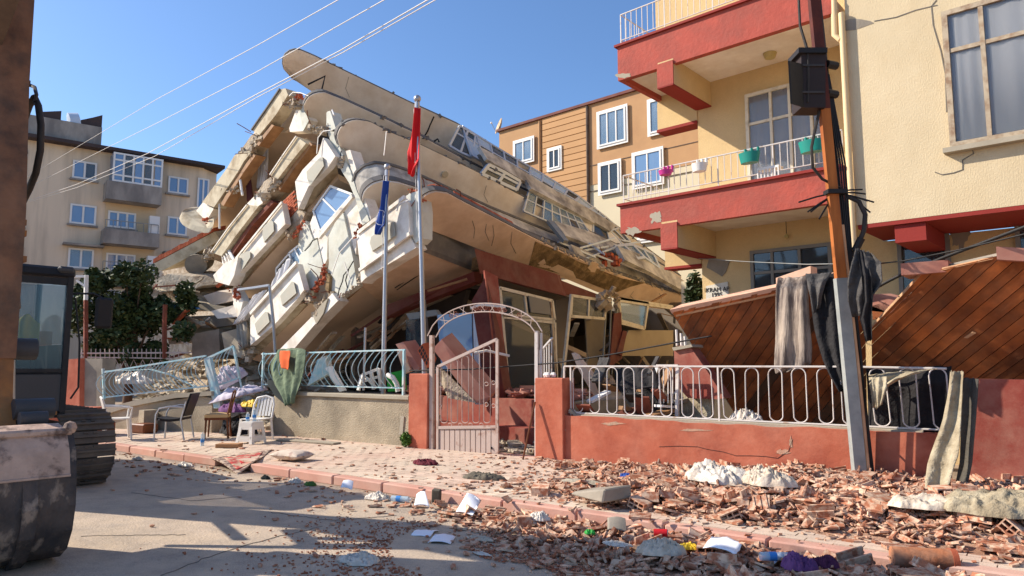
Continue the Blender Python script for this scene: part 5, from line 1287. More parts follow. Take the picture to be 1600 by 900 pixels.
shrub(1086,470,13.6,.22,1.0,500,.12,'dark leafy bush between the fallen slab and the marble plaque','leafA',z0=2.55,seed=5)
# ================================================================== FLAGPOLES AND FLAGS
def flagpole(pb, pt, Y, label, ballr):
    b = PY(*pb,Y); t = PY(*pt,Y); g = thing('flagpole',label,'flagpole',V((b.x,b.y,.1)))
    d_ = (t-b).normalized(); foot = b-d_*((b.z-.1)/d_.z)
    MB().tube([foot,lerp(foot,t,.5),t],.055,10,r1=.035).build('pole','steel',g,smooth=1)
    MB().ball(t+V((0,0,ballr)),ballr,12).build('finial','steel',g,smooth=1); MB().cyl(t-V((0,0,.12)),t,.05,10).build('collar','steel',g)
    MB().tube([lerp(foot,t,.62)+V((-.05,-.05,0)),lerp(foot,t,.98)+V((-.05,-.05,0))],.006,4).build('rope','whitemetal',g)
    return g
flagpole((599,600),(605,266),8.9,'shorter steel flagpole with round knob carrying the blue flag',.07)
flagpole((663,570),(652,160),8.75,'taller steel flagpole carrying the red flag',.075)
def flag(pts_l, pts_r, Y, mat, label, ring=False):
    nrow = len(pts_l)
    def fn(u, v):
        k = v*(nrow-1); i = min(int(k),nrow-2); f_ = k-i
        a = lerp(PY(*pts_l[i],Y),PY(*pts_l[i+1],Y),f_); b = lerp(PY(*pts_r[i],Y),PY(*pts_r[i+1],Y),f_); p = lerp(a,b,u)
        return p+V((0,.05*math.sin(u*9+v*3)+.02*math.sin(u*21),0))
    t = MB().sheet(fn, 18, 16, (0,.006,0)).build('flag',mat,smooth=2); tag(t,label,'flag'); return fn, t
f1,_ = flag([(649,170),(640,215),(634,235),(639,255),(640,272)],[(654,168),(655,215),(656,250),(650,262),(646,277)],8.68,'flagred','red flag hanging limp from the taller flagpole')
f2, fb_ = flag([(600,284),(593,318),(587,345),(587,358),(588,367)],[(605,282),(604,318),(602,350),(598,356),(594,366)],8.84,'flagblue','blue flag with pale ring hanging limp from the shorter flagpole')
MB().tube([f2(.55+.3*math.cos(a),.47+.13*math.sin(a))+V((0,-.02,0)) for a in [k*.4488 for k in range(14)]],.008,4,True).build('ring_emblem','paper',fb_)
# ================================================================== UTILITY POLE
pb = PZ(1352,768,.12); ptop = P(1274,-40,pb.dot(FH)-.15)
up_ = thing('utility_pole','tall utility pole, orange brown above and grey below, in front of the red wall','utility pole',pb)
def pp(t, dx=0, dy=0): q = lerp(pb,ptop,t); return q+RH*dx+V((0,0,0))-FH*dy*-1*0+FH*dy
tg = (P(1312,437,8.6).z-pb.z)/(ptop.z-pb.z)
tb_ = (P(1290,175,8.5).z-pb.z)/(ptop.z-pb.z)
def chan(t0,t1,mat,name,w_=.15):
    MB().bar(pp(t0,-.06),pp(t1,-.06),.13,.012,RH).build(name+'_web',mat,up_) if 0 else None
    m_ = MB(); a, b = pp(t0,-.055), pp(t1,-.045); u = RH; f = FH; tt = b-a
    m_.obox(a-u*.07-f*.07,tt,u*.14,f*.05); m_.build(name,mat,up_)
    return m_
MB().bar(pp(0,-.05),pp(tg,-.05),.14,.09,FH).build('steel_sleeve','galv',up_)
MB().bar(pp(tg,-.05),pp(tb_,-.05),.115,.08,FH).build('pole_shaft','poleorange',up_)
MB().bar(pp(tb_,-.05),pp(1.02,-.05),.12,.085,FH).build('upper_shaft','polebrown',up_)
MB().bar(pp(0,.10,.16),pp(1.02,.06,.16),.07,.10,FH).build('rear_shaft','exdark',up_)
MB().tube([pp(0,.045,-.02),pp(.2,.045,-.02),pp(.38,.04,.0),pp(.5,.03,0)],.026,7).build('conduit','timber',up_,smooth=1)
for i in range(5): MB().tube([pp(0,.07+.02*i,.06),pp(.25,.09+.012*i+.02*math.sin(i),.05),pp(.46,.05+.02*i,.03),pp(.62,.03+.03*i,.02),pp(.8,.03+.01*i,.05)],.012,5).build('cable','black',up_,smooth=1)
for i in range(8): MB().bar(pp(.1+.1*i,-.05,.0),pp(.115+.1*i,.1,.16),.02,.012).build('lattice_bar','exdark',up_)
# clamp with bolts
tc = (P(1304,303,8.5).z-pb.z)/(ptop.z-pb.z)
MB().bar(pp(tc,-.14,-.02),pp(tc,.1,-.02),.14,.05).build('clamp','black',up_)
for (a,b) in (((1300,302),(1248,316)),((1300,306),(1262,331)),((1298,308),(1267,331)),((1300,310),(1280,342)),((1312,299),(1348,296)),((1318,301),(1353,303)),((1322,305),(1366,316)),((1326,306),(1360,332)),((1318,303),(1356,314))):
    MB().tube([P(*a,8.5),P((a[0]+b[0])/2,(a[1]+b[1])/2-1,8.45),P(*b,8.4)],.011,5).build('cut_cable_end','black',up_)
# cable loops
MB().tube([P(1247,-20,8.35),P(1250,40,8.3),P(1262,80,8.3),P(1263,120,8.3),P(1262,160,8.3)],.018,6).build('cable','rubber',up_,smooth=1)
MB().tube([P(1281,170,8.4),P(1274,200,8.35),P(1268,230,8.35),P(1270,262,8.35),P(1285,280,8.4),P(1310,292,8.45),P(1322,300,8.5),P(1324,315,8.5),P(1318,345,8.5)],.018,6).build('cable','rubber',up_,smooth=1)
MB().tube([P(1322,306,8.5),P(1342,315,8.45),P(1352,335,8.4),P(1350,360,8.4),P(1340,385,8.45),P(1332,400,8.5)],.028,6).build('cable','rubber',up_,smooth=1)
MB().cyl(P(1346,372,8.4),P(1336,392,8.45),.045,8).build('cable_joint','black',up_)
# junction box with open door
jb = thing('junction_box','black metal junction box with open door hanging on the utility pole','box',P(1265,170,8.45))
c0 = P(1252,78,8.45); 
def pxbox(x0,y0,x1,y1,d,dep,name,mat,parent):
    q = [P(x0,y1,d),P(x1,y1,d),P(x1,y0,d),P(x0,y0,d)]; return MB().prism(q, FH*dep).build(name,mat,parent)
pxbox(1252,80,1290,168,8.3,.28,'body','boxbrown',jb); pxbox(1248,74,1293,82,8.26,.34,'lid','black',jb)
MB().prism([P(1231,95,8.12),P(1252,100,8.3),P(1254,168,8.3),P(1235,162,8.12)],RH*.02).build('door','black',jb)
for y in (100,142): pxbox(1254,y,1289,y+3,8.28,.02,'rib','exdark',jb)
for y in (100,145): MB().cyl(P(1292,y,8.4),P(1307,y+3,8.45),.05,8).build('bracket','black',jb)
# ================================================================== OVERHEAD WIRES
def wire(pts, r, label, mat='steeldull', name='overhead_wire'):
    q = [P(*a) for a in pts]; R = []
    for i in range(len(q)-1):
        for k in range(6): R.append(lerp(q[i],q[i+1],k/6))
    R.append(q[-1]); tag(MB().tube(R,r,5).build(name,mat,smooth=2),label,'wire')
wire([(600,-40,9.0),(528,0,10.5),(400,72,13.5),(245,155,20),(150,212,28),(28,285,37)],.008,'topmost pale overhead wire crossing the sky at upper left','white')
wire([(660,-32,8.5),(600,0,9.8),(400,113,13.5),(250,190,20),(165,232,27),(30,300,37)],.008,'second pale overhead wire from the top at upper left','white')
wire([(728,-32,8.5),(668,0,9.6),(530,80,11.2),(400,148,13.5),(230,240,22),(120,288,30),(32,318,37)],.010,'third pale overhead wire passing in front of the collapsed roof tip','white')
wire([(745,-36,8.5),(680,0,9.6),(536,82,11.2),(402,152,13.5),(240,245,22),(120,293,30),(34,319,37)],.008,'lowest pale overhead wire running just under its thicker neighbour','white')
wire([(640,579,13.3),(735,577,12.4),(870,567,11.5),(960,553,10.9),(1078,531,10.2),(1112,525,10)],.012,'black cable stretched low across the gate and garden','black')
wire([(1340,415,8.6),(1410,408,8.2),(1500,390,7.6),(1600,366,7),(1700,340,6.6)],.009,'thin black cable running right from the utility pole','black')
wire([(1330,470,9.0),(1400,433,8.6),(1470,404,8.1),(1600,355,7.2),(1700,318,6.7)],.02,'thick black cable rising to the right above the wooden canopy','black')
wire([(1092,404,13),(1170,409,11.5),(1260,413,9.8),(1318,412,8.7)],.007,'thin wire from yellow building to the utility pole','steeldull')
# ================================================================== FALLEN WOODEN CANOPY
def canopy(label, o, n, top, outline, dirpx, npl, thick, darkfn, name='wooden_canopy'):
    pass
def plankpanel(t, quad, nplank, along, mats, gap=.012, th=.025, shear=0):
    # quad: 4 points; planks run along edge 0->3 direction, split across 0->1
    pass
def clip_poly(poly, p0, nrm):   # keep side dot>=0 (3D polygon, plane)
    out = []; n = len(poly)
    for i in range(n):
        a, b = poly[i], poly[(i+1)%n]; da, db = (a-p0).dot(nrm), (b-p0).dot(nrm)
        if da >= 0: out.append(a)
        if (da >= 0) != (db >= 0): out.append(lerp(a,b,da/(da-db)))
    return out
def boards(t, poly, direc, width, nrm, matfn, th=.022, name='board'):
    direc = direc.normalized(); side = nrm.cross(direc).normalized()
    s = [p.dot(side) for p in poly]; k = min(s); i = 0
    while k < max(s):
        p0 = side*(k+.004); p1 = side*(k+width-.004)
        q = clip_poly(poly, p0, side); q = clip_poly(q, p1, -side) if len(q) > 2 else q
        if len(q) > 2: MB().prism([x+nrm*rnd.uniform(-.003,.003) for x in q], nrm*-th).build(name, matfn(i), t)
        k += width; i += 1
# left panel
n1 = V((.10,-.80,-.52)).normalized(); o1 = PY(1200,470,10.0)
def c1(px,py,off=0): return PL(px,py,o1-n1*off,n1)
w1 = thing('wooden_canopy','fallen plank ceiling with pink plaster edge leaning behind the loop railing','canopy',c1(1250,640))
poly = [c1(*q) for q in ((1050,488),(1140,468),(1250,445),(1335,428),(1352,520),(1356,712),(1190,712),(1150,650),(1118,592),(1082,540))]
d1 = c1(1290,470)-c1(1200,590)
boards(w1, poly, d1, .13, n1, lambda i: 'plankdark' if i < 7 or rnd.random() < .12 else 'plank')
MB().strip([c1(*q) for q in ((1046,484),(1140,464),(1250,441),(1340,424))],[c1(*q) for q in ((1050,490),(1142,470),(1252,447),(1340,431))],V((.04,.30,.10)),8).build('plaster_edge','pinkedge',w1)
MB().strip([c1(1056,492,-.02),c1(1335,432,-.02)],[c1(1056,495,-.02),c1(1335,435,-.02)],V((0,.03,0)),4).build('edge_batten','timber',w1)
MB().strip([c1(*q,.1) for q in ((1050,488),(1140,468),(1250,445),(1335,428))],[c1(*q,.1) for q in ((1082,540),(1150,650),(1250,690),(1356,690))],V((.0,.06,.04)),6).build('roof_deck','concrete',w1)
MB().obox(c1(1215,448)+V((0,-.05,.02)),V((.5,-.05,.12)),V((0,.25,0)),V((0,0,.1))).build('rafter_end','pinkedge',w1)
# right panel
n2 = V((-.05,-.78,-.60)).normalized(); o2 = PY(1480,500,9.75)
def c2(px,py,off=0): return PL(px,py,o2-n2*off,n2)
w2_ = thing('wooden_canopy','large fallen varnished plank ceiling at the right edge behind the pole','canopy',c2(1480,575))
poly = [c2(*q) for q in ((1440,428),(1480,419),(1555,402),(1700,380),(1700,640),(1600,622),(1500,612),(1362,606),(1362,512))]
d2 = c2(1560,420)-c2(1400,560)
boards(w2_, poly, d2, .125, n2, lambda i: 'plankdark' if rnd.random() < .1 else 'plank')
MB().strip([c2(*q,.08) for q in ((1440,428),(1555,402),(1700,380))],[c2(*q,.08) for q in ((1362,572),(1500,580),(1700,610))],V((0,.05,.05)),5).build('roof_deck','concrete',w2_)
MB().tube([c2(*q,.02) for q in ((1362,512),(1440,428),(1480,419),(1552,403))],.022,4).build('edge_batten','timber',w2_)
for (a,b) in (((1412,425),(1450,420)),((1560,400),(1640,408))):
    q = c2(*a); r_ = c2(*b); MB().obox(q+V((0,-.12,-.05)),(r_-q)+V((.2,.15,0)),V((-.03,.5,.0)),V((0,0,.14))).build('rafter_end','pinkslab',w2_)
MB().prism([c2(*q,-.03) for q in ((1506,527),(1520,518),(1525,520),(1512,528))],n2*.01).build('paint_fleck','timber',w2_)
MB().prism([PY(x,y,10.2) for x,y in ((1360,460),(1400,470),(1400,490),(1362,486))],V((.1,.6,.05))).build('loose_beam','pinkslab',w2_)
MB().prism([PY(x,y,10.2) for x,y in ((1362,478),(1384,472),(1392,490),(1364,500))],V((.1,.3,.05))).build('loose_beam','plank',w2_)
# red fallen stair wall in front of the left canopy
rs = thing('fallen_stair_wall','red tapered stair wall fallen behind the loop railing with broken white rails','wall',PY(1090,640,9.9))
MB().prism([PY(x,y,9.75) for x,y in ((1053,548),(1062,540),(1078,541),(1105,580),(1132,622),(1120,624),(1075,622),(1055,600))],(0,.25,0)).build('wall','redobj',rs)
MB().prism([PY(x,y,9.7) for x,y in ((1050,543),(1080,538),(1082,542),(1052,548))],(0,.35,0)).build('cap','cap',rs)
for x in (1058,1065,1071): MB().tube([PY(x,541,9.8),PY(x-1,515+ (x-1058)*.8,9.8)],.02,5).build('broken_rail','whitemetal',rs)
MB().prism([PY(x,y,9.9) for x,y in ((1062,600),(1082,590),(1112,625),(1108,690),(1062,690))],(0,.1,0)).build('cloth_backed_panel','tarp',rs)
# ================================================================== GARMENTS, TARPAULINS
def cloth(name, rows, Yf, mat, amp, label, cat, nu=26, folds=6, th=.008, skew=0):
    # rows: list of (left px, right px, y, Y) from top to bottom
    n = len(rows)
    def fn(u, v):
        k = v*(n-1); i = min(int(k),n-2); f_ = k-i; f2 = f_*f_*(3-2*f_)
        A, B = rows[i], rows[i+1]
        xl, xr, y0, y1, Yy = [lerp(a,b,f_) for a,b in zip(A,B)]
        p = PY(lerp(xl,xr,u), lerp(y0,y1,u), Yy)
        return p+V((0,amp*(.5*math.sin(u*folds*6.28+1.7*v+skew)+.5*noise.noise(V((u*folds,v*3,skew)))),amp*.3*noise.noise(V((u*9,v*9,skew)))))
    return tag(MB().sheet(fn, nu, 16, (0,th,0)).build(name,mat,smooth=2),label,cat)
cloth('striped_cloth',[(1215,1262,434,432,9.75),(1212,1262,450,455,9.62),(1210,1264,500,500,9.58),(1209,1268,545,540,9.56),(1208,1266,575,570,9.55),(1210,1240,584,580,9.55)],0,'clothstripe',.07,'grey brown woven cloth hanging over the canopy edge','cloth',folds=2)
cloth('black_coat',[(1262,1316,434,424,9.7),(1266,1312,470,460,9.55),(1272,1318,520,500,9.5),(1284,1322,560,550,9.45),(1298,1326,590,590,9.42),(1312,1328,612,612,9.4)],0,'clothblack',.07,'black coat hanging between the woven cloth and the pole','coat',folds=2,skew=2)
cloth('grey_jacket',[(1258,1300,428,426,9.6),(1262,1290,446,440,9.5),(1268,1284,470,462,9.47),(1272,1280,490,480,9.47)],0,'clothgrey',.05,'grey jacket lapel over the top of the black coat','jacket',folds=1.5,skew=3)
cloth('hanging_jacket',[(1338,1362,388,395,8.95),(1332,1378,410,410,8.8),(1326,1380,440,440,8.76),(1326,1366,470,462,8.76),(1332,1362,495,490,8.8)],0,'clothgrey',.07,'dark grey jacket hung on the right side of the utility pole','jacket',folds=2,skew=4)
cloth('black_rag',[(1340,1352,392,394,8.9),(1346,1362,430,430,8.7),(1348,1364,470,470,8.7),(1342,1362,498,492,8.72),(1352,1364,535,530,8.74)],0,'clothblack',.05,'black rag dangling below the grey jacket at the pole','rag',folds=1.5,skew=6)
cloth('torn_tarpaulin',[(1356,1466,585,575,9.4),(1356,1452,590,578,9.2),(1358,1412,602,590,9.15),(1360,1388,618,602,9.15),(1362,1376,640,630,9.15)],0,'tarp',.06,'torn beige tarpaulin spread over the railing right of the pole','tarpaulin',folds=2,skew=7)
cloth('canopy_shade_sheet',[(1352,1486,574,572,9.75),(1354,1484,600,596,9.65),(1356,1482,640,640,9.65),(1358,1480,700,700,9.65)],0,'clothblack',.06,'black sheet hanging behind the railing right of the pole','sheet',folds=2,skew=8)  # added sheet, its black stands for the shade under the right canopy
cloth('tarpaulin_strip',[(1484,1506,580,580,8.95),(1482,1504,610,612,8.85),(1472,1502,660,668,8.75),(1450,1500,720,705,8.65),(1446,1486,755,750,8.55),(1452,1472,785,788,8.5)],0,'tarp',.07,'long beige tarpaulin strip hanging down to the rubble at the right','tarpaulin',folds=1.2,skew=9)
cloth('dark_strip',[(1505,1530,590,592,9.0),(1503,1526,640,650,8.95),(1500,1520,720,720,8.9),(1488,1508,775,775,8.85)],0,'tarpdark',.05,'dark grey tarpaulin strip beside the beige one','tarpaulin',folds=1,skew=11)
# blanket on the left fence
bl_ = cloth('green_blanket',[(438,468,545,544,8.32),(430,476,547,547,8.10),(420,474,572,570,8.0),(426,468,598,596,7.97),(440,462,622,616,7.95),(446,458,634,630,7.94)],0,'greencloth',.06,'green blanket with orange lining thrown over the blue railing','blanket',nu=48,folds=3,skew=1)
cloth('orange_lining',[(437,452,548,548,7.96),(436,452,560,562,7.9),(440,450,575,578,7.88)],0,'orangecloth',.03,'small orange cloth showing on top of the green blanket','cloth',nu=10,folds=1,skew=2)
cloth('dark_blanket_corner',[(416,432,580,588,8.05),(418,446,600,612,8.0),(430,456,618,630,7.97),(444,456,630,634,7.95)],0,'darkcloth',.04,'dark cloth hanging under the green blanket','cloth',nu=12,folds=1,skew=3)
cloth('stained_drape',[(1362,1386,590,588,9.05),(1364,1386,610,606,9.0),(1368,1378,640,632,8.98)],0,'tarp',.03,'crinkled pale plastic hanging right beside the pole','plastic sheet',nu=12,folds=2,skew=5)
# ================================================================== EXCAVATOR
ex = thing('excavator','dusty tracked excavator with raised boom and hanging bucket at the left edge','excavator',V((-11.5,2.0,0)))
YA = 1.75
_e = [PY(x,y,YA) for x,y in ((54,-60),(51,0),(43,130),(37,330),(26,480),(20,560),(12,640))]
MB().prism(_e+[p+V((-.50+.02*i,0,0)) for i,p in list(enumerate(_e))[::-1]],(0,-.36,0)).build('stick','exbrown',ex)
MB().prism([PY(x,y,YA-.02) for x,y in ((52,0),(44,130),(38,330),(27,480),(22,560),(25,560),(31,480),(41,330),(46,130),(54,0))],(0,-.32,0)).build('stick_edge_plate','exedgelight',ex)
def ext(pts, r, nm, mat, Y=1.9, n=8, r1=None): return MB().tube([PY(x,y,Y) for x,y in pts],r,n,r1=r1).build(nm,mat,ex,smooth=1)
ext(((8,112),(12,480)),.105,'hydraulic_cylinder','excyl',1.84,12); ext(((14,480),(14,640)),.05,'cylinder_rod','steel',1.84,10); ext(((6,85),(8,120)),.07,'cylinder_head','exgrey',1.84,10)
ext(((31,28),(29,112)),.038,'guard_bar','exgrey',1.86,6)
ext(((20,330),(20,480)),.05,'feed_pipe','exyellow',1.96,8); ext(((33,345),(30,400),(27,450),(22,470)),.03,'feed_pipe','exyellow',1.97,8)
for y in (348,365,405): MB().rbox(PY(30,y,1.95),.14,.1,.06).build('pipe_clamp','exyellow',ex)
MB().rbox(PY(38,131,1.86),.12,.08,.06).build('hose_bracket','exdark',ex); MB().cyl(PY(20,478,1.9),PY(20,478,2.05),.07,10).build('pivot_pin','exyellow',ex)
ext(((44,132),(54,136),(57,148),(54,160)),.018,'hose_hook','exgrey',1.9,6)
ext(((54,152),(60,165),(64,195),(63,235),(56,270),(46,295),(36,315),(28,338)),.032,'hydraulic_hose','rubber',1.92,8)
ext(((54,152),(46,165),(39,185),(37,215),(38,240)),.032,'hydraulic_hose','rubber',1.9,8)
# linkage
_e = [PY(x,y,1.72) for x,y in ((20,500),(22,560),(20,620),(28,690),(10,720))]
MB().prism(_e+[p+V((-.34,0,0)) for p in _e[::-1]],(0,-.3,0)).build('link_arm','exyellow',ex)
for (x,y,r,l) in ((6,545,.1,.25),(20,640,.09,.3),(8,650,.14,.12),(30,655,.06,.2),(18,690,.08,.2)): MB().cyl(PY(x,y,1.7),PY(x,y,1.7)+V((0,l,0)),r,14).build('pin','exgrey',ex,smooth=1)
MB().cyl(PY(12,545,1.9),PY(12,545,2.12),.05,8).build('bolt','exgrey',ex)
# bucket: shell as a thick curved plate with side cheeks
prof = [(-7.02,1.06),(-6.78,1.10),(-6.60,1.06),(-6.50,.92),(-6.44,.72),(-6.42,.50),(-6.46,.30),(-6.56,.14),(-6.72,.05),(-6.95,.015),(-7.25,.03),(-7.50,.10)]
bY0, bY1 = .55, 1.92
bk = MB(); N_ = len(prof)
inn = [(x-.05*(1 if i > 2 else .3), z+(.05 if i > 7 else 0)) for i,(x,z) in enumerate(prof)]
def bshell(prof_, y0, y1, t=.05):
    c = (-7.2,.6); A = [V((x,y0,z)) for x,z in prof_]; B = [V((x,y1,z)) for x,z in prof_]
    return MB().strip(A,B,V((-.06,0,.02)),len(prof_)*4)
bshell(prof[:5],bY0,bY1).build('bucket_upper_shell','bucketworn',ex,smooth=1); bshell(prof[4:],bY0,bY1).build('bucket_shell','bucketdark',ex,smooth=1)
for y in (bY0,bY1): MB().prism([V((x,y,z)) for x,z in prof]+[V((-7.5,y,.25)),V((-7.25,y,.9))],(0,.045,0)).build('bucket_cheek','bucketdark',ex)
MB().tube([V((-6.60,bY0,1.06)),V((-6.60,bY1+.03,1.06))],.035,8).build('bucket_lip','bucketworn',ex); MB().ball((-6.6,bY1+.02,1.09),.055,8).build('lip_lug','bucketworn',ex)
for y in (.8,1.2,1.6): MB().prism([V((-6.45,y,.75)),V((-6.38,y,.5)),V((-6.43,y,.28)),V((-6.60,y,.08)),V((-6.75,y,.0)),V((-6.75,y,.06)),V((-6.6,y,.15)),V((-6.48,y,.32)),V((-6.44,y,.5)),V((-6.48,y,.75))],(0,.10,0)).build('wear_strip','bucketdark',ex)
for i in range(5): MB().obox((-7.72,bY0+.05+i*.3,.08),(.26,0,.02),(0,.12,0),(0,0,.07)).build('tooth','bucketdark',ex)
MB().tube([V((-6.44,bY0,.73)),V((-6.44,bY1,.73))],.012,5).build('weld_seam','bucketworn',ex)
# tracks
def track(Yc, wd):
    t = MB().box(-14.0,-10.8,Yc-wd*.3,Yc+wd*.3,.18,.75).build('track_frame','exdark',ex)
    R = .44; x0, x1 = -13.9, -10.85; zc = .49; per = 2*(x1-x0)+2*math.pi*R; ns = 52; src = None
    for i in range(ns):
        s = per*i/ns
        if s < x1-x0: p = (x0+s, zc+R); a = 0
        elif s < x1-x0+math.pi*R: th = (s-(x1-x0))/R; p = (x1+R*math.sin(th), zc+R*math.cos(th)); a = th
        elif s < 2*(x1-x0)+math.pi*R: p = (x1-(s-(x1-x0)-math.pi*R), zc-R); a = math.pi
        else: th = (s-2*(x1-x0)-math.pi*R)/R; p = (x0-R*math.sin(th), zc-R*math.cos(th)); a = math.pi+th
        org = V((p[0],Yc,p[1]))
        if src is None:
            m_ = MB(); L = per/ns
            m_.obox((-L*.46,-wd/2,0),(L*.92,0,0),(0,wd,0),(0,0,.03)); m_.obox((-L*.1,-wd/2,.03),(L*.16,0,0),(0,wd,0),(0,0,.035)); m_.obox((-L*.4,-.07,.028),(L*.12,0,0),(0,.05,0),(0,0,.02)); m_.obox((-L*.4,.04,.028),(L*.12,0,0),(0,.05,0),(0,0,.02))
            src = m_.build('track_shoe','trackshoe',t); WL[src.name] = org; src.location = org-WL[t.name]; src.rotation_euler = (0,a,0); track.mesh = src
        else: inst(src,'track_shoe',org,t,(0,a,0))
    for x in (x0,x1): MB().cyl((x,Yc-.12,zc),(x,Yc+.12,zc),R-.03,20).build('sprocket','exdark',t)
    return t
track(3.3,.62); track(.35,.62)
# house + cab
MB().box(-15.2,-12.3,.1,3.3,1.05,2.1).build('engine_house','exyellow',ex); MB().box(-14.0,-10.9,1.0,2.9,.8,1.04).build('undercarriage','exdark',ex)
MB().prism([V((x,1.5,z)) for x,z in ((-12.3,1.2),(-11.7,1.3),(-10.7,3.5),(-8.6,4.1),(-7.2,4.8),(-7.1,5.3),(-8.6,4.9),(-10.9,4.3),(-12.3,1.7))],(0,-.4,0)).build('boom','exbrown',ex)
cx0, cx1, cy0, cy1, cz0, cz1 = -12.2,-10.72,2.02,3.08,.97,2.88
cabn = MB().box(cx0,cx1,cy0,cy1,cz0-.06,cz0).build('cab','cabblack',ex)
MB().prism([V((cx0,cy0-.02,cz1-.08)),V((cx1+.04,cy0-.02,cz1-.12)),V((cx1,cy0-.02,cz1+.02)),V((cx0,cy0-.02,cz1+.05))],(0,cy1-cy0+.04,0)).build('roof','cabblack',cabn,bevel=.03)
MB().box(cx1-.06,cx1,cy0+.05,cy1-.05,cz0+.01,cz0+.52).build('front_panel','exgrey',cabn,bevel=.02)
for y in (cy0,cy1-.07): MB().box(cx1-.08,cx1+.015,y,y+.07,cz0+.005,cz1-.1).build('front_pillar','cabblack',cabn); MB().box(cx0,cx0+.08,y,y+.07,cz0+.005,cz1-.1).build('rear_pillar','cabblack',cabn)
MB().box(cx1-.05,cx1+.01,cy0+.072,cy1-.072,cz0+.53,cz0+.58).build('window_bar','cabblack',cabn)
MB().box(cx1-.05,cx1+.01,cy0+.072,cy1-.072,cz1-.22,cz1-.13).build('window_bar','cabblack',cabn)
MB().box(cx1-.02,cx1-.012,cy0+.07,cy1-.07,cz0+.58,cz1-.22).build('windscreen','glassclear',cabn)
MB().box(cx0+.01,cx0+.05,cy0+.07,cy1-.07,cz0+.01,cz0+.95).build('rear_panel','cabblack',cabn); MB().box(cx0+.02,cx0+.03,cy0+.07,cy1-.07,cz0+.96,cz1-.1).build('rear_window','glassclear',cabn)
MB().box(cx0+.1,cx1-.1,cy1-.05,cy1-.02,cz0+.01,cz0+.9).build('side_panel','cabblack',cabn); MB().box(cx0+.1,cx1-.1,cy0+.01,cy0+.04,cz0+.01,cz0+.9).build('side_panel','cabblack',cabn)
MB().box(cx0+.1,cx1-.1,cy1-.04,cy1-.03,cz0+.91,cz1-.1).build('side_window','glassclear',cabn); MB().box(cx0+.1,cx1-.1,cy0+.02,cy0+.03,cz0+.91,cz1-.1).build('side_window','glassclear',cabn)
seat = MB().rbox((-11.6,2.5,1.5),.5,.55,.14).build('seat','cabseat',cabn,bevel=.04); MB().rbox((-11.85,2.5,1.95),.14,.52,.75,Matrix.Rotation(-.1,3,'Y')).build('seat_back','cabseat',seat,bevel=.05); MB().rbox((-11.88,2.5,2.42),.11,.28,.2).build('headrest','cabseat',seat,bevel=.04)
for y in (2.25,2.8): MB().tube([V((-11.3,y,1.3)),V((-11.25,y,1.75))],.02,6).build('lever','black',cabn)
MB().sheet(lambda u,v: V((-11.95+.05*math.sin(u*7),2.78+.25*u,2.25-.45*v+.08*math.sin(u*4))),10,8,(.01,0,0)).build('hung_vest','vest',cabn,smooth=2)
mr = MB().rbox((-10.55,3.42,2.3),.07,.22,.42).build('mirror','black',cabn,bevel=.03); MB().tube([V((-10.75,3.05,2.55)),V((-10.6,3.3,2.56)),V((-10.56,3.4,2.5))],.014,6).build('mirror_arm','black',mr)
MB().rbox((-10.72,2.98,2.86),.12,.2,.09).build('work_lamp','exgrey',cabn,bevel=.03)
MB().tube([V((-10.75,3.12,2.5)),V((-10.72,3.2,1.9)),V((-10.72,3.22,1.3)),V((-10.74,3.14,1.15))],.013,5).build('grab_rail','black',cabn,smooth=1)
MB().box(cx1-.02,cx1+.03,cy0+.1,cy1-.1,cz0-.02,cz0+.03).build('cab_sill','exyellow',cabn)
# ================================================================== CHAIRS AND STOOL
class T(MB):
    def at(s, loc, rz, build=True):
        R = Matrix.Rotation(rz,3,'Z'); s.v = [V(loc)+R@p for p in s.v]; return s
def furn(name,label,cat,px,py,rz,parts,z=.122):
    g = PZ(px,py,z); t = thing(name,label,cat,g)
    for nm,mat,mb in parts: mb.at(g,rz).build(nm,mat,t,smooth=1)
    return t
def plasticchair(h=.42, arms=True, mat='plasticwhite'):
    pr = []
    s = T(); s.sheet(lambda u,v: V((lerp(-.22,.22,u),lerp(-.22,.22,v),h-.02*math.sin(math.pi*u)*math.sin(math.pi*v))),6,6,(0,0,-.02)); pr.append(('seat',mat,s))
    b = T()
    b.tube([V((-.22,.2,h)),V((-.22,.26,h+.25)),V((-.18,.3,h+.38)),V((0,.32,h+.42)),V((.18,.3,h+.38)),V((.22,.26,h+.25)),V((.22,.2,h))],.022,6); pr.append(('back_frame',mat,b))
    for i in range(5):
        x = -.14+i*.07; sl_ = T(); sl_.sheet(lambda u,v,x=x: V((x-.024+.048*u,.21+.1*v,h+.03+.37*v)),1,4,(0,.012,0)); pr.append(('back_slat',mat,sl_))
    for x in (-1,1):
        for y in (-1,1):
            l = T(); l.tube([V((.2*x,.2*y,h-.01)),V((.235*x,.24*y,0))],.026,6,r1=.02); pr.append(('leg',mat,l))
        if arms: a = T(); a.tube([V((.23*x,-.2,h)),V((.26*x,-.22,h+.2)),V((.26*x,0,h+.23)),V((.24*x,.25,h+.24))],.022,6); pr.append(('arm',mat,a))
    return pr
furn('plastic_chair','white plastic armchair nearest the excavator track','chair',182,686,2.9,plasticchair())
furn('plastic_chair','pale plastic chair behind the white stool, its back against the wall end','chair',399,688,.5,plasticchair(.43,False,'plasticwhite'))
pr = []
s = T(); s.sheet(lambda u,v: V((lerp(-.25,.25,u),lerp(-.25,.24,v),.44-.03*math.sin(math.pi*v))),5,6,(0,0,-.05)); pr.append(('seat','blackseat',s))
s = T(); s.sheet(lambda u,v: V((lerp(-.24,.24,u),.22+.14*v,.46+.45*v)),5,6,(0,.04,0)); pr.append(('backrest','blackseat',s))
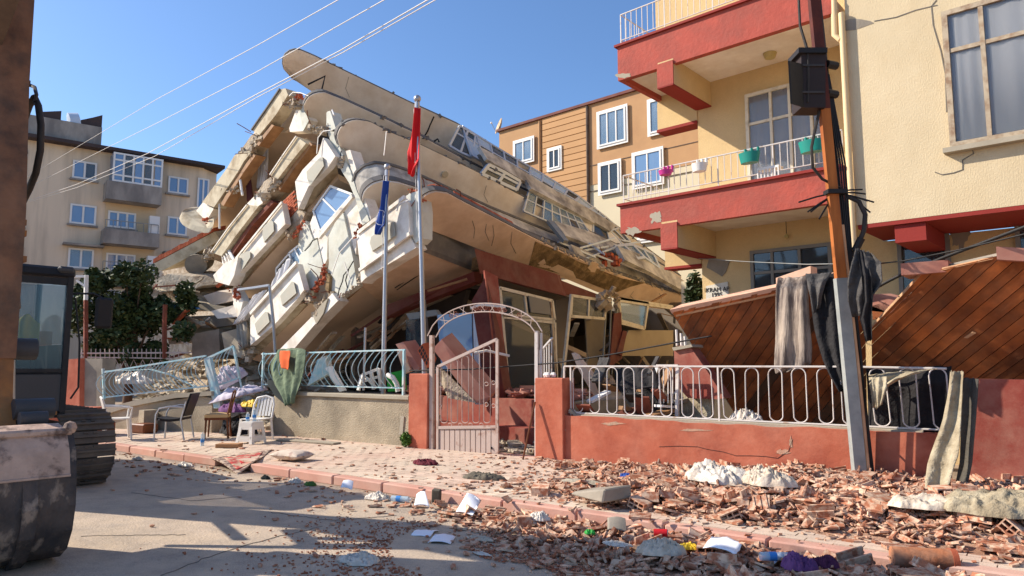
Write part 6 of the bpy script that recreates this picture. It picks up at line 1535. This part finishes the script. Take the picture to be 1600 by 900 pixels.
for x in (-1,1):
    s = T(); s.tube([V((.27*x,-.27,0)),V((.27*x,-.26,.5)),V((.27*x,-.2,.62)),V((.27*x,0,.66)),V((.27*x,.25,.64))],.016,7); pr.append(('arm','steel',s))
    s = T(); s.tube([V((.27*x,.3,0)),V((.27*x,.22,.4)),V((.26*x,.3,.75))],.016,7); pr.append(('leg','steel',s))
s = T(); s.tube([V((-.27,-.2,.4)),V((.27,-.2,.4))],.012,6); pr.append(('crossbar','steel',s))
furn('black_armchair','black padded armchair with shiny metal arms in front of the crumbling wall','chair',271,686,-.75,pr)
pr = []
s = T(); s.sheet(lambda u,v: V((lerp(-.22,.22,u),lerp(-.22,.22,v),.48+.035*math.sin(math.pi*u)*math.sin(math.pi*v))),7,7,(0,0,-.06)); pr.append(('seat_cushion','seatbeige',s))
s = T(); s.box(-.22,.22,-.22,.22,.37,.42); pr.append(('seat_rail','woodbrown',s))
for x in (-1,1):
    s = T(); s.tube([V((.19*x,-.19,.4)),V((.19*x,-.2,0))],.022,6,r1=.015); pr.append(('leg','woodbrown',s))
    s = T(); s.tube([V((.19*x,.24,0)),V((.19*x,.2,.42)),V((.17*x,.3,.92))],.022,6,r1=.018); pr.append(('back_leg','woodbrown',s))
s = T(); s.sheet(lambda u,v: V((lerp(-.09,.09,u)*(1-.3*math.sin(v*6)**2),.22+.09*v,.5+.4*v)),4,8,(0,.015,0)); pr.append(('back_splat','woodbrown',s))
s = T(); s.tube([V((-.17,.3,.92)),V((0,.31,.95)),V((.17,.3,.92))],.022,6); pr.append(('top_rail','woodbrown',s))
furn('wooden_chair','brown wooden chair with beige upholstered seat in front of the clothes heap','chair',339,684,-.6,pr)
pr = []
s = T(); s.box(-.15,.15,-.15,.15,.385,.405); pr.append(('top','plasticwhite',s))
for x in (-1,1):
    for y in (-1,1): s = T(); s.loft([V((x*.15,y*.15,.385)),V((x*.08,y*.15,.385)),V((x*.08,y*.13,.385)),V((x*.13,y*.08,.385)),V((x*.15,y*.08,.385))],[V((x*.2,y*.2,0)),V((x*.13,y*.2,0)),V((x*.13,y*.185,0)),V((x*.185,y*.13,0)),V((x*.2,y*.13,0))]); pr.append(('leg','plasticwhite',s))
for a in range(4):
    R = Matrix.Rotation(a*math.pi/2,3,'Z'); s = T(); s.obox(R@V((-.15,-.190,.04)),R@V((.30,0,0)),R@V((0,.012,0)),(0,.0,.10)); pr.append(('apron','plasticwhite',s))
    s = T(); s.obox(R@V((-.14,-.160,.26)),R@V((.28,0,0)),R@V((0,.012,0)),(0,0,.125)); pr.append(('apron','plasticwhite',s))
furn('plastic_stool','small square white plastic stool with a water bottle on top','stool',392,692,.35,pr)
def bottle(px,py,z,label,lying=False,rot=0,h=.22,r=.033,name='water_bottle'):
    g = PZ(px,py,z); t = thing(name,label,'bottle',g)
    ax = V((0,0,1)) if not lying else V((math.cos(rot),math.sin(rot),0)); o = g+(V((0,0,r)) if lying else V((0,0,0)))
    MB().tube([o,o+ax*h*.75,o+ax*h*.9,o+ax*h],r,10).build('body','bottle',t,smooth=1)
    MB().cyl(o+ax*h*.3,o+ax*h*.55,r+.002,10).build('label_band','labelblue',t,smooth=1); MB().cyl(o+ax*h,o+ax*(h+.03),r*.5,8).build('cap','white',t)
    return t
bottle(316,697,.122,'water bottle standing alone on the pavement near the wooden chair')
_st = PZ(392,692,.122)
for _dx,_lab,_h in ((.05,'water bottle standing on the white stool',.22),(-.08,'short clear bottle on the edge of the white stool',.14)):
    _b = bottle(395,690,.528,_lab,h=_h); _b.location = _st+RH*_dx+V((0,0,.407))
bottle(612,783,.016,'crushed water bottle with blue label lying in the gutter',True,.4); bottle(1188,876,.11,'clear water bottle with blue label among the shards, lower right',True,.7)
bottle(318,690+10,.122,'spare') if 0 else None
# ================================================================== RUBBLE OF BROKEN CLAY TILE ON PAVEMENT AND ROAD
rs_ = random.Random(21)
def sm(a,b,x): t = min(1,max(0,(x-a)/(b-a))); return t*t*(3-2*t)
def hp(X, Y):    # height of the shard bed above the pavement / road
    yk, yw = YK(X), YW(X)
    n_ = .5+.5*noise.noise(V((X*1.3,Y*1.3,4)))
    if Y > yk-.02: return PZT+ .20*sm(-6.3,-2.6,X)*sm(yk+.25,yk+1.3,Y)*(.45+.75*n_)
    return .012+.045*sm(-5.6,-2.2,X)*sm(yk-1.6,yk-.5,Y)*(.4+.8*n_)
m = MB()
def bed(u,v): X = lerp(-6.8,0.6,u); Y = lerp(YK(X)+.2,YW(X)-.01,v); return V((X,Y,hp(X,Y)-.01+.015*noise.noise(V((X*7,Y*7,0)))))
m.sheet(bed, 60, 30, lambda u,v: (0,0,-.03)); o = stuff(m.build('tile_dust_bed','dustmound',smooth=2)); o['label'] = 'bed of pinkish tile dust heaped along the red wall'; o['category'] = 'dust'
m = MB()
def bed2(u,v): X = lerp(-5.6,0.6,u); yk = YK(X); Y = lerp(yk-1.7,yk-.13,v); return V((X,Y,hp(X,Y)-.012+.01*noise.noise(V((X*7,Y*7,0)))))
m.sheet(bed2, 60, 20, lambda u,v: (0,0,-.03)); o = stuff(m.build('gutter_dust_bed','dustmound',smooth=2)); o['label'] = 'bed of tile dust in the gutter below the kerb'; o['category'] = 'dust'
def dens(X, Y):
    yk, yw = YK(X), YW(X)
    if Y > yk:
        d = sm(-6.6,-3.6,X)*sm(yk+.12,yk+.95,Y)+.05*sm(-9.0,-6,X)+.006
        d = max(d, sm(-7.6,-5.6,X)*sm(yw-1.3,yw-.3,Y)*.7)
        return d
    return sm(-6.0,-3.2,X)*sm(yk-2.0,yk-.5,Y)+.24*sm(-8.0,-5,X)*sm(yk-1.2,yk-.1,Y)+.03*sm(yk-1.6,yk-.3,Y)+.004*sm(2.4,4,Y)
def shardpoly(r_, L, W, th):
    n_ = r_.choice((4,4,5)); pts = []
    for i in range(n_):
        a = 2*math.pi*(i+r_.uniform(-.25,.25))/n_+.78; pts.append(V((L/2*math.cos(a)*1.2, W/2*math.sin(a)*1.2, -th/2)))
    return pts
fine, mid = MB(), MB(); big = []
tries = 0; nf = nm_ = 0
while (nf < 9000 or nm_ < 3600) and tries < 200000:
    tries += 1
    X = rs_.uniform(-14,-.2); Y = rs_.uniform(2.6, YW(X)-.04)
    if not vis(X, Y) or rs_.random() > dens(X, Y): continue
    onp = Y > YK(X)-.12
    if abs(Y-YK(X)+.02) < .16 and rs_.random() < .93: continue
    z = hp(X,Y) if abs(Y-YK(X)+.02) > .11 else PZT+.01
    sl_ = 1.0 if dens(X,Y) > .35 else .45
    if nf < 9000 and rs_.random() < .7:
        L = rs_.uniform(.012,.045); R = Matrix.Rotation(rs_.random()*6.28,3,'Z')@Matrix.Rotation(rs_.uniform(-.7,.7)*sl_,3,'X'); q = [R@p+V((X,Y,z+.006)) for p in shardpoly(rs_,L*1.5,L,.01)]
        fine.prism(q, R@V((0,0,.012*rs_.uniform(.6,1.6)))); nf += 1
    elif nm_ < 3600:
        L = rs_.uniform(.05,.15); W = L*rs_.uniform(.3,.75); th = rs_.uniform(.010,.022)
        R = Matrix.Rotation(rs_.random()*6.28,3,'Z')@Matrix.Rotation(rs_.gauss(0,.38)*sl_,3,'X')@Matrix.Rotation(rs_.gauss(0,.25)*sl_,3,'Y')
        q = [R@p+V((X,Y,z+.012+rs_.uniform(0,.05)*(sl_-.45)*1.8)) for p in shardpoly(rs_,L,W,th)]; mid.prism(q, R@V((0,0,th))); nm_ += 1
o = stuff(fine.build('tile_grit','shard_small')); o['label'] = 'fine red brown tile grit scattered over pavement and road'; o['category'] = 'rubble'
o = stuff(mid.build('small_tile_shards','shard')); o['label'] = 'countless small broken clay tile shards over pavement and gutter'; o['category'] = 'rubble'
# 300 larger shards as individuals, from a dozen shapes
srcs = []
for k in range(12):
    L = .20; W = L*rs_.uniform(.35,.8); th = .016; mm = MB(); mm.prism(shardpoly(rs_,L,W,th),(0,0,th))
    if k % 3 == 0:
        for j in range(3): mm.obox((-L*.38,-W*.3+j*W*.28,th/2-.002),(L*.75,0,0),(0,.012,0),(0,0,.010))
    if k % 4 == 1: mm.obox((-L*.4,-W*.36,th/2-.002),(L*.8,0,0),(0,.012,0),(0,0,.045)); mm.obox((-L*.4,W*.22,th/2-.002),(L*.8,0,0),(0,.012,0),(0,0,.045))
    srcs.append(mm)
sobj = []
cnt = 0; tries = 0
while cnt < 290 and tries < 60000:
    tries += 1
    X = rs_.uniform(-9,-.3); Y = rs_.uniform(3.8, YW(X)-.1)
    if not vis(X,Y) or rs_.random() > dens(X,Y)**1.3: continue
    if abs(Y-YK(X)+.02) < .2: continue
    z = hp(X,Y)+.018+rs_.uniform(0,.04)*(dens(X,Y) > .5); k = rs_.randrange(12)
    rot = (rs_.gauss(0,.28),rs_.gauss(0,.28),rs_.random()*6.28); scl = rs_.uniform(.6,1.5)
    if len(sobj) <= k or sobj[k] is None:
        while len(sobj) <= k: sobj.append(None)
        o = srcs[k].build('clay_tile_shard','shard'); sobj[k] = o; put(o,(X,Y,z)); o.rotation_euler = rot; o.scale = (scl,scl,scl)
    else: o = inst(sobj[k],'clay_tile_shard',(X,Y,z),None,rot,(scl,scl,scl))
    zone = 'on the pavement below the red wall' if Y > YK(X) else 'in the gutter beside the kerb'
    tag(o,'larger broken clay tile shard lying '+zone,'tile shard','clay tile shards '+zone); cnt += 1
# red brick dust spilled over the shaded road
bd = MB()
for i in range(6500):
    X = rs_.gauss(-3.9,1.0); Y = rs_.gauss(4.15,.6)
    if not vis(X,Y) or Y > YK(X)-.1 or noise.noise(V((X*1.1,Y*1.1,9))) < -.12: continue
    L = rs_.uniform(.006,.02); R = Matrix.Rotation(rs_.random()*6.28,3,'Z')
    bd.prism([R@p+V((X,Y,.016)) for p in shardpoly(rs_,L*1.5,L,.004)],(0,0,rs_.uniform(.004,.012)))
o = stuff(bd.build('brick_dust','brickdust')); o['label'] = 'red brick grit spilled across the shaded road at the bottom'; o['category'] = 'rubble'
road_ = bpy.data.objects['road']
for pts in ([(250,900),(330,868),(420,842),(500,822)],[(130,838),(200,836),(290,836)],[(420,800),(520,812),(610,806)],[(210,770),(300,782),(380,776)]):
    q = [PZ(x+rs_.uniform(-3,3),y,.0125) for x,y in pts]; R = resample(q,24); R = [p+V((rs_.uniform(-.02,.02),rs_.uniform(-.02,.02),.012*noise.noise(V((p.x*.7,p.y*.7,0))))) for p in R]
    MB().tube(R,.003,4).build('crack','greybeam',road_)
# some notable pieces
def chunk(name,label,cat,px,py,z,sx,sy,sz,rz,mat,tilt=(0,0),hollow=False):
    g = PZ(px,py,z); R = Matrix.Rotation(rz,3,'Z')@Matrix.Rotation(tilt[0],3,'X')@Matrix.Rotation(tilt[1],3,'Y'); m_ = MB()
    m_.rbox(g+V((0,0,sz/2)),sx,sy,sz,R); o = m_.build(name,mat,bevel=min(sx,sy,sz)*.12); return tag(o,label,cat)
g = PZ(1440,893,.05); t = thing('clay_block','large orange clay block lying on the kerb at the bottom right','block',g)
R = Matrix.Rotation(.5,3,'Z'); MB().tube([g+R@V((-.2,0,.09)),g+R@V((.2,0,.09))],.085,14).build('body','rustblock',t,smooth=1); MB().tube([g+R@V((.2,0,.09)),g+R@V((.24,0,.09))],.09,14).build('collar','brick',t,smooth=1)
for i,(px,py,rz,s_) in enumerate(((1165,815,.3,.26),(1290,800,.8,.24),(1440,795,.2,.3),(1520,815,-.4,.36),(1560,840,.2,.3),(1410,835,.5,.28),(1000,790,.4,.2),(1075,765,.2,.24),(905,858,.5,.2),(1240,845,.9,.2))):
    g = PZ(px,py,.25); g.z = hp(g.x,g.y)+.02; R = Matrix.Rotation(rz,3,'Z')@Matrix.Rotation(rs_.uniform(-.3,.3),3,'X')
    m_ = MB(); m_.obox(g-R@V((s_/2,s_*.3,0)),R@V((s_,0,0)),R@V((0,s_*.6,0)),R@V((0,0,.018)))
    for j in range(4): m_.obox(g+R@V((-s_/2,-s_*.3+j*s_*.17,.016)),R@V((s_,0,0)),R@V((0,.014,0)),R@V((0,0,.012)))
    tag(m_.build('ribbed_tile_piece','shard'),'big ribbed hollow tile piece among the shards, '+['beside the kerb edge','below the white plastic sheet','in front of the tarpaulin strip','widest one at the right edge','last one toward the lower right','between kerb and tarpaulin','left of the grey folded sheet','just below the clear plastic bag','lone one on the shaded road','near the white paper'][i],'tile')
# ================================================================== LITTER
def lit(nm,label,cat,px,py,sx,sy,h,mat,rot=0,seed=1,fold=3,z=None,tilt=(0,0)):
    g = PZ(px,py,.0 if z is None else z)
    if z is None:
        for _ in range(6): zz = hp(g.x,g.y)+.006+(.055 if sx < .9 else .10)*sm(.2,.7,dens(g.x,g.y)); g = PZ(px,py,zz)
    return tag(crumple(nm,g,sx,sy,h,mat,rot,seed,fold,tilt=tilt),label,cat)
lit('plastic_bag','crumpled cream plastic bag alone on the sunny road','bag',562,878,.36,.24,.10,'plasticbag',.3,31,5)
lit('plastic_bag','white plastic bag in the gutter left of the crushed bottle','bag',592,780,.34,.16,.10,'plasticbag',.5,32,5)
lit('plastic_bag','small white plastic bag in the gutter right of the leaning paper','bag',842,812,.22,.16,.10,'plasticbag',.2,33,5)
lit('plastic_bag','beige plastic bag on the shards beside the yellow packet','bag',1030,864,.38,.24,.15,'plastic',.6,34,5)
lit('plastic_bag','large clear plastic bag against the red wall','bag',1122,752,.85,.42,.30,'plasticbag',-.1,35,3)
lit('plastic_bag','second pale plastic bag right of the large clear one','bag',1200,757,.6,.34,.24,'plastic',.1,36,4)
lit('plastic_sheet','wide white plastic sheet lying under the utility pole','plastic sheet',1372,795,1.4,.6,.2,'plasticbag',.15,37,3)
lit('plastic_sheet','beige tarpaulin heap on the shards at the right edge','tarpaulin',1570,800,1.1,.7,.24,'tarp',.1,38,3)
lit('plastic_sheet','grey beige sheet lying at the foot of the tarpaulin strip','plastic sheet',1452,792,.7,.4,.14,'plastic',.4,39,3)
lit('yellow_packet','yellow plastic packet among the shards by the kerb','packet',1077,857,.17,.11,.06,'yellowp',.3,40,4)
lit('purple_cloth','light purple cloth among the shards at lower right','cloth',1250,888,.28,.2,.14,'purple',.3,41,4)
lit('purple_cloth','dark purple cloth beside the light purple one','cloth',1288,884,.2,.15,.1,'darkpurple',.3,42,4)
lit('red_cloth','dark red crumpled cloth on the pavement near the gate','cloth',664,725,.46,.24,.10,'redcloth',.2,43,5)
lit('grey_rag','grey brown rag on the pavement below the gate opening','rag',757,748,.6,.22,.10,'greyrag',.4,44,5)
lit('pale_cloth','flat pale cloth on the pavement above the grey folded sheet','cloth',910,754,.6,.2,.05,'cap',.1,45,4)
lit('blue_wrapper','blue wrapper on the shards at the foot of the red wall','wrapper',978,745,.16,.1,.06,'flagblue',.1,46,4)
lit('green_packet','small green packet in the gutter near the newspaper','packet',922,834,.11,.08,.05,'green',.1,47,4)
lit('green_bag','green plastic bag in the gutter at the left','bag',485,758,.2,.12,.06,'leafC',.1,48,4)
lit('white_rag','white rag in the gutter left of the green bag','rag',462,754,.24,.16,.08,'plasticbag',.1,49,4)
lit('dark_rag','dark crumpled rag in the gutter below the pillow','rag',415,748,.16,.1,.06,'darkcloth',.1,50,4)
lit('white_bag','white crumpled bag in the gutter near the excavator track','bag',290,728,.32,.16,.08,'plasticbag',.1,51,4)
lit('cream_rag','cream rag in the gutter beside the excavator track','rag',215,718,.3,.14,.06,'plastic',.1,52,4)
lit('pale_rag','thin white rag on the shaded road at centre','rag',752,866,.2,.07,.02,'plasticbag',.1,53,4)
lit('pale_rag','pale rag lying right of the two blue papers','rag',748,843,.3,.12,.04,'plastic',.2,54,4)
lit('white_film','white film piece among the shards below the newspaper','film',965,852,.26,.12,.04,'plasticbag',.2,55,4)
_p = wallpt(1165,690,.22); tag(crumple('white_sack',V((_p.x,_p.y+.02,.80)),.5,.2,.26,'plasticbag',.1,56,4),'white sack slumped against the inside of the loop railing','sack')
# folded grey sheet and pillow
g = PZ(935,778,.2); tag(MB().add([g+V(p) for p in ((-.34,-.05,0),(.2,-.22,.0),(.34,.12,.02),(-.2,.2,.02),(-.32,-.03,.03),(.22,-.2,.14),(.34,.12,.16),(-.2,.2,.06))],[(0,1,2,3),(4,5,6,7),(0,1,5,4),(1,2,6,5),(2,3,7,6),(3,0,4,7)]).build('folded_sheet','sheetgrey',bevel=.02),'stiff grey folded sheet lying on the shards in mid pavement','sheet')
_g = PZ(456,719,.124)
def _pz(u,v): return .075*max(0,(1-abs(2*u-1)**3)*(1-abs(2*v-1)**3))**.55+.01*noise.noise(V((u*4,v*4,2)))
tag(MB().sheet(lambda u,v: _g+Matrix.Rotation(.25,3,'Z')@V(((u-.5)*.6*(1-.06*math.sin(math.pi*v)),(v-.5)*.4*(1-.08*math.sin(math.pi*u)),.085+_pz(u,v))),22,16,lambda u,v: (0,0,-2*_pz(u,v)-.002)).build('pillow','pillow',smooth=2),'dirty cream pillow lying on the kerb edge','pillow')
# carpet over the kerb gap
g0 = [PZ(330,716,.125),PZ(425,703,.125),PZ(402,722,.13),PZ(372,739,.03)]
def rugf(u,v):
    p = lerp(lerp(g0[0],g0[1],u),lerp(g0[3],g0[2],u),v); return p+V((0,0,.01+.03*math.sin(v*5+u*3)*v))
rg = thing('carpet','red patterned carpet sagging over the missing kerb stone','carpet',g0[0])
def sub(u0,u1,v0,v1,dz): return lambda u,v: rugf(lerp(u0,u1,u),lerp(v0,v1,v))+V((0,0,dz))
MB().sheet(rugf,18,14,(0,0,-.012)).build('border','rugborder',rg,smooth=2); MB().sheet(sub(.14,.86,.16,.84,.005),14,12,(0,0,-.004)).build('field','rug',rg,smooth=2); MB().sheet(sub(.36,.64,.36,.64,.009),8,8,(0,0,-.003)).build('medallion','redcan',rg,smooth=2)
# planks / boards on pavement
for (a,b,w_,h_,mat,lab) in (((437,688),(527,694),.22,.03,'cap','long grey board lying along the foot of the stucco wall'),((340,699),(376,699),.22,.07,'cardboard','brown wooden tray lying on the pavement near the stool')):
    p, q = PZ(*a,.125), PZ(*b,.125); tag(MB().bar(p+V((0,0,h_/2)),q+V((0,0,h_/2)),w_,h_).build('board',mat,bevel=.005),lab,'board')
chunk('carton','open brown carton lying by the broken wall','carton',225,676,.122,.5,.35,.2,.2,'woodbrown')
chunk('dark_crate','small dark crate beside the grey block at the wall','crate',226,668,.122,.5,.3,.28,.1,'exdark')
chunk('carton','flattened brown carton under the excavator mirror','carton',150,680,.122,.7,.4,.3,.3,'rust')
# papers
def sheetpaper(label, pts, zs, mat='paper', curl=.02, name='paper_sheet', cat='paper', text_=False):
    q = [PZ(x,y,z) for (x,y),z in zip(pts,zs)]
    fn = lambda u,v: lerp(lerp(q[0],q[1],u),lerp(q[3],q[2],u),v)+V((0,0,curl*math.sin(math.pi*u)*(.5+.5*v)+curl*.5*noise.noise(V((u*3,v*3,pts[0][0])))))
    return tag(MB().sheet(fn,8,8,(0,0,-.003)).build(name,mat,smooth=2),label,cat)
# upright / leaning papers
def leanpaper(label, quad, d, mat='paper', cat='paper'):
    q = [P(x,y,dd) for (x,y),dd in zip(quad,d)]
    fn = lambda u,v: lerp(lerp(q[0],q[1],u),lerp(q[3],q[2],u),v)+RH*0+V((0,0,.015*math.sin(math.pi*u)))
    return tag(MB().sheet(fn,8,8,(0,.003,0)).build('paper_sheet',mat,smooth=2),label,cat)
def gd(py,z=.02): return 1105*(1.6-z)/(py-570)
leanpaper('white paper sheet curled upright in the gutter',((647,790),(671,792),(664,768),(651,772)),(gd(790),gd(792),gd(792)+.12,gd(790)+.12))
leanpaper('large white paper leaning on the kerb edge',((712,800),(738,806),(752,782),(730,770)),(gd(800),gd(806),gd(800)+.15,gd(800)+.15))
leanpaper('newspaper page leaning against the kerb',((949,828),(979,832),(977,810),(949,809)),(gd(832),gd(832),gd(832)+.2,gd(832)+.2),'sheetgrey')
leanpaper('small bluish paper propped in the gutter near the green bag',((532,762),(550,766),(552,752),(536,751)),(gd(766),gd(766),gd(766)+.12,gd(766)+.12))
sheetpaper('flat bluish paper on the shaded road, left of the pair',((642,836),(652,827),(686,829),(672,838)),(.018,)*4)
sheetpaper('flat bluish paper on the shaded road, right of the pair',((680,834),(712,838),(704,850),(668,848)),(.02,)*4)
sheetpaper('folded white paper on the shards by the kerb',((1112,838),(1161,848),(1150,868),(1098,856)),(.17,.17,.15,.15),curl=.03)
sheetpaper('small crumpled paper near the right bottle',((1206,868),(1222,864),(1226,876),(1210,880)),(.1,)*4)
# red can and dark bits
g = PZ(1022,838,.14); tc_ = thing('drink_can','crushed red drink can beside the newspaper','can',g); MB().cyl(g+V((0,0,.03)),g+V((.10,.05,.035)),.032,12).build('body','redcan',tc_,smooth=1); MB().cyl(g+V((.10,.05,.035)),g+V((.104,.052,.035)),.028,12).build('lid','steel',tc_)
# manhole-like lump in the road and gutter stone
chunk('gutter_stone','mossy upright stone against the kerb between two papers','stone',682,786,.01,.10,.07,.16,.4,'greyrag',(.15,.1))
# ================================================================== THINGS IN THE FRONT GARDEN
t = thing('fallen_slab','pink red fallen slab tilted behind the garden gate','slab',P(700,610,13.6))
MB().prism([P(676,545,13.6),P(690,530,13.6),P(765,620,13.2),P(758,632,13.2),P(740,628,13.2)],V((-.25,.5,.15))).build('slab','pinkslab',t)
MB().prism([P(690,575,13.5),P(745,630,13.15),P(700,622,13.3),P(690,600,13.5)],V((-.1,.1,0))).build('broken_edge','broken',t)
tag(MB().prism([P(618,538,14.2),P(630,534,14.2),P(656,576,14),P(648,580,14)],V((-.1,.4,.05))).build('fallen_slab','pinkslab'),'small pink slab leaning behind the end of the blue railing','slab')
hb = thing('hollow_brick','red hollow brick balanced behind the left gate pillar','brick',P(662,570,13.0))
hq = [P(652,548,13.0),P(660,537,13.0),P(672,562,12.95),P(668,575,12.95)]
MB().prism(hq, V((-.05,.2,.03))).build('body','brick',hb)
for i in range(5):
    for j in range(2):
        f = lambda s,t_: lerp(lerp(hq[0],hq[1],s),lerp(hq[3],hq[2],s),t_); s0,t0 = .12+.45*j,.06+.18*i
        MB().prism([f(s0,t0),f(s0+.32,t0),f(s0+.32,t0+.12),f(s0,t0+.12)],V((.002,-.006,0))).build('hole','black',hb)
# garden pile behind the blue railing
def garden(name,label,cat,quad,d,th,mat): return tag(MB().prism([P(x,y,d) for x,y in quad],th).build(name,mat),label,cat)
garden('blue_sheet_metal','pale blue panel leaning behind the blue railing','panel',((480,603),(512,585),(508,556),(496,562)),14.6,V((-.1,.2,.02)),'bluemetal')
garden('fallen_door_frame','white frame leaning behind the blue railing','frame',((508,575),(516,572),(538,610),(530,612)),14.4,V((0,.06,0)),'pvc')
garden('green_plastic_sheet','bright green panel behind the right end of the blue railing','panel',((604,584),(630,578),(632,610),(606,612)),13.9,V((0,.06,0)),'green')
tag(MB().tube([P(606,586,13.8),P(614,590,13.7),P(620,600,13.7),P(622,612,13.7)],.05,8).build('grey_hose','plasticwhite',smooth=1),'thick pale hose curled in front of the green panel','hose')
t = thing('garden_chair','upturned pale plastic chair behind the blue railing','chair',P(578,610,14.2))
for a,b in (((560,610),(566,586)),((566,586),(592,576)),((592,576),(596,610)),((572,590),(588,606)),((566,596),(594,588)),((580,582),(584,608))): MB().bar(P(*a,14.2),P(*b,14.3),.06,.05).build('bar','plasticwhite',t)
garden('plaster_fragment','cream plaster panel behind the right end of the blue railing','panel',((620,549),(628,548),(642,580),(632,584)),14.0,V((-.05,.1,0)),'soffitA')
tag(MB().tube([P(571,512,14.0),P(568,610,14.0)],.025,6).build('thin_post','steel'),'thin bare metal post behind the blue railing','post')
tp = thing('support_post','pale bent metal post with horizontal arm left of the blue railing','post',P(430,560,15.6)); MB().tube([P(431,560,15.6),P(427,500,15.6),P(421,446,15.6)],.035,6).build('shaft','steel',tp); MB().tube([P(421,446,15.6),P(395,450,15.8),P(372,453,16)],.035,6).build('arm','steel',tp)
# garden junk behind the right railing
rj = random.Random(77)
for i in range(34):
    px = rj.uniform(885,1060); py = rj.uniform(585,660); l = rj.uniform(14,40); a = rj.uniform(-1.4,1.4); d_ = rj.uniform(11.3,12.4)-(px-885)/175*1.0
    tag(MB().bar(P(px,py,d_),P(px+l*math.cos(a),py+l*math.sin(a),d_+.2),rj.uniform(.04,.28),rj.uniform(.02,.06)).build('broken_board',rj.choice(['clothblack','clothgrey','cap','rust','woodtrim','black','pvc','concrete','exdark'])),'broken board or strip piled behind the loop railing','debris','junk behind the loop railing')
garden('cream_board','cream board leaning behind the left end of the loop railing','board',((893,552),(900,556),(945,612),(930,622),(905,580)),12.3,V((0,.1,.02)),'soffitA')
cloth('black_sheet',[(960,1022,574,570,9.95),(962,1030,600,600,9.7),(985,1045,640,640,9.6),(1000,1060,675,672,9.55)],0,'clothblack',.08,'black plastic sheet hanging behind the loop railing','sheet',folds=3,skew=12)
t = thing('burglar_grille','white metal frame with bars standing behind the loop railing','frame',PY(1042,640,9.5))
MB().bar(PY(1026,571,9.5),PY(1060,571,9.5),.04,.03).build('top_bar','whitemetal',t); MB().bar(PY(1059,571,9.5),PY(1058,650,9.5),.05,.04,(0,1,0)).build('side_bar','whitemetal',t)
for x in (1030,1037,1044,1051): MB().bar(PY(x,572,9.52),PY(x,630,9.52),.015,.015,(0,1,0)).build('bar','whitemetal',t)
lit('tangled_cloth','grey and white tangled cloth behind the left end of loop railing','cloth',940,600,.8,.5,.5,'mattress',.2,61,5,z=1.0)
# rubble on terrace behind the gate
tm = MB()
for i in range(240):
    X, Y = rj.uniform(-12.8,-8.3), rj.uniform(10.6,12); s_ = rj.uniform(.05,.22); R = Matrix.Rotation(rj.random()*6,3,'Z')@Matrix.Rotation(rj.uniform(-.5,.5),3,'X')
    tm.rbox((X,Y,.96+rj.uniform(0,.12)),s_*1.8,s_,s_*.3,R)
o = stuff(tm.build('terrace_rubble','pinkslab')); o['label'] = 'pinkish slab rubble scattered on the terrace behind the gate'; o['category'] = 'rubble'
tm = MB()
for i in range(420):
    X, Y = rj.uniform(-13,-7), rj.uniform(9.1,10.4); s_ = rj.uniform(.03,.16); R = Matrix.Rotation(rj.random()*6,3,'Z')@Matrix.Rotation(rj.uniform(-.6,.6),3,'X')
    tm.rbox((X,Y,.11+rj.uniform(0,.06)),s_*1.8,s_,s_*.35,R)
for i in range(500):
    X, Y = rj.uniform(-17.5,-11.4), rj.uniform(8.7,11.0); s_ = rj.uniform(.04,.22); R = Matrix.Rotation(rj.random()*6,3,'Z')@Matrix.Rotation(rj.uniform(-.6,.6),3,'X')
    tm.rbox((X,Y,.15+rj.uniform(0,.5)*sm(8.7,10.5,Y)),s_*1.8,s_,s_*.4,R)
o = stuff(tm.build('garden_rubble','broken')); o['label'] = 'loose grey rubble covering the garden strip behind the fence'; o['category'] = 'rubble'

# broken hollow bricks, each a clay shell with open channels, lying in the shards
rb2 = random.Random(123); nbk = 0
while nbk < 16:
    X = rb2.uniform(-5.6,-.9); Y = rb2.uniform(YK(X)-.9, YW(X)-.25)
    if not vis(X,Y) or abs(Y-YK(X)) < .3: continue
    g = V((X,Y,hp(X,Y)+.05)); R = Matrix.Rotation(rb2.random()*6.28,3,'Z')@Matrix.Rotation(rb2.gauss(0,.3),3,'X'); L = rb2.uniform(.14,.26); W, H, t_ = .19, .10, .012
    m_ = MB()
    for zz in (-H/2,-t_/2,H/2-t_): m_.obox(g+R@V((-L/2,-W/2,zz)),R@V((L,0,0)),R@V((0,W,0)),R@V((0,0,t_)))
    for yy in (-W/2,-W/6,W/6-t_,W/2-t_): m_.obox(g+R@V((-L/2+.002,yy+.001,-H/2+.002)),R@V((L-.004,0,0)),R@V((0,t_-.002,0)),R@V((0,0,H-.004)))
    zone = 'on the pavement heap' if Y > YK(X) else 'in the gutter rubble'
    tag(m_.build('hollow_brick','shard'),'broken hollow clay brick with open channels '+zone,'brick','hollow bricks '+zone); nbk += 1
